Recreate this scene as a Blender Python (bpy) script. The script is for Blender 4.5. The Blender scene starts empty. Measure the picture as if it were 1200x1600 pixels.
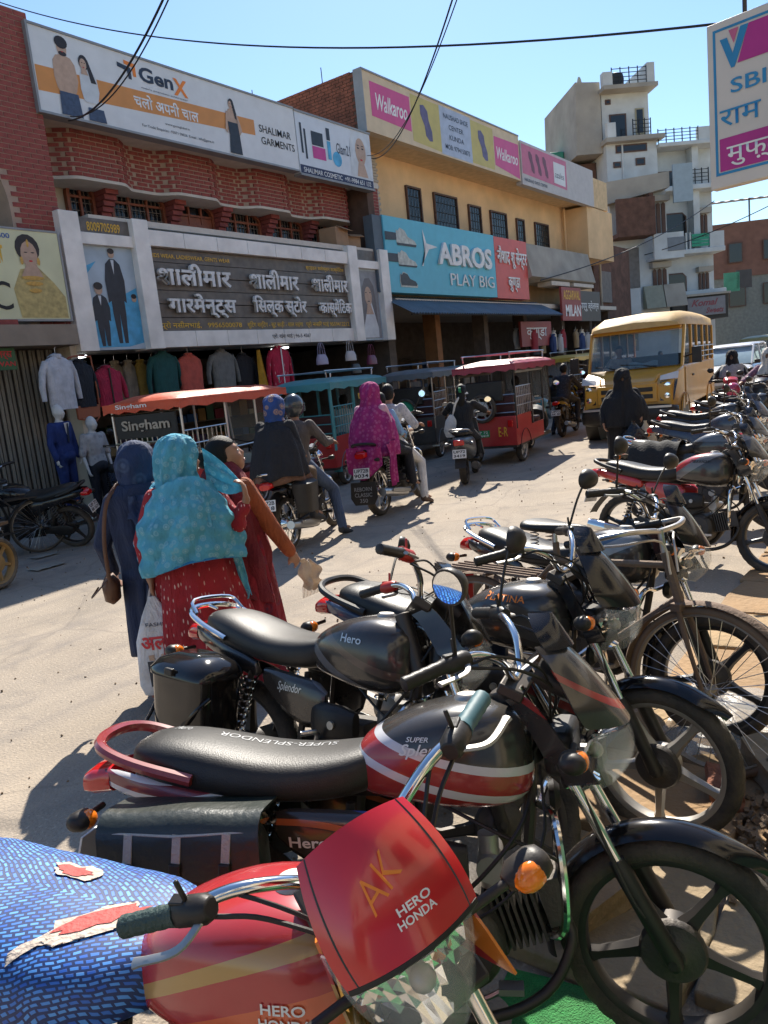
import bpy, bmesh, math, random
from mathutils import Vector, Matrix, Euler
from mathutils.bvhtree import BVHTree
random.seed(7)
R_ = math.radians
sc = bpy.context.scene
col = sc.collection

# ------------------------------------------------------------------ camera
# X runs along the street, Y across it towards the shops, Z up; the camera stands by the parked bikes
CAM_H = 1.7
FPX = 1200.0
_dn = Vector((718, 6845, 1200)).normalized()
_sx = Vector((870, -298, 1200)); _sx = (_sx - _dn * _sx.dot(_dn)).normalized()
_up = -_dn
_wy = _up.cross(_sx)
RW = Matrix((_sx, _wy, _up))            # camera (right, down, forward) -> world
cam_data = bpy.data.cameras.new('camera')
cam = bpy.data.objects.new('camera', cam_data); col.objects.link(cam)
cam.matrix_world = Matrix((
    (RW[0][0], -RW[0][1], -RW[0][2], 0),
    (RW[1][0], -RW[1][1], -RW[1][2], 0),
    (RW[2][0], -RW[2][1], -RW[2][2], CAM_H),
    (0, 0, 0, 1)))
cam_data.sensor_fit = 'VERTICAL'; cam_data.sensor_height = 36; cam_data.lens = 27.0
cam_data.clip_start = 0.02; cam_data.clip_end = 6000
sc.camera = cam

# ------------------------------------------------------------------ sky, sun, exposure
SUN_AZ, SUN_EL = R_(31), R_(43)          # azimuth from +X towards +Y
sdir = Vector((math.cos(SUN_AZ) * math.cos(SUN_EL), math.sin(SUN_AZ) * math.cos(SUN_EL), math.sin(SUN_EL)))
world = bpy.data.worlds.new('World'); sc.world = world; world.use_nodes = True
wn = world.node_tree.nodes; wl = world.node_tree.links
sky = wn.new('ShaderNodeTexSky'); sky.sky_type = 'NISHITA'; sky.sun_disc = False
sky.sun_elevation = SUN_EL; sky.sun_rotation = R_(90) - SUN_AZ
sky.air_density = 1.2; sky.dust_density = 0.2; sky.ozone_density = 6.0; sky.altitude = 100
wl.new(sky.outputs[0], wn['Background'].inputs[0]); wn['Background'].inputs[1].default_value = 0.092
sun_d = bpy.data.lights.new('sun', 'SUN'); sun_d.energy = 4.8; sun_d.angle = R_(0.53); sun_d.color = (1.0, 0.93, 0.82)
sun = bpy.data.objects.new('sun', sun_d); col.objects.link(sun)
sun.rotation_euler = (-sdir).to_track_quat('-Z', 'Y').to_euler(); sun.location = (30, 20, 40)
sc.view_settings.view_transform = 'Standard'; sc.view_settings.look = 'None'
sc.view_settings.exposure = 0.97; sc.view_settings.gamma = 1.0; sc.view_settings.use_curve_mapping = False
sc.render.engine = 'CYCLES'
sc.cycles.max_bounces = 6; sc.cycles.diffuse_bounces = 4; sc.cycles.glossy_bounces = 3; sc.cycles.transmission_bounces = 4
sc.cycles.caustics_reflective = False; sc.cycles.caustics_refractive = False
sc.cycles.transparent_max_bounces = 12

# ------------------------------------------------------------------ helpers
def lin(c):
    return c / 12.92 if c <= 0.04045 else ((c + 0.055) / 1.055) ** 2.4
def hexc(h):
    return tuple(lin(int(h[i:i + 2], 16) / 255) for i in (0, 2, 4))
MATS = {}
def mat(name, c, rough=.6, metal=0, var=.12, vs=5, bump=0, bs=60, coat=0, dust=0, trans=0, emis=0, spec=.5, alpha=1, dcol=(.30, .235, .165), ds=2.6, aniso=None):
    if name in MATS: return MATS[name]
    if isinstance(c, str): c = hexc(c)
    m = bpy.data.materials.new(name); m.use_nodes = True
    nt = m.node_tree; N = nt.nodes; L = nt.links
    b = N['Principled BSDF']
    b.inputs['Roughness'].default_value = rough; b.inputs['Metallic'].default_value = metal
    b.inputs['Specular IOR Level'].default_value = spec
    if coat: b.inputs['Coat Weight'].default_value = coat; b.inputs['Coat Roughness'].default_value = .08
    if trans: b.inputs['Transmission Weight'].default_value = trans
    if alpha < 1: b.inputs['Alpha'].default_value = alpha
    tc = N.new('ShaderNodeTexCoord')
    n1 = N.new('ShaderNodeTexNoise'); n1.inputs['Scale'].default_value = vs; n1.inputs['Detail'].default_value = 6
    L.new(tc.outputs['Object'], n1.inputs['Vector'])
    rp = N.new('ShaderNodeValToRGB')
    rp.color_ramp.elements[0].position = .3; rp.color_ramp.elements[1].position = .7
    rp.color_ramp.elements[0].color = tuple(max(0, x * (1 - var)) for x in c) + (1,)
    rp.color_ramp.elements[1].color = tuple(min(1, x * (1 + var * .7)) for x in c) + (1,)
    L.new(n1.outputs['Fac'], rp.inputs['Fac'])
    out = rp.outputs['Color']
    if dust:
        n2 = N.new('ShaderNodeTexNoise'); n2.inputs['Scale'].default_value = ds; n2.inputs['Detail'].default_value = 9; n2.inputs['Roughness'].default_value = .65
        L.new(tc.outputs['Object'], n2.inputs['Vector'])
        mr = N.new('ShaderNodeMapRange'); mr.inputs['From Min'].default_value = .38; mr.inputs['From Max'].default_value = .72
        mr.inputs['To Min'].default_value = dust * .18; mr.inputs['To Max'].default_value = dust
        L.new(n2.outputs['Fac'], mr.inputs['Value'])
        mx = N.new('ShaderNodeMix'); mx.data_type = 'RGBA'
        L.new(mr.outputs[0], mx.inputs['Factor']); L.new(out, mx.inputs['A']); mx.inputs['B'].default_value = dcol + (1,)
        out = mx.outputs['Result']
        mr2 = N.new('ShaderNodeMapRange'); mr2.inputs['To Min'].default_value = rough; mr2.inputs['To Max'].default_value = min(1, rough + .5)
        L.new(mr.outputs[0], mr2.inputs['Value']); L.new(mr2.outputs[0], b.inputs['Roughness'])
    L.new(out, b.inputs['Base Color'])
    if bump:
        n3 = N.new('ShaderNodeTexNoise'); n3.inputs['Scale'].default_value = bs; n3.inputs['Detail'].default_value = 5
        L.new(tc.outputs['Object'], n3.inputs['Vector'])
        bp = N.new('ShaderNodeBump'); bp.inputs['Strength'].default_value = bump; bp.inputs['Distance'].default_value = .02
        L.new(n3.outputs['Fac'], bp.inputs['Height']); L.new(bp.outputs[0], b.inputs['Normal'])
    if emis:
        L.new(out, b.inputs['Emission Color']); b.inputs['Emission Strength'].default_value = emis
    MATS[name] = m; m['c'] = c
    return m

class MB:
    """collects geometry; M is the transform applied to everything added"""
    def __init__(s, M=None):
        s.v = []; s.f = []; s.m = []; s.M = M.copy() if M else Matrix(); s.k = 0
    def add(s, vs, fs, k=None):
        b = len(s.v); M = s.M
        s.v += [M @ Vector(p) for p in vs]; s.f += [tuple(b + i for i in f) for f in fs]
        s.m += [s.k if k is None else k] * len(fs); return s
    def box(s, c, d, rot=None, k=None, tx=1, ty=1):
        x, y, z = d[0] / 2, d[1] / 2, d[2] / 2
        vs = [(-x, -y, -z), (x, -y, -z), (x, y, -z), (-x, y, -z), (-x * tx, -y * ty, z), (x * tx, -y * ty, z), (x * tx, y * ty, z), (-x * tx, y * ty, z)]
        q = Euler(rot).to_matrix() if rot else None
        c = Vector(c)
        vs = [c + (q @ Vector(v) if q else Vector(v)) for v in vs]
        return s.add(vs, [(3, 2, 1, 0), (4, 5, 6, 7), (0, 1, 5, 4), (1, 2, 6, 5), (2, 3, 7, 6), (3, 0, 4, 7)], k)
    def bx(s, x0, x1, y0, y1, z0, z1, k=None):
        return s.box(((x0 + x1) / 2, (y0 + y1) / 2, (z0 + z1) / 2), (abs(x1 - x0), abs(y1 - y0), abs(z1 - z0)), k=k)
    def loft(s, rings, cap=True, close=True, k=None):
        n = len(rings[0]); vs = [p for r in rings for p in r]; fs = []
        for i in range(len(rings) - 1):
            for j in range(n if close else n - 1):
                a = i * n + j; b = i * n + (j + 1) % n
                fs.append((a, b, b + n, a + n))
        if cap and close:
            fs.append(tuple(range(n - 1, -1, -1))); o = (len(rings) - 1) * n; fs.append(tuple(o + j for j in range(n)))
        return s.add(vs, fs, k)
    def tube(s, pts, r, n=8, cap=True, k=None, sq=1.0):
        pts = [Vector(p) for p in pts]; m = len(pts)
        rr = r if isinstance(r, (list, tuple)) else [r] * m
        T = [(pts[min(i + 1, m - 1)] - pts[max(i - 1, 0)]).normalized() for i in range(m)]
        t = T[0]; a = Vector((0, 0, 1)) if abs(t.z) < .9 else Vector((1, 0, 0))
        u = t.cross(a).normalized(); rings = []
        for i in range(m):
            t = T[i]; u = (u - t * u.dot(t))
            u = u.normalized() if u.length > 1e-6 else t.orthogonal().normalized()
            w = t.cross(u)
            rings.append([pts[i] + (u * math.cos(2 * math.pi * j / n) + w * math.sin(2 * math.pi * j / n) * sq) * rr[i] for j in range(n)])
        return s.loft(rings, cap, True, k)
    def cyl(s, p0, p1, r0, r1=None, n=12, k=None):
        return s.tube([p0, p1], [r0, r0 if r1 is None else r1], n, True, k)
    def lathe(s, prof, o=(0, 0, 0), ax='z', n=24, a0=0, a1=2 * math.pi, k=None, cap=True):
        full = abs(a1 - a0 - 2 * math.pi) < 1e-6; o = Vector(o)
        cnt = n if full else n + 1; rings = []
        for i in range(cnt):
            a = a0 + (a1 - a0) * i / n; c, sn = math.cos(a), math.sin(a); ring = []
            for r, h in prof:
                if ax == 'z': p = (r * c, r * sn, h)
                elif ax == 'y': p = (r * c, h, r * sn)
                else: p = (h, r * c, r * sn)
                ring.append(o + Vector(p))
            rings.append(ring)
        m = len(prof); vs = [p for q in rings for p in q]; fs = []
        for i in range(cnt if full else cnt - 1):
            i2 = (i + 1) % cnt
            for j in range(m - 1):
                fs.append((i * m + j, i2 * m + j, i2 * m + j + 1, i * m + j + 1))
        return s.add(vs, fs, k)
    def prism(s, poly, o, U, V, t, k=None):
        o, U, V = Vector(o), Vector(U), Vector(V); W = U.cross(V).normalized() * t
        a = [o + U * p[0] + V * p[1] for p in poly]; b = [p + W for p in a]; n = len(a)
        fs = [tuple(range(n - 1, -1, -1)), tuple(range(n, 2 * n))] + [(i, (i + 1) % n, (i + 1) % n + n, i + n) for i in range(n)]
        return s.add(a + b, fs, k)
    def ell(s, c, r, n=16, m=10, k=None, R=None, fn=None):
        c = Vector(c); r = (r, r, r) if isinstance(r, (int, float)) else r; rings = []
        for i in range(m + 1):
            ph = math.pi * (i / m) - math.pi / 2; ring = []
            ph = max(-1.55, min(1.55, ph))
            for j in range(n):
                th = 2 * math.pi * j / n
                p = Vector((math.cos(ph) * math.cos(th) * r[0], math.cos(ph) * math.sin(th) * r[1], math.sin(ph) * r[2]))
                if fn: p = fn(p)
                if R: p = R @ p
                ring.append(c + p)
            rings.append(ring)
        return s.loft(rings, True, True, k)
    def sheet(s, fn, nu, nv, k=None, th=0):
        g = [[Vector(fn(i / nu, j / nv)) for j in range(nv + 1)] for i in range(nu + 1)]
        vs = [p for r in g for p in r]; w = nv + 1
        fs = [(i * w + j, (i + 1) * w + j, (i + 1) * w + j + 1, i * w + j + 1) for i in range(nu) for j in range(nv)]
        if not th: return s.add(vs, fs, k)
        nn = []
        for i in range(nu + 1):
            for j in range(nv + 1):
                a = g[min(i + 1, nu)][j] - g[max(i - 1, 0)][j]; b = g[i][min(j + 1, nv)] - g[i][max(j - 1, 0)]
                q = a.cross(b); nn.append(q.normalized() if q.length > 1e-9 else Vector((0, 0, 1)))
        off = len(vs)
        vs2 = [p - q * th for p, q in zip(vs, nn)]
        fs2 = [tuple(off + i for i in reversed(f)) for f in fs]
        edge = [(i, 0) for i in range(nu + 1)] + [(nu, j) for j in range(1, nv + 1)] + [(i, nv) for i in range(nu - 1, -1, -1)] + [(0, j) for j in range(nv - 1, 0, -1)]
        ids = [i * w + j for i, j in edge]; n = len(ids)
        fs3 = [(ids[i], ids[i] + off, ids[(i + 1) % n] + off, ids[(i + 1) % n]) for i in range(n)]
        return s.add(vs + vs2, fs + fs2 + fs3, k)
    def mesh(s, name, mats, ang=38, merge=False, fixn=True):
        me = bpy.data.meshes.new(name); me.from_pydata([tuple(v) for v in s.v], [], s.f)
        for m in (mats if isinstance(mats, (list, tuple)) else [mats]): me.materials.append(m)
        if any(s.m): me.polygons.foreach_set('material_index', s.m)
        if fixn or merge:
            bm = bmesh.new(); bm.from_mesh(me)
            if merge: bmesh.ops.remove_doubles(bm, verts=bm.verts, dist=1e-4)
            bmesh.ops.recalc_face_normals(bm, faces=bm.faces); bm.to_mesh(me); bm.free()
        if ang:
            me.shade_smooth(); me.set_sharp_from_angle(angle=R_(ang))
        me.update(); return me
    def build(s, name, mats, parent=None, ang=38, bev=0, sub=0, world=False, loc=None, merge=False, fixn=True, kind=None, label=None):
        o = bpy.data.objects.new(name, s.mesh(name, mats, ang, merge, fixn))
        if sub:
            q = o.modifiers.new('subd', 'SUBSURF'); q.levels = sub; q.render_levels = sub
            o = bpy.data.objects.new(name, evaluated(o))
        col.objects.link(o)
        if parent:
            o.parent = parent
            if world: o.matrix_parent_inverse = wmat(parent).inverted(); INWORLD.add(o.name)
        if loc: o.location = loc
        if bev:
            q = o.modifiers.new('bevel', 'BEVEL'); q.width = bev; q.segments = 2; q.limit_method = 'ANGLE'; q.angle_limit = R_(40); q.harden_normals = False
        if kind: o['kind'] = kind
        if label: o['label'] = label
        return o
INWORLD = set()
def wmat(o):
    if o.name in INWORLD: return Matrix()
    m = Matrix.Translation(o.location) @ o.rotation_euler.to_matrix().to_4x4()
    return wmat(o.parent) @ m if o.parent else m
def tag(o, label, cat, group=None):
    o['label'] = label; o['category'] = cat
    if group: o['group'] = group
    return o
def thing(name, label, cat, loc=(0, 0, 0), rz=0, group=None, lean=0):
    o = bpy.data.objects.new(name, None); col.objects.link(o); o.empty_display_size = .2
    o.location = loc; o.rotation_euler = (lean, 0, rz)
    return tag(o, label, cat, group)
def struct(o):
    o['kind'] = 'structure'; return o
def clone(root, loc=None, rz=None, label=None, parent=None):
    c = root.copy(); col.objects.link(c)
    if parent: c.parent = parent
    if loc: c.location = loc
    if rz is not None: c.rotation_euler = (root.rotation_euler.x, 0, rz)
    if label: c['label'] = label
    for ch in list(root.children): clone(ch, parent=c)
    return c
_tmp = None
def evaluated(o, mats=None):
    """mesh of an unlinked object with its modifiers applied"""
    s = bpy.data.scenes.new('tmp'); s.collection.objects.link(o)
    s.view_layers[0].update(); dg = s.view_layers[0].depsgraph
    me = bpy.data.meshes.new_from_object(o.evaluated_get(dg))
    bpy.data.scenes.remove(s); bpy.data.objects.remove(o)
    return me
def fuse(mb, voxel=.014, it=6, fac=.5):
    """melt overlapping pieces into one continuous surface"""
    o = bpy.data.objects.new('tmp', mb.mesh('tmp', mat('plain', (.5, .5, .5)), ang=0))
    q = o.modifiers.new('r', 'REMESH'); q.mode = 'VOXEL'; q.voxel_size = voxel; q.use_smooth_shade = True
    q = o.modifiers.new('s', 'SMOOTH'); q.iterations = it; q.factor = fac
    me = evaluated(o); me.materials.clear(); return me
from mathutils import noise as nz
def crumple(o, amp=.012, sc=(9, 9, 3), seed=0, ridge=.6):
    """push cloth vertices in and out along their normals into soft creases"""
    off = Vector((seed * 7.3, seed * 3.1, 0)); vs = o.data.vertices; no = [v.normal.copy() for v in vs]
    for v, n in zip(vs, no):
        p = Vector((v.co.x * sc[0], v.co.y * sc[1], v.co.z * sc[2])) + off
        q = nz.noise(p); r = 1 - 2 * abs(nz.noise(p * 1.7 + Vector((5, 2, 1)))); v.co += n * amp * ((1 - ridge) * q * 1.6 + ridge * r * .8)
    o.data.update(); return o
def obj(name, me, m, parent=None, world=False):
    me.name = name
    if m:
        me.materials.clear(); me.materials.append(m)
    o = bpy.data.objects.new(name, me); col.objects.link(o)
    if parent:
        o.parent = parent
        if world: o.matrix_parent_inverse = wmat(parent).inverted()
    return o
def text_mesh(body, off=0, ext=0, shear=0, space=1.0):
    c = bpy.data.curves.new('t', 'FONT'); c.body = body; c.size = 1; c.offset = off; c.extrude = ext; c.shear = shear; c.space_character = space; c.resolution_u = 3
    o = bpy.data.objects.new('t', c); me = bpy.data.meshes.new_from_object(o)
    bpy.data.objects.remove(o); bpy.data.curves.remove(c)
    return me
def lettering(body, m, parent, box, F, off=0, ext=0, shear=0, space=1.0, world=False, keep=False, name='lettering', bend=None):
    """text fitted into box (x0,x1,z0,z1); F maps (x, z, out) to a point"""
    me = text_mesh(body, off, .5 if ext else 0, shear, space)
    xs = [v.co.x for v in me.vertices]; ys = [v.co.y for v in me.vertices]
    if not xs: return None
    x0, x1, z0, z1 = box; ax, bx_, ay, by = min(xs), max(xs), min(ys), max(ys)
    sx = (x1 - x0) / (bx_ - ax); sy = (z1 - z0) / (by - ay)
    if keep: sx = sy = min(sx, sy)
    for v in me.vertices:
        v.co = F(x0 + (v.co.x - ax) * sx, z0 + (v.co.y - ay) * sy, (v.co.z + .5) * ext if ext else 0)
    if isinstance(m, str): m = MATS[m]
    me.materials.clear(); me.materials.append(m); me.name = name
    o = bpy.data.objects.new(name, me); col.objects.link(o)
    if parent:
        o.parent = parent
        if world: o.matrix_parent_inverse = wmat(parent).inverted()
    return o
def decal(body, m, parent, src, box, o, U, V, lift=.0015, off=0, shear=0, space=1.0, name='lettering', cut=None):
    """lettering laid onto the curved surface of mesh object src (same local frame)"""
    bv = BVHTree.FromPolygons([v.co.copy() for v in src.data.vertices], [tuple(p.vertices) for p in src.data.polygons])
    o, U, V = Vector(o), Vector(U).normalized(), Vector(V).normalized(); W = U.cross(V).normalized()
    def F(x, z, e):
        p = o + U * x + V * z
        h = bv.ray_cast(p + W * .3, -W)
        return (h[0] + W * lift) if h[0] else p
    return lettering(body, m, parent, box, F, off, 0, shear, space, name=name)
def arc(c, r, a0, a1, n, U=(1, 0, 0), V=(0, 0, 1)):
    c, U, V = Vector(c), Vector(U), Vector(V)
    return [c + U * r * math.cos(a0 + (a1 - a0) * i / n) + V * r * math.sin(a0 + (a1 - a0) * i / n) for i in range(n + 1)]
def smoothpts(pts, n=6):
    """Catmull-Rom through pts"""
    P = [Vector(p) for p in pts]; P = [P[0] * 2 - P[1]] + P + [P[-1] * 2 - P[-2]]; out = []
    for i in range(1, len(P) - 2):
        a, b, c, d = P[i - 1], P[i], P[i + 1], P[i + 2]
        for j in range(n):
            t = j / n
            out.append(.5 * ((2 * b) + (c - a) * t + (2 * a - 5 * b + 4 * c - d) * t * t + (3 * b - a - 3 * c + d) * t ** 3))
    out.append(P[-2]); return out
def superring(c, hw, hh, n=20, e=2.6, U=(0, 1, 0), V=(0, 0, 1), top=None):
    c, U, V = Vector(c), Vector(U), Vector(V); out = []
    for j in range(n):
        a = 2 * math.pi * j / n; ca, sa = math.cos(a), math.sin(a)
        x = math.copysign(abs(ca) ** (2 / e), ca) * hw; z = math.copysign(abs(sa) ** (2 / e), sa) * hh
        out.append(c + U * x + V * z)
    return out
# ------------------------------------------------------------------ materials
road_m = mat('dusty_road', '94897b', .95, var=.25, vs=1.1, bump=.5, bs=70, dust=.75, dcol=(.37, .305, .235), ds=.6)
def rough_road(m):
    N = m.node_tree.nodes; L = m.node_tree.links; b = N['Principled BSDF']; tc = [n for n in N if n.type == 'TEX_COORD'][0]
    src = b.inputs['Base Color'].links[0].from_socket
    def layer(src, fac, colr):
        mx = N.new('ShaderNodeMix'); mx.data_type = 'RGBA'; L.new(fac, mx.inputs['Factor']); L.new(src, mx.inputs['A']); mx.inputs['B'].default_value = colr + (1,); return mx.outputs['Result']
    def ramp(v, a, b_, lo, hi):
        r = N.new('ShaderNodeMapRange'); r.inputs['From Min'].default_value = a; r.inputs['From Max'].default_value = b_; r.inputs['To Min'].default_value = lo; r.inputs['To Max'].default_value = hi; L.new(v, r.inputs['Value']); return r.outputs[0]
    def noise(s, d=4, dist=0):
        n = N.new('ShaderNodeTexNoise'); n.inputs['Scale'].default_value = s; n.inputs['Detail'].default_value = d; n.inputs['Distortion'].default_value = dist; L.new(tc.outputs['Object'], n.inputs['Vector']); return n.outputs['Fac']
    src = layer(src, ramp(noise(90, 2), .56, .72, 0, .55), (.16, .135, .11)); src = layer(src, ramp(noise(60, 2, .3), .60, .72, 0, .6), (.55, .46, .36))
    src = layer(src, ramp(noise(2.2, 8, 1.5), .54, .70, 0, .45), (.17, .15, .135)); src = layer(src, ramp(noise(.9, 6, 1), .56, .68, 0, .5), (.44, .36, .27))
    mp2 = N.new('ShaderNodeMapping'); mp2.inputs['Scale'].default_value = (.12, 2.4, 1); L.new(tc.outputs['Object'], mp2.inputs[0]); n2 = N.new('ShaderNodeTexNoise'); n2.inputs['Scale'].default_value = 1.6; n2.inputs['Detail'].default_value = 5; L.new(mp2.outputs[0], n2.inputs['Vector'])
    src = layer(src, ramp(n2.outputs['Fac'], .52, .68, 0, .4), (.20, .175, .155))
    v = N.new('ShaderNodeTexVoronoi'); v.feature = 'DISTANCE_TO_EDGE'; v.inputs['Scale'].default_value = .55
    mp = N.new('ShaderNodeMix'); mp.data_type = 'RGBA'; mp.inputs['Factor'].default_value = .12; n = N.new('ShaderNodeTexNoise'); n.inputs['Scale'].default_value = 3; L.new(tc.outputs['Object'], n.inputs['Vector']); L.new(tc.outputs['Object'], mp.inputs['A']); L.new(n.outputs['Color'], mp.inputs['B']); L.new(mp.outputs['Result'], v.inputs['Vector'])
    src = layer(src, ramp(v.outputs['Distance'], 0, .009, .32, 0), (.13, .11, .095)); L.new(src, b.inputs['Base Color']); return m
rough_road(road_m)
black_p = mat('black_plastic', (.008, .008, .009), .42, dust=.12, spec=.35, bump=.05, bs=160)
black_g = mat('black_gloss', (.006, .006, .008), .16, coat=.25, dust=.07, spec=.35)
rubber = mat('tyre_rubber', (.016, .015, .014), .85, dust=.35, bump=.3, bs=120, ds=6)
rubber_d = mat('dusty_rubber', (.05, .043, .034), .9, dust=.8, bump=.3, bs=90, ds=5)
chrome = mat('chrome', (.78, .77, .75), .12, 1, var=.05, dust=.1)
steel = mat('brushed_steel', (.52, .51, .50), .32, 1, var=.12, dust=.2)
alu = mat('cast_aluminium', (.42, .41, .39), .42, .9, var=.15, dust=.3)
darkmetal = mat('dark_metal', (.028, .028, .03), .45, .6, dust=.2)
engine_m = mat('engine_casting', (.04, .04, .042), .5, .5, dust=.3, bump=.2, bs=90)
seat_m = mat('seat_vinyl', (.010, .011, .012), .42, dust=.08, spec=.35, bump=.12, bs=240, ds=4)
glass_m = mat('clear_lens', (.75, .78, .8), .02, alpha=.14, var=0, spec=.8)
reflector_m = mat('lamp_reflector', (.9, .9, .9), .06, 1, var=.03)
red_lens = mat('red_lens', (.55, .012, .01), .12, coat=.5)
amber = mat('amber_lens', (.85, .20, .01), .15, coat=.5)
white_p = mat('white_paint', (.72, .71, .68), .5, dust=.25)
plate_m = mat('number_plate', (.78, .78, .76), .45, dust=.15)
ink = mat('black_ink', (.012, .012, .012), .6)
white_ink = mat('white_ink', (.8, .8, .78), .5, dust=.15)
silver_ink = mat('silver_ink', (.55, .56, .57), .35, .5)
yellow_ink = mat('yellow_ink', (.72, .42, .03), .5, dust=.1)
orange_ink = mat('orange_ink', (.82, .22, .015), .5)
red_ink = mat('red_ink', (.55, .02, .025), .5)
mirror_m = mat('mirror_glass', (.85, .87, .88), .02, 1, var=0)
rust = mat('rusty_paint', (.15, .09, .06), .8, dust=.5, bump=.3, bs=80)
skin = mat('brown_skin', (.34, .175, .105), .5, var=.1, vs=18, bump=.05, bs=200)
hair_m = mat('black_hair', (.006, .005, .004), .55, var=.3, spec=.25, vs=60, bump=.4, bs=220)
# ------------------------------------------------------------------ ground
b = MB(); b.add([(-300, -900, -.02), (2500, -900, -.02), (2500, 900, -.02), (-300, 900, -.02)], [(0, 1, 2, 3)])
struct(b.build('ground', mat('bare_ground', '8f8069', .95, var=.2, vs=.4, bump=.4, bs=9), ang=0))
rr = random.Random(3)
def road_z(x, y):
    return .006 * math.sin(x * 1.3 + y * .7) * math.sin(y * 1.9 - x * .4)
b = MB()
b.sheet(lambda u, v: (-6 + 16 * u, -1.2 + 13.4 * v, road_z(-6 + 16 * u, -1.2 + 13.4 * v) * (1 if 0 < u < 1 and 0 < v < 1 else 0)), 90, 76)
b.add([(10, -1.2, 0), (160, -1.2, 0), (160, 12.2, 0), (10, 12.2, 0)], [(0, 1, 2, 3)])
struct(b.build('road', road_m, ang=0, fixn=False))
# pavement of broken sandstone slabs under the front wheels
pav = bpy.data.objects.new('pavement', None); col.objects.link(pav); pav.location = (1.7, 1.0, 0); struct(pav)
slab_ms = [mat('sandstone_%s' % n, c, .9, var=.18, vs=4, bump=.6, bs=30, dust=.35) for n, c in (('pale', 'a48a66'), ('warm', '997a56'), ('grey', '948267'))]
for row, (y0, y1) in enumerate([(.52, 1.12), (-.12, .5), (-.8, -.15), (-1.5, -.84)]):
    x = 1.72 + (.12 if row == 1 else 0) - row * .04
    while x < 11:
        L = rr.uniform(.55, .95); n = []
        top = (.05 if x < 2.6 else .034) + rr.uniform(-.006, .008)
        for (px, py) in ((x, y0), (x + L * .5, y0), (x + L, y0), (x + L, y1), (x + L * .45, y1), (x, y1), (x, (y0 + y1) / 2)):
            n.append((px + rr.uniform(-.03, .03), py + rr.uniform(-.03, .03)))
        b = MB(); b.prism(n, (0, 0, top - .075), (1, 0, 0), (0, 1, 0), .075)
        t = rr.uniform(-.012, .012)
        b.v = [Vector((v.x, v.y, v.z + (v.x - x) * t)) for v in b.v]
        b.build('paving_stone', slab_ms[rr.randrange(3)], pav, world=True, ang=30, bev=.008)
        x += L + rr.uniform(.025, .05)
# green mat by the camera
green = mat('green_mat', '1f8a45', .95, var=.25, vs=30, bump=.9, bs=180, dust=.25)
b = MB()
b.sheet(lambda u, v: (.15 + 1.52 * u + .05 * math.sin(v * 9), -1.6 + 2.55 * v + .03 * math.sin(u * 7), .012 + .007 * math.sin(u * 14 + v * 5) + .006 * math.sin(v * 23)), 40, 50, th=.006)
tag(b.build('floor_mat', green), 'green woven floor mat spread on the ground below the red motorcycle', 'mat')
# rubble heap and loose bricks behind the front wheel
rub = mat('rubble', '84705a', .95, var=.35, vs=20, bump=.8, bs=60)
b = MB()
for i in range(420):
    a = rr.uniform(0, 6.28); q = abs(rr.gauss(0, .5)); s = rr.uniform(.008, .03)
    c = Vector((2.62 + math.cos(a) * q * .42, .36 + math.sin(a) * q * .22, .055 + max(0, .13 - q * .16) * rr.random()))
    b.box(c, (s * rr.uniform(.7, 1.6), s, s * .8), rot=(rr.uniform(0, 3), rr.uniform(0, 3), rr.uniform(0, 3)))
o = b.build('rubble_heap', rub, ang=0); o['kind'] = 'stuff'; tag(o, 'heap of small broken stone chips behind the alloy front wheel', 'rubble')
def stone(name, label, c, d, rz, m, cat='stone', rot=(0, 0)):
    b = MB(); b.box((0, 0, 0), d)
    bm = bmesh.new(); me = b.mesh('s', m, 0); bm.from_mesh(me)
    bmesh.ops.subdivide_edges(bm, edges=bm.edges, cuts=2, use_grid_fill=True)
    for v in bm.verts: v.co += Vector((rr.uniform(-1, 1), rr.uniform(-1, 1), rr.uniform(-1, 1))) * min(d) * .09
    bm.to_mesh(me); bm.free()
    o = obj(name, me, m); o.location = c; o.rotation_euler = (rot[0], rot[1], rz); tag(o, label, cat)
    return o
brick_l = mat('old_brick', '8a4f38', .9, var=.25, vs=12, bump=.5, bs=60, dust=.5)
stone('loose_brick', 'loose orange brick lying by the rubble behind the alloy wheel', (2.78, .62, .085), (.23, .11, .07), .3, brick_l, 'brick')
stone('stone_block', 'rough grey stone block on the slabs beyond the front tyre', (2.98, .46, .10), (.3, .2, .12), .5, slab_ms[2])
stone('stone_block', 'flat brown stone tipped against the slabs beside the mat', (2.0, .86, .10), (.36, .22, .09), -.4, slab_ms[1], rot=(.1, -.12))
b = MB()
for i in range(700):
    x, y = rr.uniform(.3, 12), rr.uniform(1.1, 9); s = rr.choice((.004, .006, .008, .012)); b.box((x, y, .004), (s * 1.5, s, s), rot=(rr.uniform(0, 3), rr.uniform(0, 3), rr.uniform(0, 3)))
o = b.build('road_grit', rub, ang=0); o['kind'] = 'stuff'; tag(o, 'small stones and grit scattered over the dusty road', 'grit')
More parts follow.
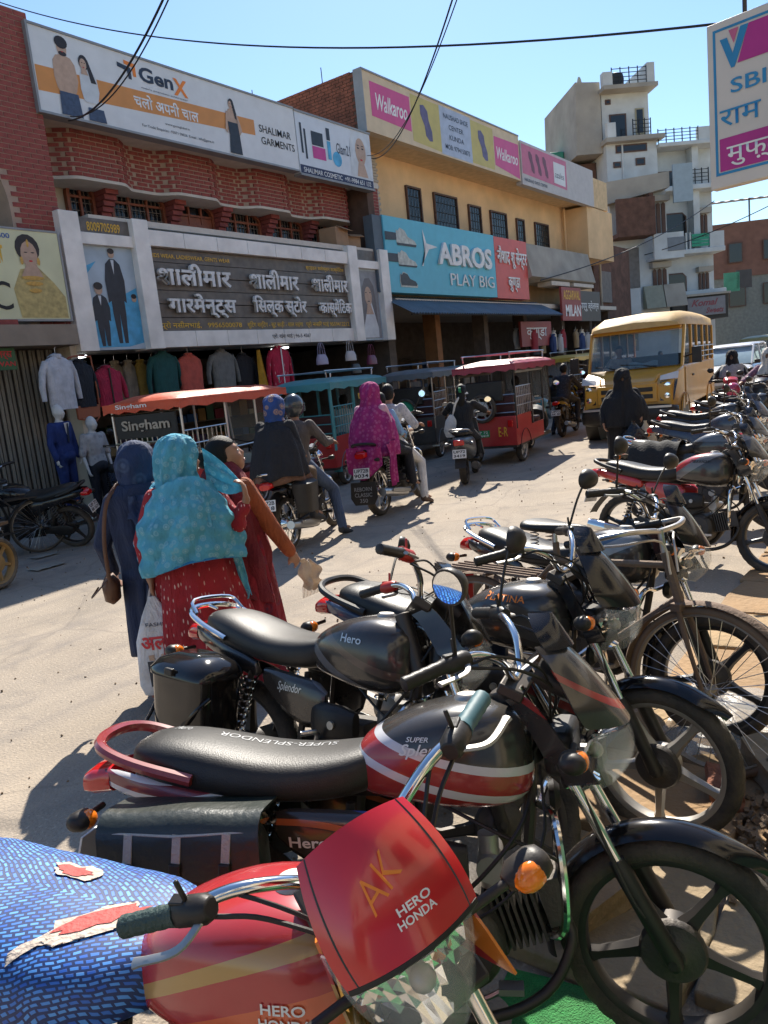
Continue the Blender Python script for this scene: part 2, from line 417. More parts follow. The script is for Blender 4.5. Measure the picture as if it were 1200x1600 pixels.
# litter on the road
paper = mat('litter_paper', '9a9486', .8, var=.2, bump=.3, bs=30)
for i, (x, y, s, lab) in enumerate([(4.55, 8.1, .22, 'crumpled pale paper scrap on the shaded road by the cart wheel'), (4.9, 8.75, .18, 'bluish plastic scrap under the parked bicycle wheel'), (6.0, 2.6, .12, 'small paper scrap on the sunlit road behind the red motorcycle')]):
    b = MB(); b.sheet(lambda u, v: (x + (u - .5) * s * 1.6, y + (v - .5) * s, .011 + .008 * abs(math.sin(u * 9 + i) * math.cos(v * 7))), 8, 8, th=.001)
    tag(b.build('paper_scrap', paper, ang=20), lab, 'litter')
b = MB(); b.sheet(lambda u, v: (3.02 + .75 * u, .55 + .42 * v, .05 + .03 * abs(math.sin(u * 11 + v * 3) * math.cos(v * 8))), 14, 10, th=.001)
tag(b.build('plastic_sheet', mat('clear_plastic', (.5, .49, .46), .25, alpha=.3, bump=.3), ang=30), 'crumpled clear plastic sheet under the bicycle front wheel', 'plastic sheet')
# ------------------------------------------------------------------ shop buildings along the street
FX = lambda y: (lambda x, z, e: Vector((x, y - e, z)))       # plane facing the street
marble = mat('pale_marble', 'ebe6de', .45, var=.16, vs=3, dust=.15)
dmarble = mat('dark_marble', '5c554f', .4, var=.45, vs=7, dust=.2)
plaster = mat('cream_plaster', 'd8c8b0', .9, var=.12, vs=2, bump=.2, bs=20, dust=.2)
wood = mat('brown_wood', '8a4a30', .55, var=.25, vs=9, bump=.15)
grille_m = mat('grille_paint', '6a5a4c', .5, dust=.3)
darkpane = mat('dark_pane', (.015, .016, .018), .15, var=.1)
red_brick = mat('red_brick', '8e4740', .85, var=.3, vs=7, bump=.4, bs=50)
mortar = mat('pale_mortar', 'a8917f', .95, var=.15)
board_w = mat('board_white', 'd8dadb', .55, var=.05, dust=.12, ds=.8)
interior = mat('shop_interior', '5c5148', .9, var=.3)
soffit = mat('soffit_plaster', 'cbc3b6', .9, var=.1, dust=.15)

def window_arch(root, x0, x1, z0, z1, y, door=False):
    """arched wooden window with a metal grille"""
    w = x1 - x0; h = z1 - z0; r = w / 2; rise = min(.22, h * .3); cx = (x0 + x1) / 2
    def outl(g):
        pts = [(x0 + g, z0 + g), (x1 - g, z0 + g)]
        pts += [(cx + (r - g) * math.cos(a), z1 - rise + (rise - g) * math.sin(a)) for a in [math.pi * i / 14 for i in range(15)]]
        return pts
    P = lambda p, yy: (p[0], yy, p[1])
    b = MB(); po, pi_ = outl(0), outl(.055); n = len(po)
    b.loft([[P(p, y - .07) for p in po], [P(p, y - .07) for p in pi_], [P(p, y + .02) for p in pi_]], cap=False)
    b.loft([[P(p, y - .07) for p in po], [P(p, y + .02) for p in po]], cap=False)
    fr = b.build('window_frame', wood, root, world=True, ang=30)
    k = 3 if w > .9 else 2
    b = MB()
    for i in range(1, k): b.bx(x0 + w * i / k - .022, x0 + w * i / k + .022, y - .055, y - .005, z0 + .05, z1 - rise * .35)
    b.bx(x0 + .05, x1 - .05, y - .05, y - .01, z1 - rise - .06, z1 - rise - .02)
    b.build('mullion', wood, fr, world=True)
    b = MB(); b.prism(outl(.05), (0, y + .012, 0), (1, 0, 0), (0, 0, 1), -.004); b.build('pane', darkpane, fr, world=True)
    if door:
        b = MB(); b.bx(x0 + .06, x1 - .06, y - .04, y + .005, z0 + .03, z1 - rise - .07)
        b.prism([(x0 + .14, z0 + .1), (x1 - .14, z0 + .1), (x1 - .14, z0 + .3), (cx, z0 + .4), (x0 + .14, z0 + .3)], (0, y - .04, 0), (1, 0, 0), (0, 0, 1), .02)
        b.build('door_leaf', wood, fr, world=True)
    else:
        b = MB(); m = int(w / .09)
        for i in range(1, m):
            x = x0 + w * i / m
            top = z1 - rise + (rise - .06) * math.sqrt(max(0, 1 - ((x - cx) / r) ** 2))
            b.bx(x - .006, x + .006, y - .03, y - .018, z0 + .05, top)
            for q in range(5):
                zz = z0 + .12 + q * .14
                if zz < top - .05: b.box((x, y - .024, zz), (.035, .012, .035), rot=(0, .785, 0))
        for q in range(1, 4): b.bx(x0 + .05, x1 - .05, y - .028, y - .02, z0 + (h - rise) * q / 4, z0 + (h - rise) * q / 4 + .012)
        b.build('grille', grille_m, fr, world=True)
    return fr

sh = thing('shop_building', 'two storey red brick garment shop with arched wooden windows', 'building', (7.4, 11.2, 0))
b = MB()
b.bx(7.5, 16.3, 12.2, 20, 2.62, 7.3); b.bx(7.5, 16.3, 15.0, 20, 0, 2.62)
b.build('wall', plaster, sh, world=True)
b = MB(); b.bx(7.5, 16.3, 11.25, 15.0, 2.62, 2.74); b.build('ceiling_slab', soffit, sh, world=True)
for q in ((7.3, 7.5), (16.3, 16.4)):
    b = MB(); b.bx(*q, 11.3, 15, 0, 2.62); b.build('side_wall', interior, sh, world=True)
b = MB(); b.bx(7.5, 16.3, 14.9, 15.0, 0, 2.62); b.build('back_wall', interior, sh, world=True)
b = MB(); b.bx(7.3, 16.4, 11.15, 15, 0, .16); b.build('plinth', mat('cement', '7b766e', .95, var=.2, bump=.3), sh, world=True)
b = MB(); b.bx(7.44, 16.3, 11.15, 12.25, 6.2, 6.32); b.bx(7.44, 16.3, 11.3, 12.3, 7.15, 7.28); b.build('roof_slab', soffit, sh, world=True)
b = MB(); b.bx(7.9, 16.3, 11.0, 12.2, 4.62, 4.72); b.build('balcony_floor', soffit, sh, world=True)
wins = [(8.33, 8.88, 4.8, 5.56, 0), (9.2, 10.42, 4.76, 5.56, 0), (10.7, 11.66, 4.72, 5.5, 1), (11.9, 13.02, 4.74, 5.5, 0), (13.32, 14.4, 4.76, 5.5, 0), (14.65, 15.62, 4.8, 5.5, 0)]
for x0, x1, z0, z1, d in wins: window_arch(sh, x0, x1, z0, z1, 12.17, d)
# scalloped brick band: plan line with shallow bays
def band_y(x):
    t = ((x - 7.6) % 2.12) / 2.12
    s = max(0.0, min(1.0, (.5 - abs(t - .5)) * 5 - .55))
    return 11.78 - .24 * (s * s * (3 - 2 * s))
zb0, zb1 = 5.46, 6.2
b = MB(); N = 120
line = [(7.6 + 8.7 * i / N) for i in range(N + 1)]
b.loft([[(x, band_y(x), zb0) for x in line], [(x, band_y(x), zb1) for x in line], [(x, 12.15, zb1) for x in line], [(x, 12.15, zb0) for x in line], [(x, band_y(x), zb0) for x in line]], close=False, cap=False)
b.build('brick_band', mortar, sh, world=True, ang=30)
b = MB(); b.loft([[(x, band_y(x) - .03, zb0 - .05) for x in line], [(x, band_y(x) - .03, zb0) for x in line], [(x, 12.15, zb0) for x in line], [(x, 12.15, zb0 - .05) for x in line], [(x, band_y(x) - .03, zb0 - .05) for x in line]], close=False, cap=False)
b.build('band_slab', soffit, sh, world=True, ang=30)
bm_ = MB(); bm_.box((0, 0, 0), (.215, .05, .056)); brick_me = bm_.mesh('brick', red_brick, 0)
rest = MB(); cnt = 0
rows = 10; rh = (zb1 - zb0) / rows
for r in range(rows):
    x = 7.62 + (.115 if r % 2 else 0)
    while x < 16.2:
        xc = x + .11; y = band_y(xc); a = math.atan2(band_y(xc + .1) - band_y(xc - .1), .2)
        z = zb0 + rh * (r + .5)
        if cnt < 295 and (x < 15.4):
            o = bpy.data.objects.new('brick', brick_me); col.objects.link(o); o.parent = sh
            o.matrix_parent_inverse = wmat(sh).inverted(); o.location = (xc, y + .016, z); o.rotation_euler = (0, 0, a); cnt += 1
        else: rest.box((xc, y + .016, z), (.215, .05, .056), rot=(0, 0, a))
        x += .232
# corbels between the windows
for x in (9.02, 10.55, 11.78, 13.17, 14.52, 15.8):
    b = MB()
    for k in range(5):
        d = .14 + k * .06; b.bx(x - .1 - .008 * k, x + .1 + .008 * k, 12.16 - d, 12.16, 4.98 + k * .088, 4.98 + k * .088 + .08)
    b.build('corbel', red_brick, sh, world=True, ang=0)
# brick piers at both ends
def brick_pier(x0, x1, y0, y1, z0, z1):
    b = MB(); b.bx(x0, x1, y0, y1, z0, z1); b.build('brick_pier', mortar, sh, world=True)
    z = z0; r = 0
    while z < z1 - .06:
        x = x0 + (.1 if r % 2 else 0) + .004
        if r % 2: rest.bx(x0 - .004, x0 + .085, y0 - .008, y0 + .05, z + .006, z + .066)
        while x < x1 - .05:
            e = min(x + .19, x1 + .004); rest.bx(x, e, y0 - .008, y0 + .05, z + .006, z + .066); x += .205
        y = y0 + (.0 if r % 2 else .1)
        while y < y1 - .05:
            rest.bx(x0 - .008, x0 + .05, y + .06, min(y + .25, y1), z + .006, z + .066); y += .205
        z += .074; r += 1
brick_pier(16.02, 16.3, 11.2, 12.3, 4.0, 6.25)
o = rest.build('brickwork', red_brick, sh, world=True, ang=0); o['kind'] = 'stuff'
# interior goods shelves
shelf_m = mat('shelf_board', '5d5246', .8)
for i, x in enumerate((7.9, 9.9, 11.9, 13.9)):
    b = MB()
    for z in (.6, 1.1, 1.6, 2.1): b.bx(x, x + 1.8, 14.5, 14.88, z, z + .03)
    b.build('shelf', shelf_m, sh, world=True)

# stacked folded clothes on the shelves
rr = random.Random(11)
for i, x in enumerate((7.9, 9.9, 11.9, 13.9)):
    b = MB()
    for z in (.63, 1.13, 1.63):
        xx = x + .1
        while xx < x + 1.6:
            w = rr.uniform(.2, .34); h = rr.uniform(.12, .38)
            b.bx(xx, xx + w, 14.52, 14.85, z, z + h, k=rr.randrange(6)); xx += w + .04
    o = b.build('folded_clothes', [mat('cloth_%d' % q, c, .9) for q, c in enumerate(('7d2f3a', '2f4f7a', 'b0a58c', '3f5c47', '8d6a3a', '5a4a66'))]); o['kind'] = 'stuff'
    tag(o, 'shelf of folded clothes deep inside the garment shop behind ' + ('the orange roofed rickshaw', 'the grey hanging jacket', 'the teal rickshaw', 'the hanging handbags')[i], 'clothes')

# ------------------------------------------------------------------ marble signboard
sg = thing('shop_signboard', 'marble framed shop sign with raised white Hindi lettering above the garment shop', 'sign', (7.3, 11.0, 2.6))
for x0, x1 in ((7.28, 7.62), (8.62, 8.93), (14.43, 14.76), (15.66, 16.0)):
    b = MB(); b.bx(x0, x1, 10.86, 11.3, 2.58, 4.70); b.build('marble_pillar', marble, sg, world=True, bev=.008)
for x0, x1 in ((7.62, 8.62), (14.76, 15.66)):
    b = MB(); b.bx(x0, x1, 10.98, 11.25, 4.42, 4.66); b.build('dark_panel', dmarble, sg, world=True)
    b = MB(); b.bx(x0, x1, 10.92, 11.25, 4.24, 4.42); b.build('marble_ledge', marble, sg, world=True, bev=.006)
    b = MB(); b.bx(x0, x1, 11.0, 11.25, 2.6, 4.24); b.build('picture_panel', mat('picture_sky', 'a9b9c4', .45, var=.2, vs=2), sg, world=True)
xs = [8.93 + 5.5 * i / 7 for i in range(8)]
for i in range(7):
    b = MB(); b.bx(xs[i] + .004, xs[i + 1] - .004, 10.9, 11.25, 4.3, 4.56); b.build('marble_tile', marble, sg, world=True, bev=.006)
    b = MB(); b.bx(xs[i] + .004, xs[i + 1] - .004, 10.94, 11.25, 2.6, 2.88); b.build('marble_tile', marble, sg, world=True, bev=.006)
for k in range(6):
    z = 2.885 + k * .2355
    b = MB(); b.bx(8.93, 14.43, 11.0 + (.012 if k % 2 else 0), 11.25, z, z + .226); b.build('marble_plank', dmarble, sg, world=True, bev=.004)
F = FX(10.975)
LW = mat('raised_white', (.74, .74, .72), .5, dust=.15)
for t, bx in (("शालीमार", (9.05, 10.75, 3.66, 4.05)), ("गारमेन्ट्स", (9.2, 10.8, 3.10, 3.53)), ("शालीमार", (11.28, 12.68, 3.66, 4.05)), ("स\u200bिल्क स्टोर".replace('\u200b', '').replace('सि', 'िस'), (11.3, 12.85, 3.12, 3.54)),
              ("शालीमार", (13.15, 14.36, 3.66, 4.03)), ("कास्मेिटक", (13.3, 14.42, 3.12, 3.52))):
    lettering(t, LW, sg, bx, F, off=.022, ext=.06, world=True)
F = FX(10.992)
lettering("8009705989", yellow_ink, sg, (7.82, 8.44, 4.46, 4.60), FX(10.974), off=.012, world=True)
for t, bx in (("KIDS WEAR, LADIESWEAR, GENTS WEAR", (8.98, 10.85, 4.12, 4.20)), ("प्रो नसीमभाई,   9956500078", (9.0, 10.95, 2.905, 3.05)), ("सूिटग शर्िटग - सूट साड़ी - शाल लहंगा", (11.1, 12.75, 2.905, 3.05)),
              ("ब्राइडल कलेक्शन कास्मेिटक", (13.05, 14.35, 4.10, 4.22)), ("प्रो नासिर भाई 9559412212", (12.85, 14.35, 2.905, 3.05))):
    lettering(t, yellow_ink, sg, bx, F, off=.012, world=True)
F = FX(10.935)
lettering("प्रो. रईस भाई | 96-5 4567", ink, sg, (11.7, 12.9, 2.68, 2.8), F, off=.008, world=True)

def flat(parent, m, polys, y, name='printed_picture', world=True, F=None):
    for i, p in enumerate(polys):
        pts = [(F(x, z, 0) if F else Vector((x, y, z))) - Vector((0, .0006 * i, 0)) for x, z in p]
        b = MB(); b.add(pts, [tuple(range(len(pts)))]); b.build(name, m, parent, world=world, ang=0, fixn=False)
def ellp(cx, cz, rx, rz, n=14, a0=0, a1=2 * math.pi):
    return [(cx + rx * math.cos(a0 + (a1 - a0) * i / n), cz + rz * math.sin(a0 + (a1 - a0) * i / n)) for i in range(n)]
def S(pts, ox, oz, sx, sz):
    return [(ox + x * sx, oz + z * sz) for x, z in pts]
pskin = mat('print_skin', 'b99a83', .5, var=.12, vs=14); pjean = mat('print_jeans', '3c4a63', .5, var=.3, vs=25); phair = mat('print_hair', '2a211e', .5, var=.3, vs=30)
psuit = mat('print_suit', '262a33', .5, var=.3, vs=12); pcyan = mat('print_cyan', '4fa6cf', .5, var=.3, vs=6); ppale = mat('print_pale', 'c9cdd0', .5)
# suited figures on the left panel, a face on the right one
SUIT = [(-.3, .62), (-.22, .78), (-.08, .83), (.08, .83), (.22, .78), (.3, .62), (.27, .4), (.2, .42), (.2, .3), (.14, 0), (.03, 0), (0, .3), (-.04, 0), (-.15, 0), (-.2, .3), (-.2, .42), (-.28, .4)]
flat(sg, pcyan, [[(7.66, 3.2), (8.6, 3.6), (8.6, 2.7), (8.3, 2.64), (7.66, 2.64)], [(7.66, 3.9), (7.9, 4.0), (7.66, 3.75)]], 10.996)
flat(sg, psuit, [S(SUIT, 8.2, 2.7, .62, 1.62), S(SUIT, 7.86, 2.66, .55, .98)], 10.992)
flat(sg, pskin, [ellp(8.2, 4.13, .06, .07), ellp(7.86, 3.56, .075, .085), ellp(8.52, 3.42, .05, .055)], 10.99)
flat(sg, phair, [ellp(8.2, 4.17, .065, .045), ellp(7.86, 3.61, .085, .06), ellp(8.52, 3.46, .055, .04)], 10.988)
flat(sg, pcyan, [S(SUIT, 8.52, 2.7, .3, .8)], 10.994)
flat(sg, ppale, [[(8.17, 4.03), (8.23, 4.03), (8.2, 3.8)], [(7.83, 3.46), (7.89, 3.46), (7.86, 3.3)]], 10.988)
pgrey = mat('print_grey', '8b8d90', .5, var=.2, vs=5)
flat(sg, pgrey, [[(14.8, 2.64), (15.62, 2.64), (15.62, 4.2), (14.8, 4.2)]], 10.996)
flat(sg, mat('print_hair_grey', '6a6668', .5, var=.2, vs=9), [[(14.95, 2.66), (14.92, 3.4), (14.98, 3.8), (15.12, 4.02), (15.3, 4.04), (15.45, 3.86), (15.5, 3.4), (15.48, 2.66)]], 10.9945)
flat(sg, ppale, [[(15.1, 3.3), (15.3, 3.5), (15.5, 2.9), (15.5, 2.66), (14.9, 2.66), (14.95, 2.95)]], 10.992)
flat(sg, pskin, [ellp(15.2, 3.62, .14, .22), [(15.13, 3.42), (15.27, 3.42), (15.36, 3.2), (15.06, 3.2)]], 10.99)
flat(sg, mat('print_dark', '3d3f44', .5, var=.2, vs=8), [ellp(15.12, 3.7, .035, .012, 8), ellp(15.28, 3.7, .035, .012, 8), ellp(15.2, 3.5, .05, .014, 8)], 10.988)

# ------------------------------------------------------------------ long hoarding on the roof edge
gx = thing('roof_hoarding', 'long white hoarding with orange band and printed models above the brick balcony', 'billboard', (7.33, 11.0, 6.1))
b = MB(); b.bx(7.33, 13.17, 10.95, 11.12, 6.12, 7.34); b.build('panel', board_w, gx, world=True)
fr_m = mat('board_frame', '8d9092', .5, .3, dust=.2)
b = MB()
for z in (6.10, 7.33): b.bx(7.3, 13.17, 10.93, 11.14, z, z + .035)
b.bx(7.3, 7.335, 10.93, 11.14, 6.135, 7.33); b.build('frame', fr_m, gx, world=True)
b = MB()
for i in range(7): b.cyl((7.6 + i * .9, 11.1, 6.9), (7.6 + i * .9, 12.0, 6.3), .018, n=6)
b.build('strut', darkmetal, gx, world=True)
porange = mat('print_orange', 'cf8a45', .5, var=.08)
flat(gx, porange, [[(7.36, 6.42), (11.95, 6.6), (11.95, 6.88), (7.36, 6.78)]], 10.948)
TORSO = [(-.32, .5), (-.3, .72), (-.2, .8), (-.07, .82), (.07, .82), (.2, .8), (.3, .72), (.34, .5), (.26, .35), (.2, .3), (-.2, .3), (-.27, .35)]
JEANS = [(-.2, .32), (.2, .32), (.24, 0), (-.22, 0)]
flat(gx, pskin, [S(TORSO, 7.86, 6.16, .62, 1.05), ellp(7.86, 7.12, .085, .12), S(TORSO, 11.35, 6.16, .42, .98), ellp(11.35, 7.04, .06, .085)], 10.944)
flat(gx, phair, [ellp(7.86, 7.2, .11, .09), ellp(7.86, 7.04, .07, .035), ellp(8.21, 7.0, .085, .11), [(8.2, 7.05), (8.29, 7.05), (8.4, 6.72), (8.3, 6.72), (8.27, 6.9)], ellp(11.36, 7.06, .07, .085), [(11.36, 7.1), (11.43, 7.06), (11.5, 6.78), (11.43, 6.8)]], 10.940)
flat(gx, ppale, [S(TORSO, 8.26, 6.14, .5, .92)], 10.941)
flat(gx, pskin, [ellp(8.2, 6.97, .06, .085), ellp(11.34, 7.03, .048, .068), [(8.16, 6.9), (8.24, 6.9), (8.27, 6.82), (8.14, 6.82)], [(11.2, 6.9), (11.24, 6.9), (11.2, 6.5), (11.14, 6.55)], [(11.46, 6.88), (11.5, 6.86), (11.58, 6.6), (11.5, 6.5)]], 10.938)
flat(gx, pjean, [S(JEANS, 7.87, 6.15, .8, 1.05), S(JEANS, 8.32, 6.15, .7, .6)], 10.937)
flat(gx, psuit, [[(11.22, 6.72), (11.48, 6.72), (11.5, 6.5), (11.52, 6.16), (11.2, 6.16), (11.24, 6.5)]], 10.937)
navy_ink = mat('navy_ink', '273042', .5)
flat(gx, navy_ink, [[(8.86, 7.18), (9.12, 7.14), (9.12, 6.96), (9.06, 6.96), (9.04, 7.08), (8.86, 7.11)]], 10.944)
flat(gx, orange_ink, [[(9.0, 7.24), (9.22, 7.22), (9.22, 7.02), (9.16, 7.02), (9.15, 7.16), (9.0, 7.18)]], 10.944)
F = FX(10.944)
lettering("Gen", navy_ink, gx, (9.28, 10.0, 6.98, 7.22), F, off=.03, world=True)
lettering("X", orange_ink, gx, (10.0, 10.32, 6.92, 7.2), F, off=.03, world=True)
lettering("men's premium innerwear", navy_ink, gx, (9.3, 10.3, 6.86, 6.9), F, world=True)
lettering("चलो अपनी चाल", white_ink, gx, (9.1, 10.5, 6.55, 6.78), FX(10.943), off=.02, world=True)
lettering("www.genxglobal.in", ink, gx, (9.7, 10.25, 6.36, 6.41), F, world=True)
lettering("For Trade Enquiries : 93071 50026  E-mail : info@genx.in", ink, gx, (9.2, 10.8, 6.24, 6.30), F, world=True)
lettering("SHALIMAR", ink, gx, (12.07, 13.0, 6.69, 6.83), F, off=.008, world=True)
lettering("GARMENTS", ink, gx, (12.1, 13.08, 6.47, 6.61), F, off=.008, world=True)

gl = thing('cosmetics_hoarding', 'white cosmetics hoarding with bottles and a printed face beside the long hoarding', 'billboard', (13.2, 11.0, 6.1))
b = MB(); b.bx(13.19, 15.82, 10.94, 11.12, 6.08, 7.3); b.build('panel', mat('board_white_b', 'cfd3d8', .4, var=.05), gl, world=True)
b = MB(); b.bx(13.18, 15.84, 10.92, 11.13, 7.3, 7.34); b.bx(13.18, 15.84, 10.92, 11.13, 6.04, 6.08); b.build('frame', fr_m, gl, world=True)
flat(gl, mat('print_navy', '20264a', .5), [[(13.2, 6.09), (15.8, 6.09), (15.8, 6.26), (13.2, 6.26)]], 10.936)
flat(gl, mat('print_pink', 'c03a86', .5, var=.1), [[(13.66, 6.45), (14.1, 6.45), (14.1, 6.7), (13.66, 6.7)]], 10.936)
flat(gl, psuit, [[(13.66, 6.72), (14.05, 6.72), (14.05, 7.0), (13.66, 7.0)], [(13.42, 6.4), (13.48, 6.4), (13.48, 7.0), (13.42, 7.0)], [(14.18, 6.9), (14.3, 6.9), (14.3, 7.15), (14.18, 7.15)], [(13.3, 6.5), (13.36, 6.5), (13.36, 7.1), (13.3, 7.1)]], 10.935)
flat(gl, pcyan, [ellp(14.5, 6.55, .16, .16), [(14.18, 6.5), (14.3, 6.5), (14.3, 6.88), (14.18, 6.88)]], 10.935)
flat(gl, ppale, [[(14.98, 6.28), (15.8, 6.28), (15.8, 7.28), (15.1, 7.28), (15.0, 6.9)]], 10.935)
flat(gl, pskin, [ellp(15.4, 6.85, .2, .3), [(15.28, 6.6), (15.5, 6.6), (15.62, 6.3), (15.2, 6.3)]], 10.932)
flat(gl, phair, [ellp(15.31, 6.92, .045, .018, 8), ellp(15.48, 6.92, .045, .018, 8), ellp(15.31, 6.98, .055, .01, 8), ellp(15.48, 6.98, .055, .01, 8)], 10.929)
flat(gl, red_ink, [ellp(15.4, 6.67, .05, .022, 8)], 10.929)
lettering("Glam21", navy_ink, gl, (14.5, 15.0, 6.68, 6.9), FX(10.935), off=.005, world=True)
lettering("SHALIMAR COSMETIC  +91-9984 651 132", white_ink, gl, (13.3, 15.7, 6.12, 6.22), FX(10.933), off=.006, world=True)

flat(gx, phair, [ellp(7.83, 7.13, .014, .008, 8), ellp(7.89, 7.13, .014, .008, 8), ellp(8.18, 6.99, .012, .007, 8), ellp(8.225, 6.99, .012, .007, 8), ellp(11.325, 7.045, .01, .006, 8), ellp(11.36, 7.045, .01, .006, 8)], 10.934)
flat(gx, red_ink, [ellp(7.86, 7.065, .02, .008, 8), ellp(8.2, 6.925, .018, .008, 8), ellp(11.345, 6.995, .014, .006, 8)], 10.934)
# round dish behind the hoarding
b = MB(); b.lathe([(.02, .1), (.14, .07), (.25, .0), (.262, .0), (.15, .09), (.02, .12)], ax='y', n=24)
b.cyl((0, .1, -.1), (0, .2, -.5), .02, n=6)
o = b.build('satellite_dish', mat('dish_white', 'a9a9a2', .6, dust=.3)); o.location = (9.55, 11.6, 7.4); o.rotation_euler = (0, 0, .5); tag(o, 'round pale satellite dish on the roof behind the long hoarding', 'dish')
def grille_window(root, x0, x1, z0, z1, y, fm, bars=6, world=True, shutter=False, name='window'):
    b = MB(); t = .05
    b.bx(x0, x1, y - .04, y + .03, z0, z0 + t); b.bx(x0, x1, y - .04, y + .03, z1 - t, z1)
    b.bx(x0, x0 + t, y - .04, y + .03, z0 + t, z1 - t); b.bx(x1 - t, x1, y - .04, y + .03, z0 + t, z1 - t)
    f = b.build(name, fm, root, world=world)
    b = MB(); b.bx(x0 + t, x1 - t, y + .004, y + .02, z0 + t, z1 - t); b.build('pane', darkpane, f, world=world)
    b = MB()
    for i in range(1, bars): b.bx(x0 + (x1 - x0) * i / bars - .007, x0 + (x1 - x0) * i / bars + .007, y - .03, y - .016, z0 + t, z1 - t)
    for q in (1, 2, 3): b.bx(x0 + t, x1 - t, y - .014, y - .006, z0 + (z1 - z0) * q / 4 - .006, z0 + (z1 - z0) * q / 4 + .006)
    b.build('grille', darkmetal, f, world=world)
    return f
# ------------------------------------------------------------------ brick house at the left end
lb = thing('brick_house', 'red brick house front with a tall arch beside the bridal poster', 'building', (5.4, 11.2, 0))
teal_pl = mat('greenish_plaster', '5d6f66', .9, var=.15, vs=2, bump=.2, bs=20)
b = MB(); b.bx(2.0, 7.42, 12.0, 18, 2.7, 7.4); b.bx(2.0, 6.5, 11.5, 12.0, 2.7, 5.0); b.build('wall', teal_pl, lb, world=True)
# front brick leaf with the arch cut out
def arch_x(z): return 6.62 if z < 4.6 else (6.62 - (0 if z < 4.6 else .55 * ((z - 4.6) / 1.15) ** 2.2) if z < 5.75 else -9)
b = MB(); pts = [(7.4, 2.7), (7.4, 7.5), (2.0, 7.5), (2.0, 5.75)] + [(arch_x(5.75 - i * .1), 5.75 - i * .1) for i in range(1, 12)] + [(6.62, 2.7)]
b.prism(pts, (0, 11.5, 0), (1, 0, 0), (0, 0, 1), .48); b.build('front_wall', mortar, lb, world=True)
cnt = 0; rest = MB(); z = 2.72; r = 0
b0 = MB(); b0.box((0, 0, 0), (.2, .05, .06)); me_b = b0.mesh('brick', red_brick, 0)
while z < 7.45:
    x = 7.395 - (.1 if r % 2 else 0)
    if r % 2: rest.bx(7.305, 7.40, 11.008, 11.06, z, z + .06)
    x0 = arch_x(z)
    while x - .2 > max(x0, 5.2):
        if cnt < 300 and x > 6.2:
            o = bpy.data.objects.new('brick', me_b); col.objects.link(o); o.parent = lb; o.matrix_parent_inverse = wmat(lb).inverted()
            o.location = (x - .1, 11.036, z + .03); cnt += 1
        else: rest.bx(x - .2, x, 11.011, 11.06, z, z + .06)
        x -= .212
    y = 11.05 + (.1 if r % 2 else 0)
    rest.bx(7.35, 7.409, y, y + .2, z, z + .06); rest.bx(7.35, 7.409, y + .212, y + .41, z, z + .06)
    z += .0735; r += 1
o = rest.build('brickwork', red_brick, lb, world=True, ang=0); o['kind'] = 'stuff'
b = MB(); b.bx(2.0, 7.18, 10.72, 11.4, 2.68, 2.98); b.build('canopy_slab', mat('canopy_plaster', '8f8274', .9, var=.15, dust=.3), lb, world=True)
b = MB(); b.bx(2, 6.3, 10.8, 11.0, 2.985, 3.06); b.build('canopy_edge', red_brick, lb, world=True)
b = MB(); b.bx(7.18, 7.3, 11.0, 12.0, 0, 2.68); b.build('door_pier', plaster, lb, world=True)
b = MB()
for i in range(56):
    x = 3.0 + i * .073; b.bx(x, x + .045, 11.28 + (.025 if i % 2 else 0), 11.3 + (.025 if i % 2 else 0), .05, 2.66)
b.build('collapsible_shutter', mat('shutter_grey', '8f897c', .7, .3, dust=.4), lb, world=True, ang=0)
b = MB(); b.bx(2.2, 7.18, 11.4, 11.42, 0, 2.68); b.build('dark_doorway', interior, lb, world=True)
# bridal poster
br = thing('bridal_poster', 'pale yellow poster of a veiled bride with jewellery beside the marble sign', 'poster', (6.2, 10.85, 3.06))
b = MB(); b.bx(5.0, 7.18, 10.84, 10.9, 3.07, 4.33); b.build('panel', mat('poster_cream', 'd0cfa8', .5, var=.15, vs=1.5), br, world=True)
b = MB(); b.bx(4.97, 7.21, 10.83, 10.91, 4.33, 4.36); b.bx(4.97, 7.21, 10.83, 10.91, 3.04, 3.07); b.bx(7.18, 7.21, 10.83, 10.91, 3.07, 4.33); b.build('frame', fr_m, br, world=True)
psari = mat('print_sari', 'b7a468', .5, var=.3, vs=14)
flat(br, psari, [[(6.4, 3.09), (6.35, 3.5), (6.5, 3.78), (6.78, 3.82), (7.0, 3.6), (7.15, 3.4), (7.15, 3.09)]], 10.836)
flat(br, phair, [ellp(6.66, 4.08, .19, .2)], 10.834)
flat(br, pskin, [ellp(6.67, 3.99, .13, .19), [(6.6, 3.85), (6.76, 3.85), (6.84, 3.68), (6.5, 3.68)]], 10.831)
flat(br, mat('print_gold', 'c59a45', .4, var=.2, vs=30), [ellp(6.67, 4.15, .02, .06, 8), ellp(6.54, 3.9, .025, .06, 8), ellp(6.8, 3.9, .025, .06, 8), ellp(6.67, 3.66, .18, .03, 12), ellp(6.68, 3.58, .14, .03, 12), ellp(6.68, 3.48, .1, .03, 12)], 10.828)
flat(br, phair, [ellp(6.62, 4.02, .03, .008, 8), ellp(6.73, 4.02, .03, .008, 8)], 10.828)
flat(br, red_ink, [ellp(6.68, 3.9, .03, .014, 8)], 10.828)
lettering("43600", mat('blue_ink', '2456a0', .5), br, (6.1, 6.42, 4.2, 4.27), FX(10.834), off=.01, world=True)
lettering("र्स", yellow_ink, br, (6.0, 6.28, 3.75, 4.1), FX(10.834), off=.03, world=True)
lettering("C", ink, br, (6.0, 6.3, 3.2, 3.6), FX(10.834), world=True)
gs = thing('green_shop_sign', 'small green sign with red letters under the concrete canopy', 'sign', (5.7, 10.9, 2.36))
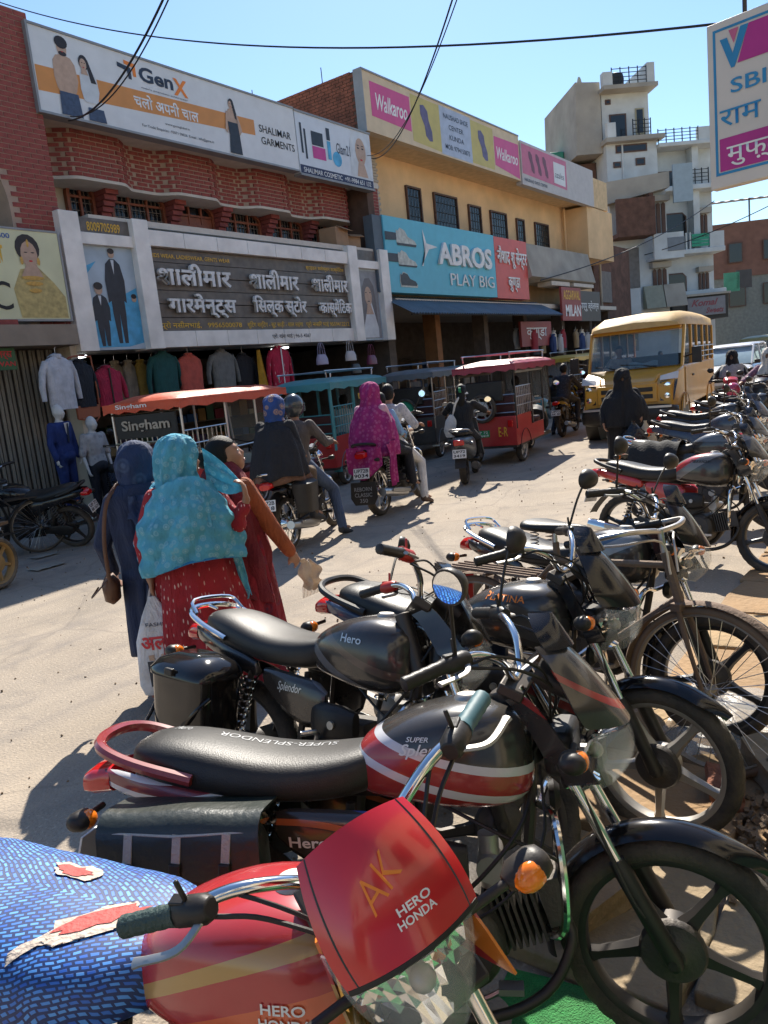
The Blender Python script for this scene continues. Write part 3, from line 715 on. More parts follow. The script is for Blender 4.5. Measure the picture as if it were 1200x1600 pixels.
b = MB(); b.bx(5.1, 6.2, 10.86, 10.9, 2.36, 2.67); b.build('panel', mat('sign_green', '2c5a34', .5), gs, world=True)
lettering("JWAN", red_ink, gs, (5.85, 6.18, 2.39, 2.48), FX(10.855), off=.02, world=True)
lettering("ज्वेलर्स", red_ink, gs, (5.75, 6.15, 2.5, 2.66), FX(10.855), off=.02, world=True)

# ------------------------------------------------------------------ peach building with shoe shop
yb = thing('shop_building', 'peach plastered two storey building above the blue shoe shop sign', 'building', (24, 11.5, 0))
peach = mat('peach_plaster', 'e2bd8e', .9, var=.14, vs=1.2, bump=.2, bs=18, dust=.15)
b = MB(); b.bx(16.35, 32.7, 12.0, 22, 3.5, 7.5); b.bx(16.35, 32.7, 15, 22, 0, 3.5); b.build('wall', peach, yb, world=True)
b = MB(); b.bx(29.9, 32.7, 11.0, 12.0, 5.4, 7.3); b.build('end_bay', peach, yb, world=True)
b = MB(); b.prism([(11.12, 7.4), (12.1, 7.42), (12.1, 8.6), (11.12, 8.5)], (16.0, 0, 0), (0, 1, 0), (0, 0, 1), 16.6); b.build('eave_slab', mat('eave_plaster', 'd4b78e', .9, var=.15), yb, world=True)
b = MB(); b.bx(15.75, 16.0, 11.12, 22, 4.5, 8.72); b.build('gable_wall', mat('dark_mortar', '5e4a3f', .95, var=.2), yb, world=True)
old_brick = mat('weathered_brick', '7d4a38', .9, var=.4, vs=4, bump=.4, bs=40)
rest = MB(); z = 7.0; r = 0
while z < 8.68:
    y = 11.15 + (.11 if r % 2 else 0)
    while y < 18:
        rest.bx(15.735, 15.8, y, y + .205, z, z + .058); y += .225
    z += .073; r += 1
o = rest.build('brickwork', old_brick, yb, world=True, ang=0); o['kind'] = 'stuff'
b = MB(); b.bx(16.35, 17.35, 11.9, 12.0, 3.6, 7.3); b.build('white_brick_strip', mat('whitewash', 'a59c90', .9, var=.1), yb, world=True)
b0 = MB(); b0.box((0, 0, 0), (.23, .03, .06)); me_w = b0.mesh('brick', mat('whitewashed_brick', 'b3a99b', .9, var=.15), 0)
for r in range(26):
    for i in range(4):
        o = bpy.data.objects.new('brick', me_w); col.objects.link(o); o.parent = yb; o.matrix_parent_inverse = wmat(yb).inverted()
        o.location = (16.5 + i * .245 + (.06 if r % 2 else 0), 11.893, 5.5 + r * .07)
brown_f = mat('brown_frame', '4a2b20', .6, dust=.2)
for x0, x1, z0, z1, n in ((18.8, 19.55, 5.75, 6.8, 5), (20.25, 21.6, 5.75, 6.8, 8), (22.3, 23.1, 5.75, 6.7, 5), (23.75, 24.92, 5.75, 6.68, 7), (25.68, 26.3, 5.75, 6.62, 4), (27.2, 28.4, 5.75, 6.64, 7)):
    grille_window(yb, x0, x1, z0, z1, 11.97, brown_f, n)
b = MB(); b.cyl((29.75, 11.85, 5.2), (29.75, 11.85, 7.35), .04, n=8); b.build('drain_pipe', peach, yb, world=True)
b = MB(); b.bx(16.35, 32.7, 11.0, 15, 3.46, 3.6); b.build('ceiling_slab', soffit, yb, world=True)
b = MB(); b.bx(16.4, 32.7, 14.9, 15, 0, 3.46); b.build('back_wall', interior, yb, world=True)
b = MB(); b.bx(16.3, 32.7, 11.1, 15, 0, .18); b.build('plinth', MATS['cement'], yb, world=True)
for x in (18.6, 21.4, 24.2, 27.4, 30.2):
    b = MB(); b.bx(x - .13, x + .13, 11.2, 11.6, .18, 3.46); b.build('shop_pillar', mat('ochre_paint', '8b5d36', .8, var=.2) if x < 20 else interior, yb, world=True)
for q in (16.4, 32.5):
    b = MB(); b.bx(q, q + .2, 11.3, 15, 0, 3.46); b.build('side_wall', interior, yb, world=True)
# sloped concrete fascia right of the shoe sign
b = MB(); b.prism([(11.0, 5.5), (10.75, 4.42), (10.9, 4.36), (11.9, 4.36), (11.9, 5.5)], (24.0, 0, 0), (0, 1, 0), (0, 0, 1), 5.75); b.build('concrete_fascia', mat('fascia_cement', 'a39c8f', .95, var=.2, vs=1.5, bump=.3, bs=14), yb, world=True)
b = MB(); b.bx(25.6, 27.2, 10.78, 11.3, 4.2, 4.34); b.bx(27.6, 29.6, 10.78, 11.3, 4.22, 4.34); b.build('fascia_ledge', soffit, yb, world=True)

# top boards
tb = thing('roof_hoarding', 'pink and yellow footwear hoarding along the eave of the peach building', 'billboard', (15.8, 11, 7.4))
b = MB(); b.bx(15.72, 24.0, 10.92, 11.12, 7.38, 8.7); b.build('panel', mat('hoarding_tan', 'd2bd9c', .6, var=.08, dust=.1), tb, world=True)
b = MB(); b.bx(15.7, 24.0, 10.9, 11.14, 8.7, 8.74); b.bx(15.69, 15.72, 10.9, 11.14, 7.36, 8.7); b.build('frame', fr_m, tb, world=True)
pk = mat('print_hot_pink', 'c94a82', .5, var=.06); yl = mat('print_yellow', 'bfae5e', .5, var=.08); bluew = mat('print_pale_blue', 'aab4c6', .5)
flat(tb, pk, [[(16.0, 7.75), (17.7, 7.7), (17.7, 8.52), (16.0, 8.52)], [(22.27, 7.6), (23.95, 7.42), (23.95, 8.45), (22.27, 8.42)]], 10.917)
flat(tb, yl, [[(17.75, 7.5), (19.15, 7.45), (19.15, 8.62), (17.75, 8.62)], [(20.85, 7.45), (22.22, 7.45), (22.22, 8.6), (20.85, 8.6)]], 10.917)
flat(tb, bluew, [[(19.15, 7.42), (20.85, 7.42), (20.85, 8.64), (19.15, 8.64)]], 10.917)
SOLE = [(0, 0), (.1, .02), (.16, .3), (.14, .6), (.18, .85), (.1, 1), (-.02, .96), (-.08, .7), (-.04, .4), (-.08, .12)]
flat(tb, mat('print_violet', '5f5476', .5, var=.25, vs=8), [[(18.55 - .35 * z + x * 1.6, 7.62 + z * .85) for x, z in SOLE], [(21.65 - .35 * z + x * 1.6, 7.62 + z * .8) for x, z in SOLE]], 10.914)
lettering("Walkaroo", white_ink, tb, (16.2, 17.55, 7.92, 8.3), FX(10.913), off=.015, shear=.2, world=True)
lettering("Walkaroo", white_ink, tb, (22.4, 23.85, 7.8, 8.15), FX(10.913), off=.015, shear=.2, world=True)
for t, z in (("NAUSHAD SHOE", 8.36), ("CENTER", 8.1), ("KUNDA", 7.84), ("MOB: 9794150875", 7.58)):
    lettering(t, navy_ink, tb, (19.35 if len(t) > 8 else 19.6, 20.7 if len(t) > 8 else 20.4, z, z + .13), FX(10.913), off=.01, world=True)
tb2 = thing('roof_hoarding', 'faded pink and white hoarding with sandals at the far end of the peach building', 'billboard', (24.05, 11, 7.3))
b = MB(); b.bx(24.04, 30.4, 10.88, 11.1, 7.28, 8.6); b.build('panel', mat('hoarding_pale', 'b9b3b0', .6, var=.08), tb2, world=True)
flat(tb2, mat('print_dull_pink', 'c0607c', .5, var=.1), [[(24.08, 7.62), (27.75, 7.55), (27.75, 8.52), (24.08, 8.52)]], 10.876)
flat(tb2, board_w, [[(26.6, 7.66), (27.6, 7.64), (27.6, 8.35), (26.6, 8.35)]], 10.873)
flat(tb2, mat('print_maroon', '6d3040', .5, var=.2, vs=8), [[(24.9 + k * .55 - .3 * z + x * 1.2, 7.72 + z * .65) for x, z in SOLE] for k in range(3)], 10.873)
lettering("NAUSHAD SHOE CENTER", navy_ink, tb2, (24.2, 26.0, 7.4, 7.5), FX(10.874), off=.01, world=True)
lettering("azalea", navy_ink, tb2, (26.7, 27.5, 7.85, 8.05), FX(10.871), world=True)

# blue shoe sign
ab = thing('shoe_shop_sign', 'large blue shoe shop sign with raised white letters and printed shoes', 'sign', (16, 11, 3.7))
b = MB(); b.bx(15.98, 21.72, 10.9, 11.2, 3.72, 5.52); b.build('panel', mat('sign_blue', '5db4c8', .5, var=.06), ab, world=True)
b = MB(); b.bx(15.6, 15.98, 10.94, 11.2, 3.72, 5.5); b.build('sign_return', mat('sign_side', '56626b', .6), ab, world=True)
fl = FX(10.895)
lettering("ABROS", white_ink, ab, (18.35, 21.4, 4.5, 5.08), FX(10.89), off=.03, ext=.06, world=True)
flat(ab, white_ink, [[(17.7, 5.35), (17.85, 5.0), (18.4, 4.94), (17.95, 4.85), (17.55, 4.42), (17.62, 4.42), (17.75, 4.85)]], 10.88)
lettering("PLAY BIG", white_ink, ab, (18.95, 21.5, 3.98, 4.3), FX(10.89), off=-.006, ext=.03, world=True)
SHOE = [(0, 0), (1, 0), (1.05, .12), (.95, .28), (.6, .42), (.45, .68), (.2, .78), (.08, .62), (0, .68), (-.04, .3)]
pshoe = mat('print_shoe', 'b9bdb3', .5, var=.3, vs=10); pshoe2 = mat('print_shoe_dark', '34373c', .5, var=.3, vs=10)
flat(ab, pshoe, [[(16.5 + x * .85, 4.86 + z * .55) for x, z in SHOE], [(16.5 + x * .8, 4.36 + z * .5) for x, z in SHOE], [(16.5 + x * .75, 3.86 + z * .48) for x, z in SHOE]], 10.892)
flat(ab, pshoe2, [[(16.5, 4.86), (17.35, 4.86), (17.38, 4.92), (16.48, 4.92)], [(16.5, 4.36), (17.3, 4.36), (17.33, 4.4), (16.48, 4.4)], [(16.52 + x * .7, 3.9 + z * .4) for x, z in SHOE], [(16.0, 4.95), (16.48, 4.98), (16.48, 5.15), (16.0, 5.15)], [(16.0, 4.45), (16.48, 4.45), (16.48, 4.65), (16.0, 4.65)]], 10.889)
ns = thing('red_shop_sign', 'red Hindi sign board joined to the blue shoe sign', 'sign', (22.8, 11, 3.7))
b = MB(); b.bx(21.74, 24.0, 10.9, 11.2, 3.70, 5.50); b.build('panel', mat('sign_red', 'cf5a52', .5, var=.06), ns, world=True)
lettering("नौशाद शू सेन्टर", white_ink, ns, (21.85, 23.9, 4.6, 5.25), FX(10.89), off=.012, ext=.03, world=True)
lettering("कुण्डा", white_ink, ns, (22.5, 23.3, 3.9, 4.35), FX(10.89), off=.012, ext=.03, world=True)
# corrugated awning
aw = thing('corrugated_awning', 'blue grey corrugated metal awning below the shoe shop sign', 'awning', (20, 11, 3.1))
b = MB(); b.sheet(lambda u, v: (15.95 + 9.2 * u, 11.2 - .95 * v, 3.66 - .52 * v + .022 * math.sin(u * 9.2 / .13 * 2 * math.pi)), 560, 1, th=.004)
b.build('metal_sheet', mat('awning_blue', '6d7f8b', .45, .5, var=.15, vs=2, dust=.25), aw, world=True, ang=60, fixn=False)
b = MB()
for i in range(6): b.cyl((16.2 + i * 1.75, 10.27, 3.11), (16.2 + i * 1.75, 11.2, 3.6), .02, n=6)
b.cyl((15.95, 10.3, 3.12), (25.1, 10.3, 3.12), .02, n=6)
b.build('support_frame', darkmetal, aw, world=True)
# small boards under the awning and beyond
def board(name, label, x0, x1, y, z0, z1, m, texts=(), tilt=0, cat='sign'):
    t = thing(name, label, cat, ((x0 + x1) / 2, y, z0))
    b = MB(); b.bx(x0, x1, y, y + .08, z0, z1); b.build('panel', m, t, world=True)
    for s, mm, bx, of in texts: lettering(s, mm, t, bx, FX(y - .006), off=of, world=True)
    return t
sred = mat('sign_dark_red', '8f2b2b', .5, dust=.2)
board('food_shop_sign', 'red sign with yellow letters under the concrete fascia', 26.2, 28.0, 10.7, 3.0, 4.15, sred, [("AGGARWAL", yellow_ink, (26.35, 27.9, 3.72, 4.05), .02), ("MILAN", white_ink, (26.5, 27.9, 3.15, 3.55), .03)])
board('dark_shop_sign', 'dark slanted Hindi sign beside the red and yellow sign', 28.1, 30.4, 10.85, 3.0, 4.1, mat('sign_brown', '3f3631', .5), [("पप्पू ज्वेलर्स", white_ink, (28.3, 30.2, 3.35, 3.75), .01)])
board('black_shop_sign', 'black sign with gold Hindi letters beside the yellow minibus', 31.2, 34.2, 10.6, 1.7, 3.1, mat('sign_black', '1d1d1c', .4), [("पप्पू", yellow_ink, (31.6, 33.8, 2.4, 2.95), .03), ("ज्वेलर्स", yellow_ink, (31.6, 33.9, 1.8, 2.3), .02)])
board('hanging_shop_sign', 'small red board with white rim hanging below the awning end', 23.2, 25.6, 10.9, 2.2, 3.0, sred, [("कुण्डा", white_ink, (23.6, 25.2, 2.4, 2.8), .01)])

# ------------------------------------------------------------------ old brick building beyond the peach one
ob = thing('brick_building', 'dark weathered brick building between peach building and white tower', 'building', (35, 12, 0))
dkb = mat('dark_brick', '63483c', .95, var=.35, vs=3, bump=.6, bs=26)
b = MB(); b.bx(32.75, 37.5, 11.9, 22, 0, 6.4); b.build('wall', dkb, ob, world=True)
b = MB(); b.bx(33.4, 34.6, 11.8, 11.9, 3.9, 5.2); b.build('door_leaf', mat('grey_door', '74706b', .8, var=.2), ob, world=True)
b = MB(); b.cyl((33.0, 11.7, 0), (33.0, 11.7, 6.4), .05, n=8); b.build('drain_pipe', MATS['fascia_cement'], ob, world=True)

# ------------------------------------------------------------------ white tower group where the street bends
AT = R_(-50)
TO = Vector((32.17, 27.0, 0)); TU = Vector((math.cos(AT), math.sin(AT), 0)); TW = Vector((-math.sin(AT), math.cos(AT), 0))
def tower(name, label, u, back=0):
    p = TO + TU * u + TW * back
    t = thing(name, label, 'building', p, AT); return t
white_pl = mat('white_plaster', 'c9cfcf', .9, var=.18, vs=.9, dust=.3, dcol=(.22, .2, .17), ds=.8, bump=.15, bs=12)
grey_con = mat('grey_concrete', 'a8a398', .95, var=.2, vs=.9, bump=.25, bs=9, dust=.3, dcol=(.17, .16, .14), ds=.7)
iron = mat('railing_iron', '2e3133', .6, .5)
def rail(t, x0, x1, y, z0, z1, n=4, posts=3, m=iron, name='railing'):
    b = MB()
    for i in range(n): b.bx(x0, x1, y - .015, y + .015, z0 + (z1 - z0) * (i + 1) / n - .03, z0 + (z1 - z0) * (i + 1) / n)
    for i in range(posts): 
        x = x0 + (x1 - x0) * i / (posts - 1); b.bx(x - .022, x + .022, y - .022, y + .022, z0, z1 + .06)
    return b.build(name, m, t)
tw = tower('tall_white_house', 'tall narrow white house with roof terrace railings and grey stair tower', 17.7)
L = lambda u: u - 17.7
b = MB(); b.bx(L(16.35), L(19.1), 0, 8, 0, 12.5); b.bx(L(16.4), L(18.95), .5, 8, 12.5, 15.1); b.build('wall', white_pl, tw)
b = MB(); b.prism([(L(14.9), 12.2), (L(16.33), 12.2), (L(16.33), 15.72), (L(15.02), 15.8)], (0, 6, 0), (1, 0, 0), (0, 0, 1), 5.6); b.build('stair_tower', grey_con, tw)
b = MB(); b.bx(L(16.25), L(19.15), -.35, 8, 15.1, 15.3); b.bx(L(16.2), L(19.35), -.5, 0.4, 12.5, 12.72); b.build('floor_slab', grey_con, tw)
b = MB(); b.bx(L(16.25), L(16.75), -.3, .1, 15.3, 15.95); b.bx(L(18.6), L(19.0), -.3, 6, 15.3, 16.25); b.bx(L(16.3), L(16.75), -.45, -.1, 12.72, 13.45); b.build('parapet', white_pl, tw)
rail(tw, L(16.75), L(18.6), -.2, 15.3, 16.1, 4, 5); rail(tw, L(17.7), L(18.65), -.35, 12.72, 13.5, 4, 4)
def opening(t, x0, x1, y, z0, z1, m=None, name='window', ch=0):
    b = MB(); p = [(x0, z0), (x1, z0), (x1, z1 - ch), (x1 - ch, z1), (x0 + ch, z1), (x0, z1 - ch)] if ch else [(x0, z0), (x1, z0), (x1, z1), (x0, z1)]
    b.prism(p, (0, y, 0), (1, 0, 0), (0, 0, 1), .03)
    f = b.build(name, brown_f if m is None else m, t, ang=0)
    g = MB(); k = .07; p = [(x0 + k, z0 + k), (x1 - k, z0 + k), (x1 - k, z1 - ch - k * .4), (x1 - ch - k * .4, z1 - k), (x0 + ch + k * .4, z1 - k), (x0 + k, z1 - ch - k * .4)] if ch else [(x0 + k, z0 + k), (x1 - k, z0 + k), (x1 - k, z1 - k), (x0 + k, z1 - k)]
    g.prism(p, (0, y - .032, 0), (1, 0, 0), (0, 0, 1), .004); g.build('pane', darkpane, f, ang=0)
    return f
opening(tw, L(16.78), L(17.7), .48, 12.75, 14.1, name='door'); opening(tw, L(18.2), L(18.68), .48, 13.0, 14.3, mat('faded_yellow_door', '9b9378', .8), name='door')
opening(tw, L(16.6), L(16.9), .48, 14.6, 14.85)
opening(tw, L(16.85), L(18.55), -.02, 12.02, 12.42); opening(tw, L(16.68), L(17.1), -.02, 11.3, 11.6); opening(tw, L(17.9), L(18.42), -.02, 11.33, 11.7)
b = MB(); b.cyl((L(17.2), -.05, 9.5), (L(17.2), -.05, 12.4), .05, n=8); b.build('drain_pipe', white_pl, tw)
b = MB(); b.cyl((0, 0, 0), (0, 0, .5), .02, n=6); b.lathe([(.02, .06), (.2, .05), (.34, -.03), (.33, -.05), (.2, .03), (.02, .04)], o=(0, 0, .55), ax='y', n=20)
o = b.build('satellite_dish', MATS['dish_white']); o.location = TO + TU * 15.8 + TW * 2 + Vector((0, 0, 15.7)); o.rotation_euler = (0, 0, AT + .9); tag(o, 'tilted satellite dish on top of the grey stair tower', 'dish')
b = MB(); b.lathe([(.0, 0), (.42, 0), (.45, .5), (.4, .75), (.15, .85), (0, .86)], n=18)
o = b.build('water_tank', mat('tank_black', (.03, .03, .033), .6)); o.location = TO + TU * 17.25 + TW * .6 + Vector((0, 0, 15.3)); tag(o, 'black water tank behind the roof railing of the tall white house', 'water tank')
# low brick block left of the tower
bb = tower('brick_house', 'low brick block with green water tank behind the peach building', 15.0, 1.5)
b = MB(); b.bx(-1.6, 1.3, 0, 7, 0, 12.0); b.build('wall', dkb, bb)
b = MB(); b.bx(-.3, 1.2, -.04, 0, 10.5, 11.2); b.build('opening', darkpane, bb)
b = MB(); b.bx(-.55, .55, -.55, .55, 0, 1.0)
o = b.build('water_tank', mat('tank_green', '3f9076', .6), bev=.08); o.location = TO + TU * 14.35 + TW * 3 + Vector((0, 0, 12.0)); o.rotation_euler = (0, 0, AT); tag(o, 'green water tank on the low brick block', 'water tank')
# middle white house with projecting floors
mh = tower('white_house', 'weathered white house with brick balcony and bay windows beside peach building', 17.0, -2.0)
L = lambda u: u - 17.0
b = MB(); b.bx(L(15.6), L(18.55), 0, 3.4, 0, 9.6); b.build('wall', white_pl, mh)
b = MB(); b.prism([(L(15.2), 9.0), (L(18.4), 9.55), (L(18.4), 10.3), (L(15.2), 10.05)], (0, -.8, 0), (1, 0, 0), (0, 0, 1), -.9); b.build('parapet', grey_con, mh)
b = MB(); b.bx(L(15.45), L(17.4), -1.3, 0, 7.3, 7.5); b.bx(L(15.45), L(17.4), -1.3, -1.12, 7.5, 9.1); b.bx(L(17.2), L(17.4), -1.12, 0, 7.5, 9.3); b.build('brick_balcony', dkb, mh)
b = MB(); b.bx(L(17.4), L(18.95), -1.0, 0, 6.1, 6.25); b.bx(L(17.4), L(18.95), -1.0, -.85, 6.25, 7.35); b.build('balcony', white_pl, mh)
b = MB(); b.bx(L(18.1), L(18.97), -1.03, -1.0, 6.45, 7.1); b.build('balcony_panel', mat('grey_panel', '737a80', .6), mh)
def bay(t, x0, x1, y, z0, z1):
    r = MB(); n = 3
    for i in range(n):
        c = x0 + (x1 - x0) * (i + .5) / n; w = (x1 - x0) / n * .36
        f = MB(); f.prism([(c - w, z0), (c + w, z0), (c + w, z1 - w), (c, z1), (c - w, z1 - w)], (0, y, 0), (1, 0, 0), (0, 0, 1), .05)
        f.build('window', brown_f, t, ang=0)
    r.bx(x0 - .1, x1 + .1, y - .35, y + .1, z1 + .02, z1 + .3); r.build('window_hood', grey_con, t)
bay(mh, L(17.7), L(18.5), -.04, 7.4, 9.0); bay(mh, L(17.65), L(18.45), -.04, 4.4, 5.75)
b = MB(); b.bx(L(15.2), L(16.6), -1.0, 0, 3.5, 4.8); b.build('lower_balcony', white_pl, mh)
b = MB(); b.bx(L(15.6), L(17.0), -.06, 0, 4.9, 6.9); b.build('door', MATS['grey_door'], mh)
for k, (x0, x1, mm) in enumerate(((L(17.05), L(18.05), mat('sheet_pale', '8e8f7e', .6)), (L(18.1), L(19.2), MATS['fascia_cement']))):
    b = MB(); b.prism([(0, 3.75), (-.5, 3.75), (-.15, 4.9), (0, 4.9)], (x0, -.2, 0), (0, 1, 0), (0, 0, 1), x1 - x0); b.build('sloped_sheet', mm, mh)
b = MB(); b.bx(-.48, .48, -.06, .06, 0, 1.8)
o = b.build('side_sign', mat('sign_blank_pale', '93a3ab', .5, var=.1)); o.location = TO + TU * 18.98 + TW * -3.0 + Vector((0, 0, 8.75)); o.rotation_euler = (0, 0, AT - .1); tag(o, 'blank pale sign board projecting from the white house', 'sign')
# right white house with green balcony
rh = tower('white_house', 'white corner house with green balcony panels and dark chamfered doors', 20.9, 0)
L = lambda u: u - 20.9
b = MB(); b.bx(L(19.12), L(22.5), .9, 9, 0, 12.2); b.build('wall', white_pl, rh)
for z0, z1 in ((9.85, 10.1), (6.55, 6.8), (4.35, 4.6), (12.1, 12.3)):
    b = MB(); b.bx(L(19.12), L(22.6), -.25, 3, z0, z1); b.build('floor_slab', white_pl, rh, bev=.03)
for x in (21.1,):
    for z0, z1 in ((10.1, 12.1), (6.8, 9.85)):
        b = MB(); b.bx(L(x), L(x + .35), .2, .9, z0, z1); b.build('pillar', white_pl, rh)
rail(rh, L(19.12), L(21.3), -.15, 12.3, 12.95, 4, 6); rail(rh, L(20.7), L(21.8), -.15, 10.1, 10.85, 4, 4)
b = MB(); b.bx(L(21.3), L(22.55), -.2, .1, 12.3, 12.95); b.bx(L(21.75), L(22.55), -.22, 0, 6.8, 7.6); b.build('parapet', white_pl, rh)
for x0, x1 in ((19.2, 20.3), (20.75, 21.72)):
    b = MB(); 
    for q in range(4): b.bx(L(x0), L(x1), -.2, -.16, 6.9 + q * .17, 7.04 + q * .17)
    b.build('balcony_panel', mat('balcony_green', '1f8f6d', .5, var=.1), rh)
for x in (20.4, 20.62):
    b = MB(); b.bx(L(x), L(x + .08), -.22, -.12, 6.8, 7.65); b.build('rail_post', white_pl, rh)
for z0, z1, w in ((10.1, 11.1, 1.6), (7.0, 8.9, 1.8), (4.65, 5.7, 1.7)): opening(rh, L(19.15), L(19.2 + w), .88, z0, z1, name='door', ch=.22)
bay(rh, L(21.55), L(22.2), .86, 7.5, 8.7); bay(rh, L(21.55), L(22.2), .86, 4.7, 5.6)
b = MB(); b.bx(L(19.2), L(22.3), -.9, .9, 3.0, 4.25); b.build('shop_canopy', mat('canopy_dark', '34332f', .7), rh)
b = MB(); b.bx(L(19.1), L(22.4), -1.05, .9, 4.25, 4.36); b.build('canopy_cap', grey_con, rh)
ksn = thing('sweet_shop_sign', 'grey sign with dull red script letters above the dark corner shop', 'sign', TO + TU * 21.0 + TW * -.95 + Vector((0, 0, 3.2)), AT)
b = MB(); b.bx(-1.0, 1.1, -.06, 0, 0, .95); b.build('panel', mat('sign_grey', '77767a', .5), ksn)
lettering("Komal", mat('dull_red', '7e3c44', .5), ksn, (-.8, .7, .5, .85), lambda x, z, e: Vector((x, -.066, z)), off=.03, shear=.4)
lettering("Sweets", MATS['dull_red'], ksn, (0, 1.0, .1, .4), lambda x, z, e: Vector((x, -.066, z)), off=.03, shear=.4)
# far buildings down the road
fb = thing('brick_house', 'far brick house with a tin sheet roof at the end of the street', 'building', (62, 13.0, 0), R_(-60))
b = MB(); b.bx(-1, 9, 0, 8, 0, 6.2); b.build('wall', mat('far_plaster', '7f8078', .9, var=.2), fb)
b = MB(); b.bx(-1, 9, -.1, 8, 6.2, 10.0); b.build('upper_wall', mat('far_brick', '7c594b', .9, var=.2, vs=2), fb)
b = MB(); b.sheet(lambda u, v: (-2 + 8 * u, -1 + 8 * v, 11.4 + 1.2 * v + .03 * math.sin(u * 300)), 60, 1, th=.02)
for x in (-1, 2, 5): b.cyl((x, 0, 10), (x, 0, 11.6), .06, n=6)
b.build('tin_roof', mat('tin_grey', '70747a', .5, .4), fb)
for i in range(3): opening(fb, .4 + i * 2.4, 1.6 + i * 2.4, -.12, 4.1, 5.6); opening(fb, .4 + i * 2.4, 1.4 + i * 2.4, -.22, 7.2, 8.6)
fc = thing('far_building', 'far dark building with a red banner beyond the minibus', 'building', (75, 4.5, 0), R_(-70))
b = MB(); b.bx(-4, 9, 0, 8, 0, 7.6); b.build('wall', mat('far_grey', '6e706e', .9, var=.25, vs=.6), fc)
for i in range(5):
    opening(fc, -3.4 + i * 2.4, -1.9 + i * 2.4, -.03, 4.2, 6.2); opening(fc, -3.4 + i * 2.4, -1.8 + i * 2.4, -.03, .3, 2.6, name='shop_door')
for u, v0, v1, lab, c in ((22.9, 4.75, 5.9, 'green and white clinic sign on the far house', '3e8a6b'), (23.6, 4.9, 6.0, 'dark framed notice board beside the far green sign', '3d3b3a')):
    b = MB(); b.bx(-.5, .5, 0, .08, 0, v1 - v0); o = b.build('wall_sign', mat('sign_' + c, c, .5, var=.3, vs=2)); o.location = TO + TU * (u * 1.15) + TW * 6 + Vector((0, 0, v0)); o.rotation_euler = (0, 0, AT); tag(o, lab, 'sign')
rbn = thing('red_banner', 'red advertising banner stretched over the far shops', 'banner', (47, 6.0, 4.1), R_(-66))
b = MB(); b.bx(-.9, 3.4, -.03, .03, 0, .8); b.build('panel', mat('banner_red', 'c0392e', .5, var=.15, vs=3), rbn)
b = MB(); b.bx(-.8, .2, -.045, -.032, .15, .32); b.bx(-.8, .7, -.045, -.032, .45, .62); b.build('printed_strip', white_ink, rbn)
for x in (-.8, 3.3):
    b = MB(); b.cyl((x, .05, -4.1), (x, .05, .8), .04, n=6); b.build('post', darkmetal, rbn)
b = MB(); b.cyl((0, 0, 0), (0, 0, 8.6), .09, .06, n=10); b.lathe([(.16, 0), (.16, .02), (.1, .3)], n=10)
o = b.build('street_lamp', mat('pole_grey', '77797a', .5, .5)); o.location = (38.5, 5.35, 0); tag(o, 'tall grey metal pole standing beyond the minibus', 'pole')
# ------------------------------------------------------------------ unseen row of shops on the near side, added for bounce light and reflections
cream_w = mat('near_cream', 'd8cbb4', .9, var=.1, vs=1.2, bump=.15, bs=15)  # even cream plaster colour
for i, (x0, x1, h, c) in enumerate(((-14, -7.2, 7.5, 'd8cbb4'), (-7, -.6, 6.4, 'd9d2c6'), (-.4, 6.2, 7.2, 'dcc9a6'), (6.4, 13, 6.6, 'd4cfc8'), (13.2, 20, 7.8, 'd9c3b0'), (20.2, 28, 6.8, 'd6d2c4'))):
    t = thing('shop_building', 'unseen plastered shop house added on the near side for bounce light, %s' % ('cream with brown shutter', 'pale grey with blue shutter', 'sand coloured with green shutter', 'white with grey shutter', 'pink with red shutter', 'ivory with brown door')[i], 'building', ((x0 + x1) / 2, -3.0, 0))
    m = mat('near_plaster_%d' % i, c, .9, var=.25, vs=1.2, bump=.15, bs=15)
    b = MB(); b.bx(x0, x1, -9, -3.0, 0, h); b.build('wall', m, t, world=True)
    b = MB(); b.bx(x0, x1, -3.6, -2.5, 3.0, 3.14); b.build('canopy_slab', soffit, t, world=True)
    b = MB(); b.bx(x0 + .6, x1 - .6, -3.0, -2.96, .1, 2.7); b.build('shutter', mat('near_shutter_%d' % i, ('6a4a34', '4a6a8a', '4a6a50', '7a7a78', '7a3a34', '6a5040')[i], .6), t, world=True)
    for k in range(2): grille_window(t, x0 + 1 + k * 2.8, x0 + 2.4 + k * 2.8, 4.0, 5.4, -2.98, brown_f)
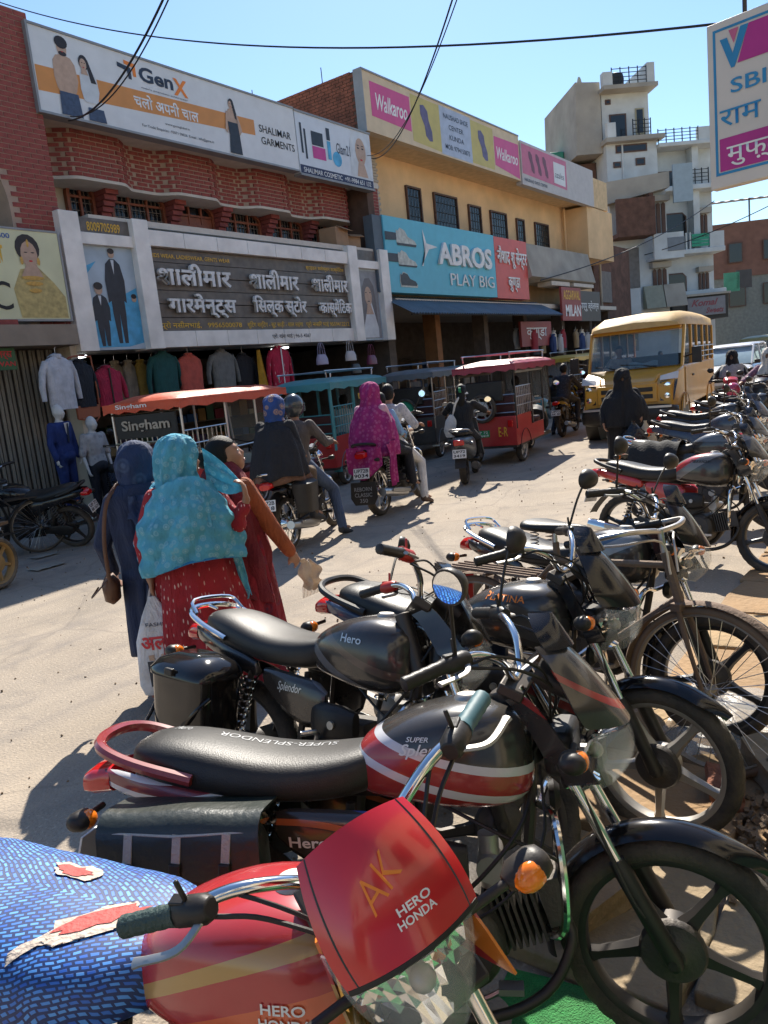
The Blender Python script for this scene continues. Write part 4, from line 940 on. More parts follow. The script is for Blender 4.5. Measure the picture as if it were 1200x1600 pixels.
# ------------------------------------------------------------------ motorcycles (x forward, y left, z up, origin on the ground between the wheels)
def stripes(name, base, bands, kx=0, kz=1, amp=0, freq=6, ph=0, v0=.4, v1=1.0, rough=.2, k2=0, dust=.16, ky=0):
    """paint with flowing bands: v = kz*z + kx*x + k2*x*x + amp*sin(freq*x+ph)"""
    m = mat(name, base, rough, coat=.5, dust=dust); N = m.node_tree.nodes; L = m.node_tree.links
    b = N['Principled BSDF']; tc = [n for n in N if n.type == 'TEX_COORD'][0]
    sp = N.new('ShaderNodeSeparateXYZ'); L.new(tc.outputs['Object'], sp.inputs[0])
    def op(o, a, c):
        n = N.new('ShaderNodeMath'); n.operation = o
        for i, q in enumerate((a, c)):
            if isinstance(q, (int, float)): n.inputs[i].default_value = q
            elif q is not None: L.new(q, n.inputs[i])
        return n.outputs[0]
    X, Y, Z = sp.outputs
    v = op('ADD', op('MULTIPLY', Z, kz), op('MULTIPLY', X, kx))
    if k2: v = op('ADD', v, op('MULTIPLY', op('MULTIPLY', X, X), k2))
    if amp: v = op('ADD', v, op('MULTIPLY', op('SINE', op('ADD', op('MULTIPLY', X, freq), ph), None), amp))
    if ky: v = op('ADD', v, op('MULTIPLY', op('ABSOLUTE', Y, None), ky))
    v = op('DIVIDE', op('SUBTRACT', v, v0), v1 - v0)
    r = N.new('ShaderNodeValToRGB'); r.color_ramp.interpolation = 'CONSTANT'; el = r.color_ramp.elements
    cs = [(p, hexc(c) if isinstance(c, str) else c) for p, c in bands]
    el[0].position = cs[0][0]; el[0].color = cs[0][1] + (1,); el[1].position = cs[1][0]; el[1].color = cs[1][1] + (1,)
    for p, c in cs[2:]:
        e = el.new(p); e.color = c + (1,)
    L.new(v, r.inputs[0])
    mixes = [n for n in N if n.type == 'MIX']
    L.new(r.outputs[0], mixes[0].inputs['A'] if mixes else b.inputs['Base Color'])
    return m

def tyre_mb(R, w, n=72, tread=.004, o=(0, 0, 0)):
    b = MB(); prof = [(R - .058, -w * .36), (R - .05, -w * .46), (R - .03, -w * .52), (R - .012, -w * .42), (R - .003, -w * .22), (R, 0), (R - .003, w * .22), (R - .012, w * .42), (R - .03, w * .52), (R - .05, w * .46), (R - .058, w * .36)]
    m = len(prof); vs = []; fs = []
    for i in range(n):
        a = 2 * math.pi * i / n
        for j, (r, h) in enumerate(prof):
            if 3 <= j <= 7 and (i + (j % 2) * 1) % 3 == 0: r -= tread
            vs.append((o[0] + r * math.cos(a), o[1] + h, o[2] + r * math.sin(a)))
    for i in range(n):
        for j in range(m - 1): fs.append((i * m + j, ((i + 1) % n) * m + j, ((i + 1) % n) * m + j + 1, i * m + j + 1))
    b.add(vs, fs); return b
def wheel(root, name, o, R, w, style, rim_m, S=None, tyre_m=None, hub_r=.06, rot=0, hi=True, n=5):
    rr_ = R - .052
    b = MB(S); ns = 48 if hi else 28
    b.lathe([(rr_ + .004, -w * .36), (rr_ - .006, -w * .40), (rr_ - .022, -w * .30), (rr_ - .026, -w * .12), (rr_ - .026, w * .12), (rr_ - .022, w * .30), (rr_ - .006, w * .40), (rr_ + .004, w * .36), (rr_ + .004, -w * .36)], o=o, ax='y', n=ns)
    b.lathe([(.0, -.05), (.035, -.05), (hub_r, -.035), (hub_r, .035), (.035, .05), (.0, .05)], o=o, ax='y', n=20)
    O = Vector(o)
    if style == 'alloy':
        for i in range(n):
            a = rot + 2 * math.pi * i / n; d = Vector((math.cos(a), 0, math.sin(a))); t = Vector((-math.sin(a), 0, math.cos(a)))
            rings = []
            for q, (r, hw, hy) in enumerate(((hub_r * .7, .034, .026), (rr_ * .45, .021, .02), (rr_ * .8, .017, .016), (rr_ - .018, .026, .018))):
                c = O + d * r; rings.append([c + t * hw * .6 + Vector((0, -hy, 0)), c + t * hw + Vector((0, 0, 0)), c + t * hw * .6 + Vector((0, hy, 0)), c - t * hw * .6 + Vector((0, hy, 0)), c - t * hw, c - t * hw * .6 + Vector((0, -hy, 0))])
            b.loft(rings)
        w_ = b.build(name, rim_m, root, ang=45)
    else:
        w_ = b.build(name, rim_m, root, ang=45)
        b = MB(S)
        for i in range(36 if hi else 20):
            a = 2 * math.pi * i / (36 if hi else 20); sgn = 1 if i % 2 else -1; a2 = a + sgn * .35 * (1 if (i // 2) % 2 else -1)
            b.tube([O + Vector((math.cos(a2) * .035, sgn * .03, math.sin(a2) * .035)), O + Vector((math.cos(a) * (rr_ - .02), 0, math.sin(a) * (rr_ - .02)))], .0022 if hi else .004, 4, False)
        b.build('spokes', steel, w_, ang=0)['kind'] = 'stuff'
    tb_ = tyre_mb(R, w, 96 if hi else 36, .005 if hi else .003, o)
    if S: tb_.v = [S @ v for v in tb_.v]
    tb_.build('tyre', tyre_m or rubber, w_, ang=50)
    return w_
STEER_P = Vector((.27, 0, .95)); STEER_A = Vector((-.446, 0, .895)).normalized()
def steer_m(a):
    return Matrix.Translation(STEER_P) @ Matrix.Rotation(a, 4, STEER_A) @ Matrix.Translation(-STEER_P)
def mirror(root, base, tip, look, S, round_=True, m=None, sz=.045):
    """stalk from base to tip with an oval mirror head facing look"""
    b = MB(S); base, tip, look = Vector(base), Vector(tip), Vector(look).normalized()
    b.tube(smoothpts([base, base.lerp(tip, .5) + Vector((0, 0, .02)), tip], 5), .005, 6)
    st = b.build('mirror', m or black_p, root)
    U = look.cross(Vector((0, 0, 1))).normalized(); V = U.cross(look)
    b = MB(S); rings = []
    for d, s in ((-.045, .25), (-.035, .7), (-.015, .95), (0, 1), (.004, .96)):
        rings.append([tip + look * d + U * math.cos(a) * sz * s * (1 if round_ else 1.35) + V * math.sin(a) * sz * s for a in [2 * math.pi * i / 18 for i in range(18)]])
    b.loft(rings); b.build('mirror_shell', m or black_p, st)
    b = MB(S); b.add([tip + look * .0055 + U * math.cos(a) * sz * .86 * (1 if round_ else 1.35) + V * math.sin(a) * sz * .86 for a in [2 * math.pi * i / 20 for i in range(20)]], [tuple(range(20))])
    b.build('mirror_glass', mirror_m, st, ang=0)
def indicator(root, base, tip, S, m_body, lens=amber):
    base, tip = Vector(base), Vector(tip); d = (tip - base).normalized()
    b = MB(S); b.cyl(base, tip, .009, n=8)
    U = Vector((1, 0, 0)); V = d.cross(U).normalized()
    rings = [[tip + d * t + U * math.cos(a) * r + V * math.sin(a) * r * .8 for a in [2 * math.pi * i / 14 for i in range(14)]] for t, r in ((-.01, .016), (.012, .032), (.05, .034), (.066, .026), (.072, .01))]
    b.loft(rings); o = b.build('indicator', m_body, root, ang=50)
    b = MB(S); c = tip + d * .028
    b.ell(c + U * .016, (.024, .032, .026), 12, 8); b.build('lens', lens, o)
def lever(b, p0, p1, drop):
    p0, p1 = Vector(p0), Vector(p1); b.tube(smoothpts([p0, p0.lerp(p1, .45) + Vector((.035, 0, -drop)), p1 + Vector((.02, 0, -drop))], 5), [.008] * 10 + [.010], 7, sq=.6)
def coil(p0, p1, r, turns, wr, n=10):
    p0, p1 = Vector(p0), Vector(p1); d = p1 - p0; u = d.orthogonal().normalized(); v = d.normalized().cross(u)
    return [p0 + d * (i / (turns * n)) + (u * math.cos(2 * math.pi * i / n) + v * math.sin(2 * math.pi * i / n)) * r for i in range(turns * n + 1)]

SIDE = {}
def red_shield(s, t, lift=0):
    x, y = s * math.sqrt(1 - t * t * .2), t * math.sqrt(1 - s * s * .2)
    return Vector((.455, 0, 1.04)) + Vector((0, .108 * x * (1 - .10 * y), 0)) + Vector((-.66, 0, .75)) * .096 * y + Vector((.75, 0, .66)) * (.038 * (1 - x * x) + .014 * (1 - y * y) + lift)
def motorcycle(label, loc, head, group='motorcycles parked along the roadside', steer=0, lean=-8, scale=.934, tank_m=None, panel_m=None, fender_m=None, rim_m=None, wheel_style='alloy', nsp=5,
               seat_mat=None, grip_m=None, visor='bikini', visor_m=None, mirrors='LR', tank_shape=1.0, guard=True, rail_m=None, box=None, hi=True, plate=None, front_plate=False, fork_low=None, tail_m=None, grip_red=None, shade_m=None, engine=None, round_mirror=False, mlook=None, bdx=.06, grip_l=None):
    t = thing('motorcycle', label, 'motorcycle', (loc[0], loc[1], loc[2] if len(loc) > 2 else 0), R_(head), group, R_(lean))
    t.rotation_mode = 'XYZ'; t.scale = (scale,) * 3
    # lean is about the bike's own long axis: apply after heading
    t.rotation_euler = (Matrix.Rotation(R_(head), 3, 'Z') @ Matrix.Rotation(R_(lean), 3, 'X')).to_euler()
    tank_m = tank_m or black_g; panel_m = panel_m or tank_m; fender_m = fender_m or black_g; rim_m = rim_m or darkmetal
    seat_mat = seat_mat or seat_m; grip_m = grip_m or black_p; visor_m = visor_m or tank_m; tail_m = tail_m or panel_m; rail_m = rail_m or black_p
    S = steer_m(R_(steer)); nf = 1 if hi else 0
    # wheels
    wheel(t, 'wheel', (-.62, 0, .295), .295, .092, wheel_style, rim_m, None, rubber, .075, .3, hi, nsp)
    wheel(t, 'wheel', (.62, 0, .295), .295, .078, wheel_style, rim_m, S, rubber, .07, .9, hi, nsp)
    # fork
    b = MB(S)
    for s in (-1, 1):
        b.cyl((.525, .075 * s, .50), (.285, .075 * s, 1.0), .0155, n=12)
    fk = b.build('fork', chrome, t)
    b = MB(S)
    for s in (-1, 1):
        b.tube([(.63, .075 * s, .275), (.62, .075 * s, .30), (.52, .075 * s, .51), (.50, .075 * s, .55)], [.018, .025, .025, .021], 12)
    b.cyl((.62, -.1, .295), (.62, .1, .295), .012, n=8); b.build('fork_leg', fork_low or darkmetal, fk)
    b = MB(S); b.box((.395, 0, .80), (.05, .22, .035), rot=(0, .46, 0)); b.box((.27, 0, .995), (.07, .22, .03), rot=(0, .46, 0)); b.cyl((.30, 0, .77), (.215, 0, .97), .03, n=12)
    b.build('triple_clamp', darkmetal, fk, bev=.005)
    # front mudguard
    b = MB(S)
    def fend(u, v):
        a = R_(42) + R_(148) * u; s = 2 * v - 1; R0 = .335
        tip = max(0, .12 - u) / .12
        wd = .058 * (1 - .75 * tip); r = R0 - .030 * s * s + .012 * tip
        return (.62 + r * math.cos(a), wd * s * (1 - .12 * s * s), .295 + r * math.sin(a))
    b.sheet(fend, 30 if hi else 14, 8, th=-.004)
    b.build('front_mudguard', fender_m, t, ang=50)
    # tank
    b = MB(); rings = []; k = tank_shape
    for x, hw, zb, zt, e in ((.30, .05, .75, .86, 2.4), (.285, .095, .70, .915, 2.8), (.23, .135, .675, .948, 3.0), (.15, .15, .67, .958, 3.0), (.06, .152, .675, .952, 3.0), (-.03, .142, .69, .93, 2.9), (-.11, .12, .70, .895, 2.8), (-.165, .095, .71, .86, 2.6), (-.185, .055, .73, .83, 2.4)):
        rings.append(superring((x, 0, (zb + zt) / 2), hw * k, (zt - zb) / 2, 24 if hi else 14, e))
    b.loft(rings); tk = b.build('fuel_tank', tank_m, t, ang=60, sub=nf)
    b = MB(); b.lathe([(0, .022), (.028, .02), (.036, .012), (.04, 0), (.04, -.012)], n=20); b.lathe([(.041, .002), (.05, .0), (.052, -.012)], n=20)
    b.v = [Vector((.13 + v.x + v.z * .0, v.y, .945 + v.z)) for v in b.v]; b.build('fuel_cap', alu, tk)
    # seat
    b = MB(); rings = []
    for x, hw, zb, zt in ((-.10, .055, .76, .84), (-.12, .095, .73, .85), (-.2, .128, .705, .835), (-.32, .148, .70, .825), (-.45, .155, .705, .835), (-.56, .152, .72, .862), (-.68, .145, .74, .885), (-.78, .125, .765, .888), (-.825, .085, .79, .872), (-.835, .04, .81, .85)):
        rings.append(superring((x, 0, (zb + zt) / 2), hw, (zt - zb) / 2, 22 if hi else 14, 2.9))
    b.loft(rings); st = b.build('seat', seat_mat, t, ang=60, sub=nf)
    # side and tail panels
    for s in (-1, 1):
        b = MB()
        b.loft([[(-.03, .10 * s, .70), (-.03, .13 * s, .66), (-.06, .13 * s, .52), (-.06, .09 * s, .50)], [(-.14, .115 * s, .735), (-.14, .152 * s, .68), (-.16, .15 * s, .48), (-.16, .1 * s, .46)], [(-.3, .12 * s, .735), (-.3, .155 * s, .69), (-.30, .15 * s, .55), (-.3, .1 * s, .52)], [(-.42, .12 * s, .735), (-.42, .15 * s, .70), (-.42, .14 * s, .63), (-.42, .11 * s, .62)]])
        sp_ = b.build('side_panel', panel_m, t, ang=60, sub=nf)
        if s == -1: side_r = sp_
        b = MB()
        b.loft([[(-.40, .11 * s, .745), (-.40, .152 * s, .71), (-.40, .142 * s, .625), (-.40, .10 * s, .62)], [(-.6, .12 * s, .775), (-.6, .15 * s, .745), (-.6, .142 * s, .67), (-.6, .10 * s, .66)], [(-.8, .10 * s, .81), (-.8, .125 * s, .79), (-.8, .118 * s, .72), (-.8, .08 * s, .71)], [(-.95, .04 * s, .825), (-.95, .07 * s, .81), (-.95, .068 * s, .755), (-.95, .03 * s, .745)]])
        b.build('tail_panel', tail_m, t, ang=60, sub=nf)
    b = MB(); b.loft([superring((-.9, 0, .77), .085, .04, 14, 3), superring((-.96, 0, .765), .08, .042, 14, 3), superring((-.995, 0, .755), .06, .03, 14, 3)])
    b.build('tail_lamp', red_lens, t)
    # grab rail
    b = MB(); b.tube(smoothpts([(-.62, -.152, .79), (-.78, -.152, .835), (-.88, -.13, .87), (-.925, -.06, .885), (-.925, .06, .885), (-.88, .13, .87), (-.78, .152, .835), (-.62, .152, .79)], 5), .0125 if rail_m is chrome else .017, 8)
    if rail_m is chrome: b.tube(smoothpts([(-.84, -.13, .87), (-.9, -.1, .92), (-.9, .1, .92), (-.84, .13, .87)], 4), .008, 6); b.tube([(-.92, 0, .885), (-.86, 0, .875)], .007, 6)
    b.build('grab_rail', rail_m, t)
    # rear mudguard with plate
    b = MB()
    def rf(u, v):
        a = R_(70) + R_(95) * u; s = 2 * v - 1; return (-.62 + (.345 + .03 * max(0, u - .75) * 4) * math.cos(a), (.068 - .012 * u) * s, .295 + (.36 - .02 * s * s) * math.sin(a) + .02)
    b.sheet(rf, 16, 6, th=-.004); rm = b.build('rear_mudguard', black_p, t, ang=50)
    b = MB(); b.box((-1.0, 0, .56), (.006, .2, .12), rot=(0, .25, 0)); pl = b.build('number_plate', plate_m, t)
    if plate:
        q = Euler((0, .25, 0)).to_matrix()
        for i, s in enumerate(plate): lettering(s, ink, pl, (-.09, .09, .008 - i * .055, .05 - i * .055), lambda x, z, e: Vector((-1.0, 0, .56)) + q @ Vector((-.0045, -x, z)), off=.02)
    for s in (-1, 1): indicator(t, (-.93, .07 * s, .70), (-.93, .15 * s, .70), None, black_p)
    # frame, engine
    b = MB()
    b.tube(smoothpts([(.26, 0, .88), (.1, 0, .73), (-.25, 0, .71), (-.85, 0, .76)], 4), .02, 8)
    b.tube(smoothpts([(.29, 0, .80), (.27, 0, .6), (.22, 0, .36), (.1, 0, .2), (-.2, 0, .2)], 4), .018, 8)
    for s in (-1, 1):
        b.tube([(-.2, .08 * s, .70), (-.24, .09 * s, .33)], .014, 6); b.tube([(-.2, .1 * s, .31), (-.62, .1 * s, .295)], .018, 8)
    fr = b.build('frame', darkmetal, t)
    em = engine or engine_m
    b = MB(); b.lathe([(0, -.15), (.09, -.15), (.115, -.13), (.12, -.09), (.12, .09), (.115, .13), (.09, .15), (0, .15)], o=(.07, 0, .34), ax='y', n=22)
    b.lathe([(0, -.13), (.075, -.13), (.09, -.1), (.09, .1), (.075, .13), (0, .13)], o=(-.08, 0, .33), ax='y', n=18); b.box((0, 0, .32), (.22, .2, .17)); b.box((.0, 0, .47), (.16, .12, .14))
    eg = b.build('engine', em, t, bev=.006)
    b = MB(); d = Vector((.19, 0, .055)).normalized()
    for i in range(8):
        c = Vector((.155, 0, .375)) + d * (.018 * i); b.box(c, (.008, .18, .15), rot=(0, -.28, 0))
    b.box((.32, 0, .425), (.06, .13, .12), rot=(0, -.28, 0)); b.build('cylinder_fin', em, eg)
    b = MB(); b.lathe([(0, 0), (.03, .0), (.036, .008), (.0, .012)], o=(.07, -.163, .34), ax='y', n=14); b.build('engine_badge', alu, eg)
    if hi:
        b = MB(); b.tube(smoothpts([(.36, -.02, .47), (.33, -.09, .55), (.2, -.11, .62), (.05, -.06, .68)], 5), .005, 6); b.tube(smoothpts([(.3, .05, .8), (.26, -.10, .66), (.14, -.13, .52), (.02, -.15, .44)], 5), .006, 6); b.tube(smoothpts([(.31, -.05, .78), (.3, -.12, .6), (.16, -.14, .44), (-.1, -.14, .34)], 5), .0045, 6); b.build('cable', black_p, eg)
        b = MB(); b.cyl((.16, -.09, .52), (.16, .06, .52), .035, n=14); b.cyl((.16, -.04, .46), (.16, -.04, .6), .028, n=14); b.build('carburettor', alu, eg)
        b = MB(); b.tube(smoothpts([(-.1, -.15, .36), (-.09, -.19, .40), (-.02, -.21, .52), (-.05, -.27, .53)], 4), .010, 8); b.build('kick_lever', steel, eg)
        b = MB(); b.tube(smoothpts([(-.05, -.16, .27), (.1, -.2, .25), (.2, -.22, .3)], 4), .007, 6); b.box((.2, -.23, .3), (.06, .04, .015)); b.build('brake_pedal', steel, eg)
        b = MB(S); b.lathe([(0, -.064), (.03, -.064), (.045, -.052), (.078, -.05), (.085, -.04), (.085, -.03)], o=(.62, 0, .295), ax='y', n=26); b.tube(smoothpts([(.60, -.08, .38), (.54, -.1, .45), (.46, -.09, .65), (.38, -.05, .85)], 5), .005, 6); b.build('drum_brake', engine_m, t)
        b = MB(); b.lathe([(0, -.0), (.04, .0), (.045, .015), (.03, .03), (0, .03)], o=(.33, .06, .66), ax='x', n=16); b.build('horn', black_p, t)
    # air box
    b = MB(); b.loft([superring((.11, -.145, .56), .02, .05, 12, 3, U=(0, 1, 0)), superring((.05, -.155, .56), .035, .068, 12, 3), superring((-.05, -.155, .555), .035, .07, 12, 3), superring((-.1, -.145, .55), .02, .05, 12, 3)]); ab_ = b.build('air_box', black_p, t, ang=60)
    b = MB(); b.lathe([(0, -.01), (.016, -.01), (.016, .01)], o=(.03, -.19, .56), ax='y', n=12); b.build('cap_screw', alu, ab_)
    # exhaust
    b = MB(); b.tube(smoothpts([(.33, -.04, .40), (.36, -.06, .33), (.28, -.10, .21), (.1, -.14, .165), (-.2, -.16, .2)], 5), .014, 10); ex = b.build('exhaust_pipe', darkmetal, t)
    b = MB(); b.tube([(-.16, -.165, .19), (-.2, -.17, .2), (-.35, -.175, .225), (-.85, -.185, .31), (-.9, -.186, .318), (-.9, -.186, .318)], [.018, .04, .05, .052, .046, .03], 16); b.build('silencer', chrome if hi else steel, t, ang=50)
    b = MB(); b.loft([superring((-.2, -.225, .225), .008, .02, 8, 3), superring((-.5, -.235, .275), .008, .03, 8, 3), superring((-.72, -.24, .31), .008, .018, 8, 3)]); b.build('heat_shield', alu, ex)
    # shocks
    for s in (-1, 1):
        b = MB(); b.cyl((-.6, .125 * s, .34), (-.47, .125 * s, .69), .014, n=8); sk = b.build('shock_absorber', darkmetal, t)
        b = MB(); b.tube(coil((-.585, .125 * s, .38), (-.485, .125 * s, .65), .03, 9, .005, 8 if hi else 6), .0055, 4); b.build('spring', chrome if hi else steel, sk, ang=60)
    # pegs, stand, chain case
    b = MB(); b.cyl((-.02, -.28, .29), (-.02, .28, .29), .012, n=8)
    for s in (-1, 1): b.cyl((-.02, .19 * s, .29), (-.02, .3 * s, .29), .018, n=8); b.cyl((-.36, .13 * s, .36), (-.34, .26 * s, .38), .015, n=8)
    b.build('footrest', black_p, t)
    b = MB(); b.tube([(-.05, .12, .24), (-.06, .24, .05), (-.04, .27, .0)], .011, 8); b.box((-.04, .275, .004), (.05, .05, .008)); b.build('side_stand', darkmetal, t)
    b = MB(); b.loft([superring((-.1, .13, .33), .015, .07, 10, 3), superring((-.35, .13, .32), .015, .05, 10, 3), superring((-.62, .13, .295), .015, .075, 10, 3), superring((-.7, .13, .295), .012, .04, 10, 3)]); b.build('chain_case', black_p, t)
    if guard:
        b = MB(); b.tube(smoothpts([(.30, 0, .66), (.33, -.12, .68), (.34, -.195, .64), (.345, -.21, .54), (.34, -.195, .43), (.31, -.1, .36), (.28, 0, .35), (.31, .1, .36), (.34, .195, .43), (.345, .21, .54), (.34, .195, .64), (.33, .12, .68), (.30, 0, .66)], 4), .011, 8); b.build('leg_guard', chrome, t)
    # handlebar
    b = MB(S)
    path = [(.02 + bdx, -.36, 1.10), (.1 + bdx * .9, -.28, 1.118), (.17 + bdx * .65, -.19, 1.12), (.235 + bdx * .3, -.11, 1.08), (.268, -.05, 1.015), (.27, 0, 1.012)]
    full = path + [(x, -y, z) for x, y, z in reversed(path[:-1])]
    b.tube(smoothpts(full, 5), .0115, 10); hb = b.build('handlebar', chrome if visor != 'dark' else darkmetal, t)
    for s in (-1, 1):
        b = MB(S); p0, p1 = Vector((.015 + bdx, .365 * s, 1.098)), Vector((.105 + bdx * .9, .274 * s, 1.119))
        pts = [p0.lerp(p1, q) for q in (0, .03, .1, .2, .3, .4, .5, .6, .7, .8, .9, 1)]
        b.tube(pts, [.012, .0185, .019] + [.0175, .019] * 4 + [.021], 12); b.build('grip', grip_l if grip_l and s > 0 else grip_m, hb)
        b = MB(S); c = Vector((.125 + bdx * .85, .255 * s, 1.12)); d_ = Vector((.07, -.075 * s, .012)); b.tube([c - d_ * .35, c - d_ * .2, c + d_ * .25, c + d_ * .4], [.017, .024, .024, .017], 12); b.box(c + Vector((-.012, .01 * s, .014)), (.02, .03, .02), rot=(0, 0, .8 * s)); b.cyl(c + Vector((0, 0, .02)), c + Vector((-.005, 0, .06)), .005, n=6); b.build('switch_gear', grip_red or black_p, hb, bev=.003)
        b = MB(S); lever(b, (.15 + bdx * .85, .24 * s, 1.118), (.085 + bdx, .36 * s, 1.105), .006); b.build('lever', alu, hb)
        b = MB(S); b.tube(smoothpts([(.16 + bdx * .8, .23 * s, 1.11), (.27, .2 * s, 1.12), (.36, .1 * s, 1.05), (.36, .05 * s, .9)], 5), .004, 5); b.tube(smoothpts([(.15 + bdx * .8, .23 * s, 1.10), (.32, .16 * s, 1.07), (.38, .06 * s, .97), (.3, .04 * s, .8)], 5), .0045, 5); b.build('cable', black_p, hb)
        if ('R' if s == -1 else 'L') in mirrors:
            mirror(hb, (.125 + bdx * .85, .25 * s, 1.13), (.16 + bdx * .85, .37 * s, 1.33), mlook if mlook and s < 0 else (-.9, .12 * s, .05), S, round_mirror, black_p)
    # meter and headlamp unit
    b = MB(S); b.loft([superring((.33, 0, 1.04), .085, .03, 16, 3, V=(.5, 0, .87)), superring((.36, 0, 1.02), .09, .034, 16, 3, V=(.5, 0, .87)), superring((.42, 0, .985), .08, .03, 16, 3, V=(.5, 0, .87))]); mt = b.build('meter_console', black_p, t, ang=50)
    for s in (-1, 1):
        b = MB(S); c = Vector((.315, .042 * s, 1.052)); W = Vector((-.6, 0, .8)).normalized(); U = Vector((0, 1, 0)); V = W.cross(U)
        b.add([c + W * .004 + U * math.cos(a) * .034 + V * math.sin(a) * .034 for a in [2 * math.pi * i / 16 for i in range(16)]], [tuple(range(16))]); b.build('dial', white_p if s < 0 else mat('dial_black', (.01, .01, .01), .2), mt, ang=0)
    hw0, hw1 = (.075, .125)
    if visor in ('bikini', 'red', 'dark'):
        red_ = visor == 'red'; big = 1.04 if red_ else 1.0; SV = S @ Matrix.Translation((0, 0, .085)) if red_ else S
        def shell(u, v):
            s = 2 * u - 1; w = (.088 + .012 * v - .012 * (1 - v) ** 6) if red_ else (.06 + .085 * min(1, v * 1.25) ** .7)
            if not red_ and v > .72: w *= 1 - .1 * ((v - .72) / .28)
            x = (.40 + .115 * v - .03 * abs(s) ** 2.2 - .02 * (1 - v) ** 5) if red_ else .385 + .165 * v ** .8 - .085 * abs(s) ** 2.2 * (.6 + .5 * v)
            return (x, w * s, (1.11 if red_ else 1.10) - (.135 if red_ else .205) * v + .02 * s * s * v)
        b = MB(SV); b.sheet((lambda u, v: red_shield(2 * u - 1, 1 - 2 * v)) if red_ else shell, 24, 20, th=.006); vz = b.build('headlamp_visor', visor_m, t, ang=60)
        def lens(u, v):
            s = 2 * u - 1; w = (.128 - .05 * v ** 1.6) * (.9 if red_ else 1)
            x = .548 + .022 * math.sin(v * 2.6) - .06 * v ** 2 - .08 * abs(s) ** 2.2 - (.03 * (1 - v) if red_ else 0)
            return (x, w * s, (.965 - .21 * v if red_ else .885 - .155 * v) + .018 * s * s * (1 - v))
        b = MB(SV); b.sheet(lens, 18, 12, th=.004); hl = b.build('headlamp', glass_m, t, ang=60)
        b = MB(SV)
        def bowl(u, v):
            s = 2 * u - 1; w = (.124 - .05 * v ** 1.6) * (.9 if red_ else 1); q = (1 - s * s) * math.sin(v * math.pi)
            return (.528 - .06 * v * v - .075 * abs(s) ** 2.2 - .085 * q ** .7 + .008 * math.sin(s * 17) * math.cos(v * 15), w * s, .96 - .205 * v if red_ else .882 - .15 * v)
        b.sheet(bowl, 12, 8); b.build('reflector', reflector_m, hl, ang=0, fixn=False)
        b = MB(SV); b.ell((.46, 0, .85 if red_ else .81), (.022, .022, .022), 10, 8); b.cyl((.42, 0, .85 if red_ else .81), (.46, 0, .85 if red_ else .81), .016, n=8); b.build('bulb', alu, hl)
        if red_:
            b = MB(SV); b.tube([red_shield(-1 + 2 * i / 24, -1, .002) for i in range(25)], .006, 6); b.build('lamp_gasket', black_p, vz)
        for s in (-1, 1):
            b = MB(SV)
            def side(u, v):
                v = .38 + .62 * v if red_ else v
                w0 = (.085 + .035 * v) if red_ else (.06 + .085 * min(1, (.2 + v) * .9) ** .7)
                x0 = .30 + .165 * v ** .8 + (.02 if v > .7 else 0); x1 = x0 - (.13 if red_ else .055) - .03 * v
                z = (1.06 - .30 * v) if red_ else (.99 - .2 * v)
                return (x0 + (x1 - x0) * u, s * (w0 + .012 - .035 * u * (1 - u) * 0 - .045 * u), z - .03 * u)
            b.sheet(side, 8, 12, th=.005 * s); b.build('side_fairing', shade_m or visor_m, t, ang=60)
            indicator(t, (.42, .10 * s, .86), (.43, .20 * s, .87), SV, black_p)
        b = MB(SV); b.box((.41, 0, .75), (.08, .14, .06)); b.box((.375, 0, .82), (.08, .17, .12)); b.build('lamp_housing', black_p, t, bev=.02)
        if visor == 'bikini':
            b = MB(S)
            b.sheet(lambda u, v: (.375 + .05 * v - .06 * (2 * u - 1) ** 2, (.075 * math.sqrt(max(.02, 1 - (1 - v) ** 2))) * (2 * u - 1), 1.18 - .085 * v), 12, 6, th=.003); b.build('windscreen', mat('smoked_screen', (.03, .03, .035), .1, alpha=.8), t, ang=60)
    else:                                   # round lamp
        b = MB(S); b.lathe([(0, -.12), (.05, -.11), (.085, -.06), (.095, 0), (.1, .01), (.095, .02)], ax='x', n=22); b.v = [Vector((.46 + (v - S @ Vector()).x * 0, 0, 0)) for v in []] or b.v
        T0 = S @ Matrix.Translation((.47, 0, .9)); b = MB(T0); b.lathe([(0, -.12), (.05, -.11), (.085, -.06), (.095, 0), (.1, .01), (.092, .022)], ax='x', n=22); hl = b.build('headlamp', chrome, t)
        b = MB(T0); b.lathe([(0, .045), (.05, .038), (.092, .018)], ax='x', n=22); b.build('lens', glass_m, hl, fixn=False)
        b = MB(T0); b.lathe([(0, -.08), (.05, -.05), (.09, .01)], ax='x', n=22); b.build('reflector', reflector_m, hl, fixn=False)
        for s in (-1, 1): indicator(t, (.40, .1 * s, .86), (.41, .19 * s, .86), S, black_p)
    SIDE[t.name] = side_r
    return t
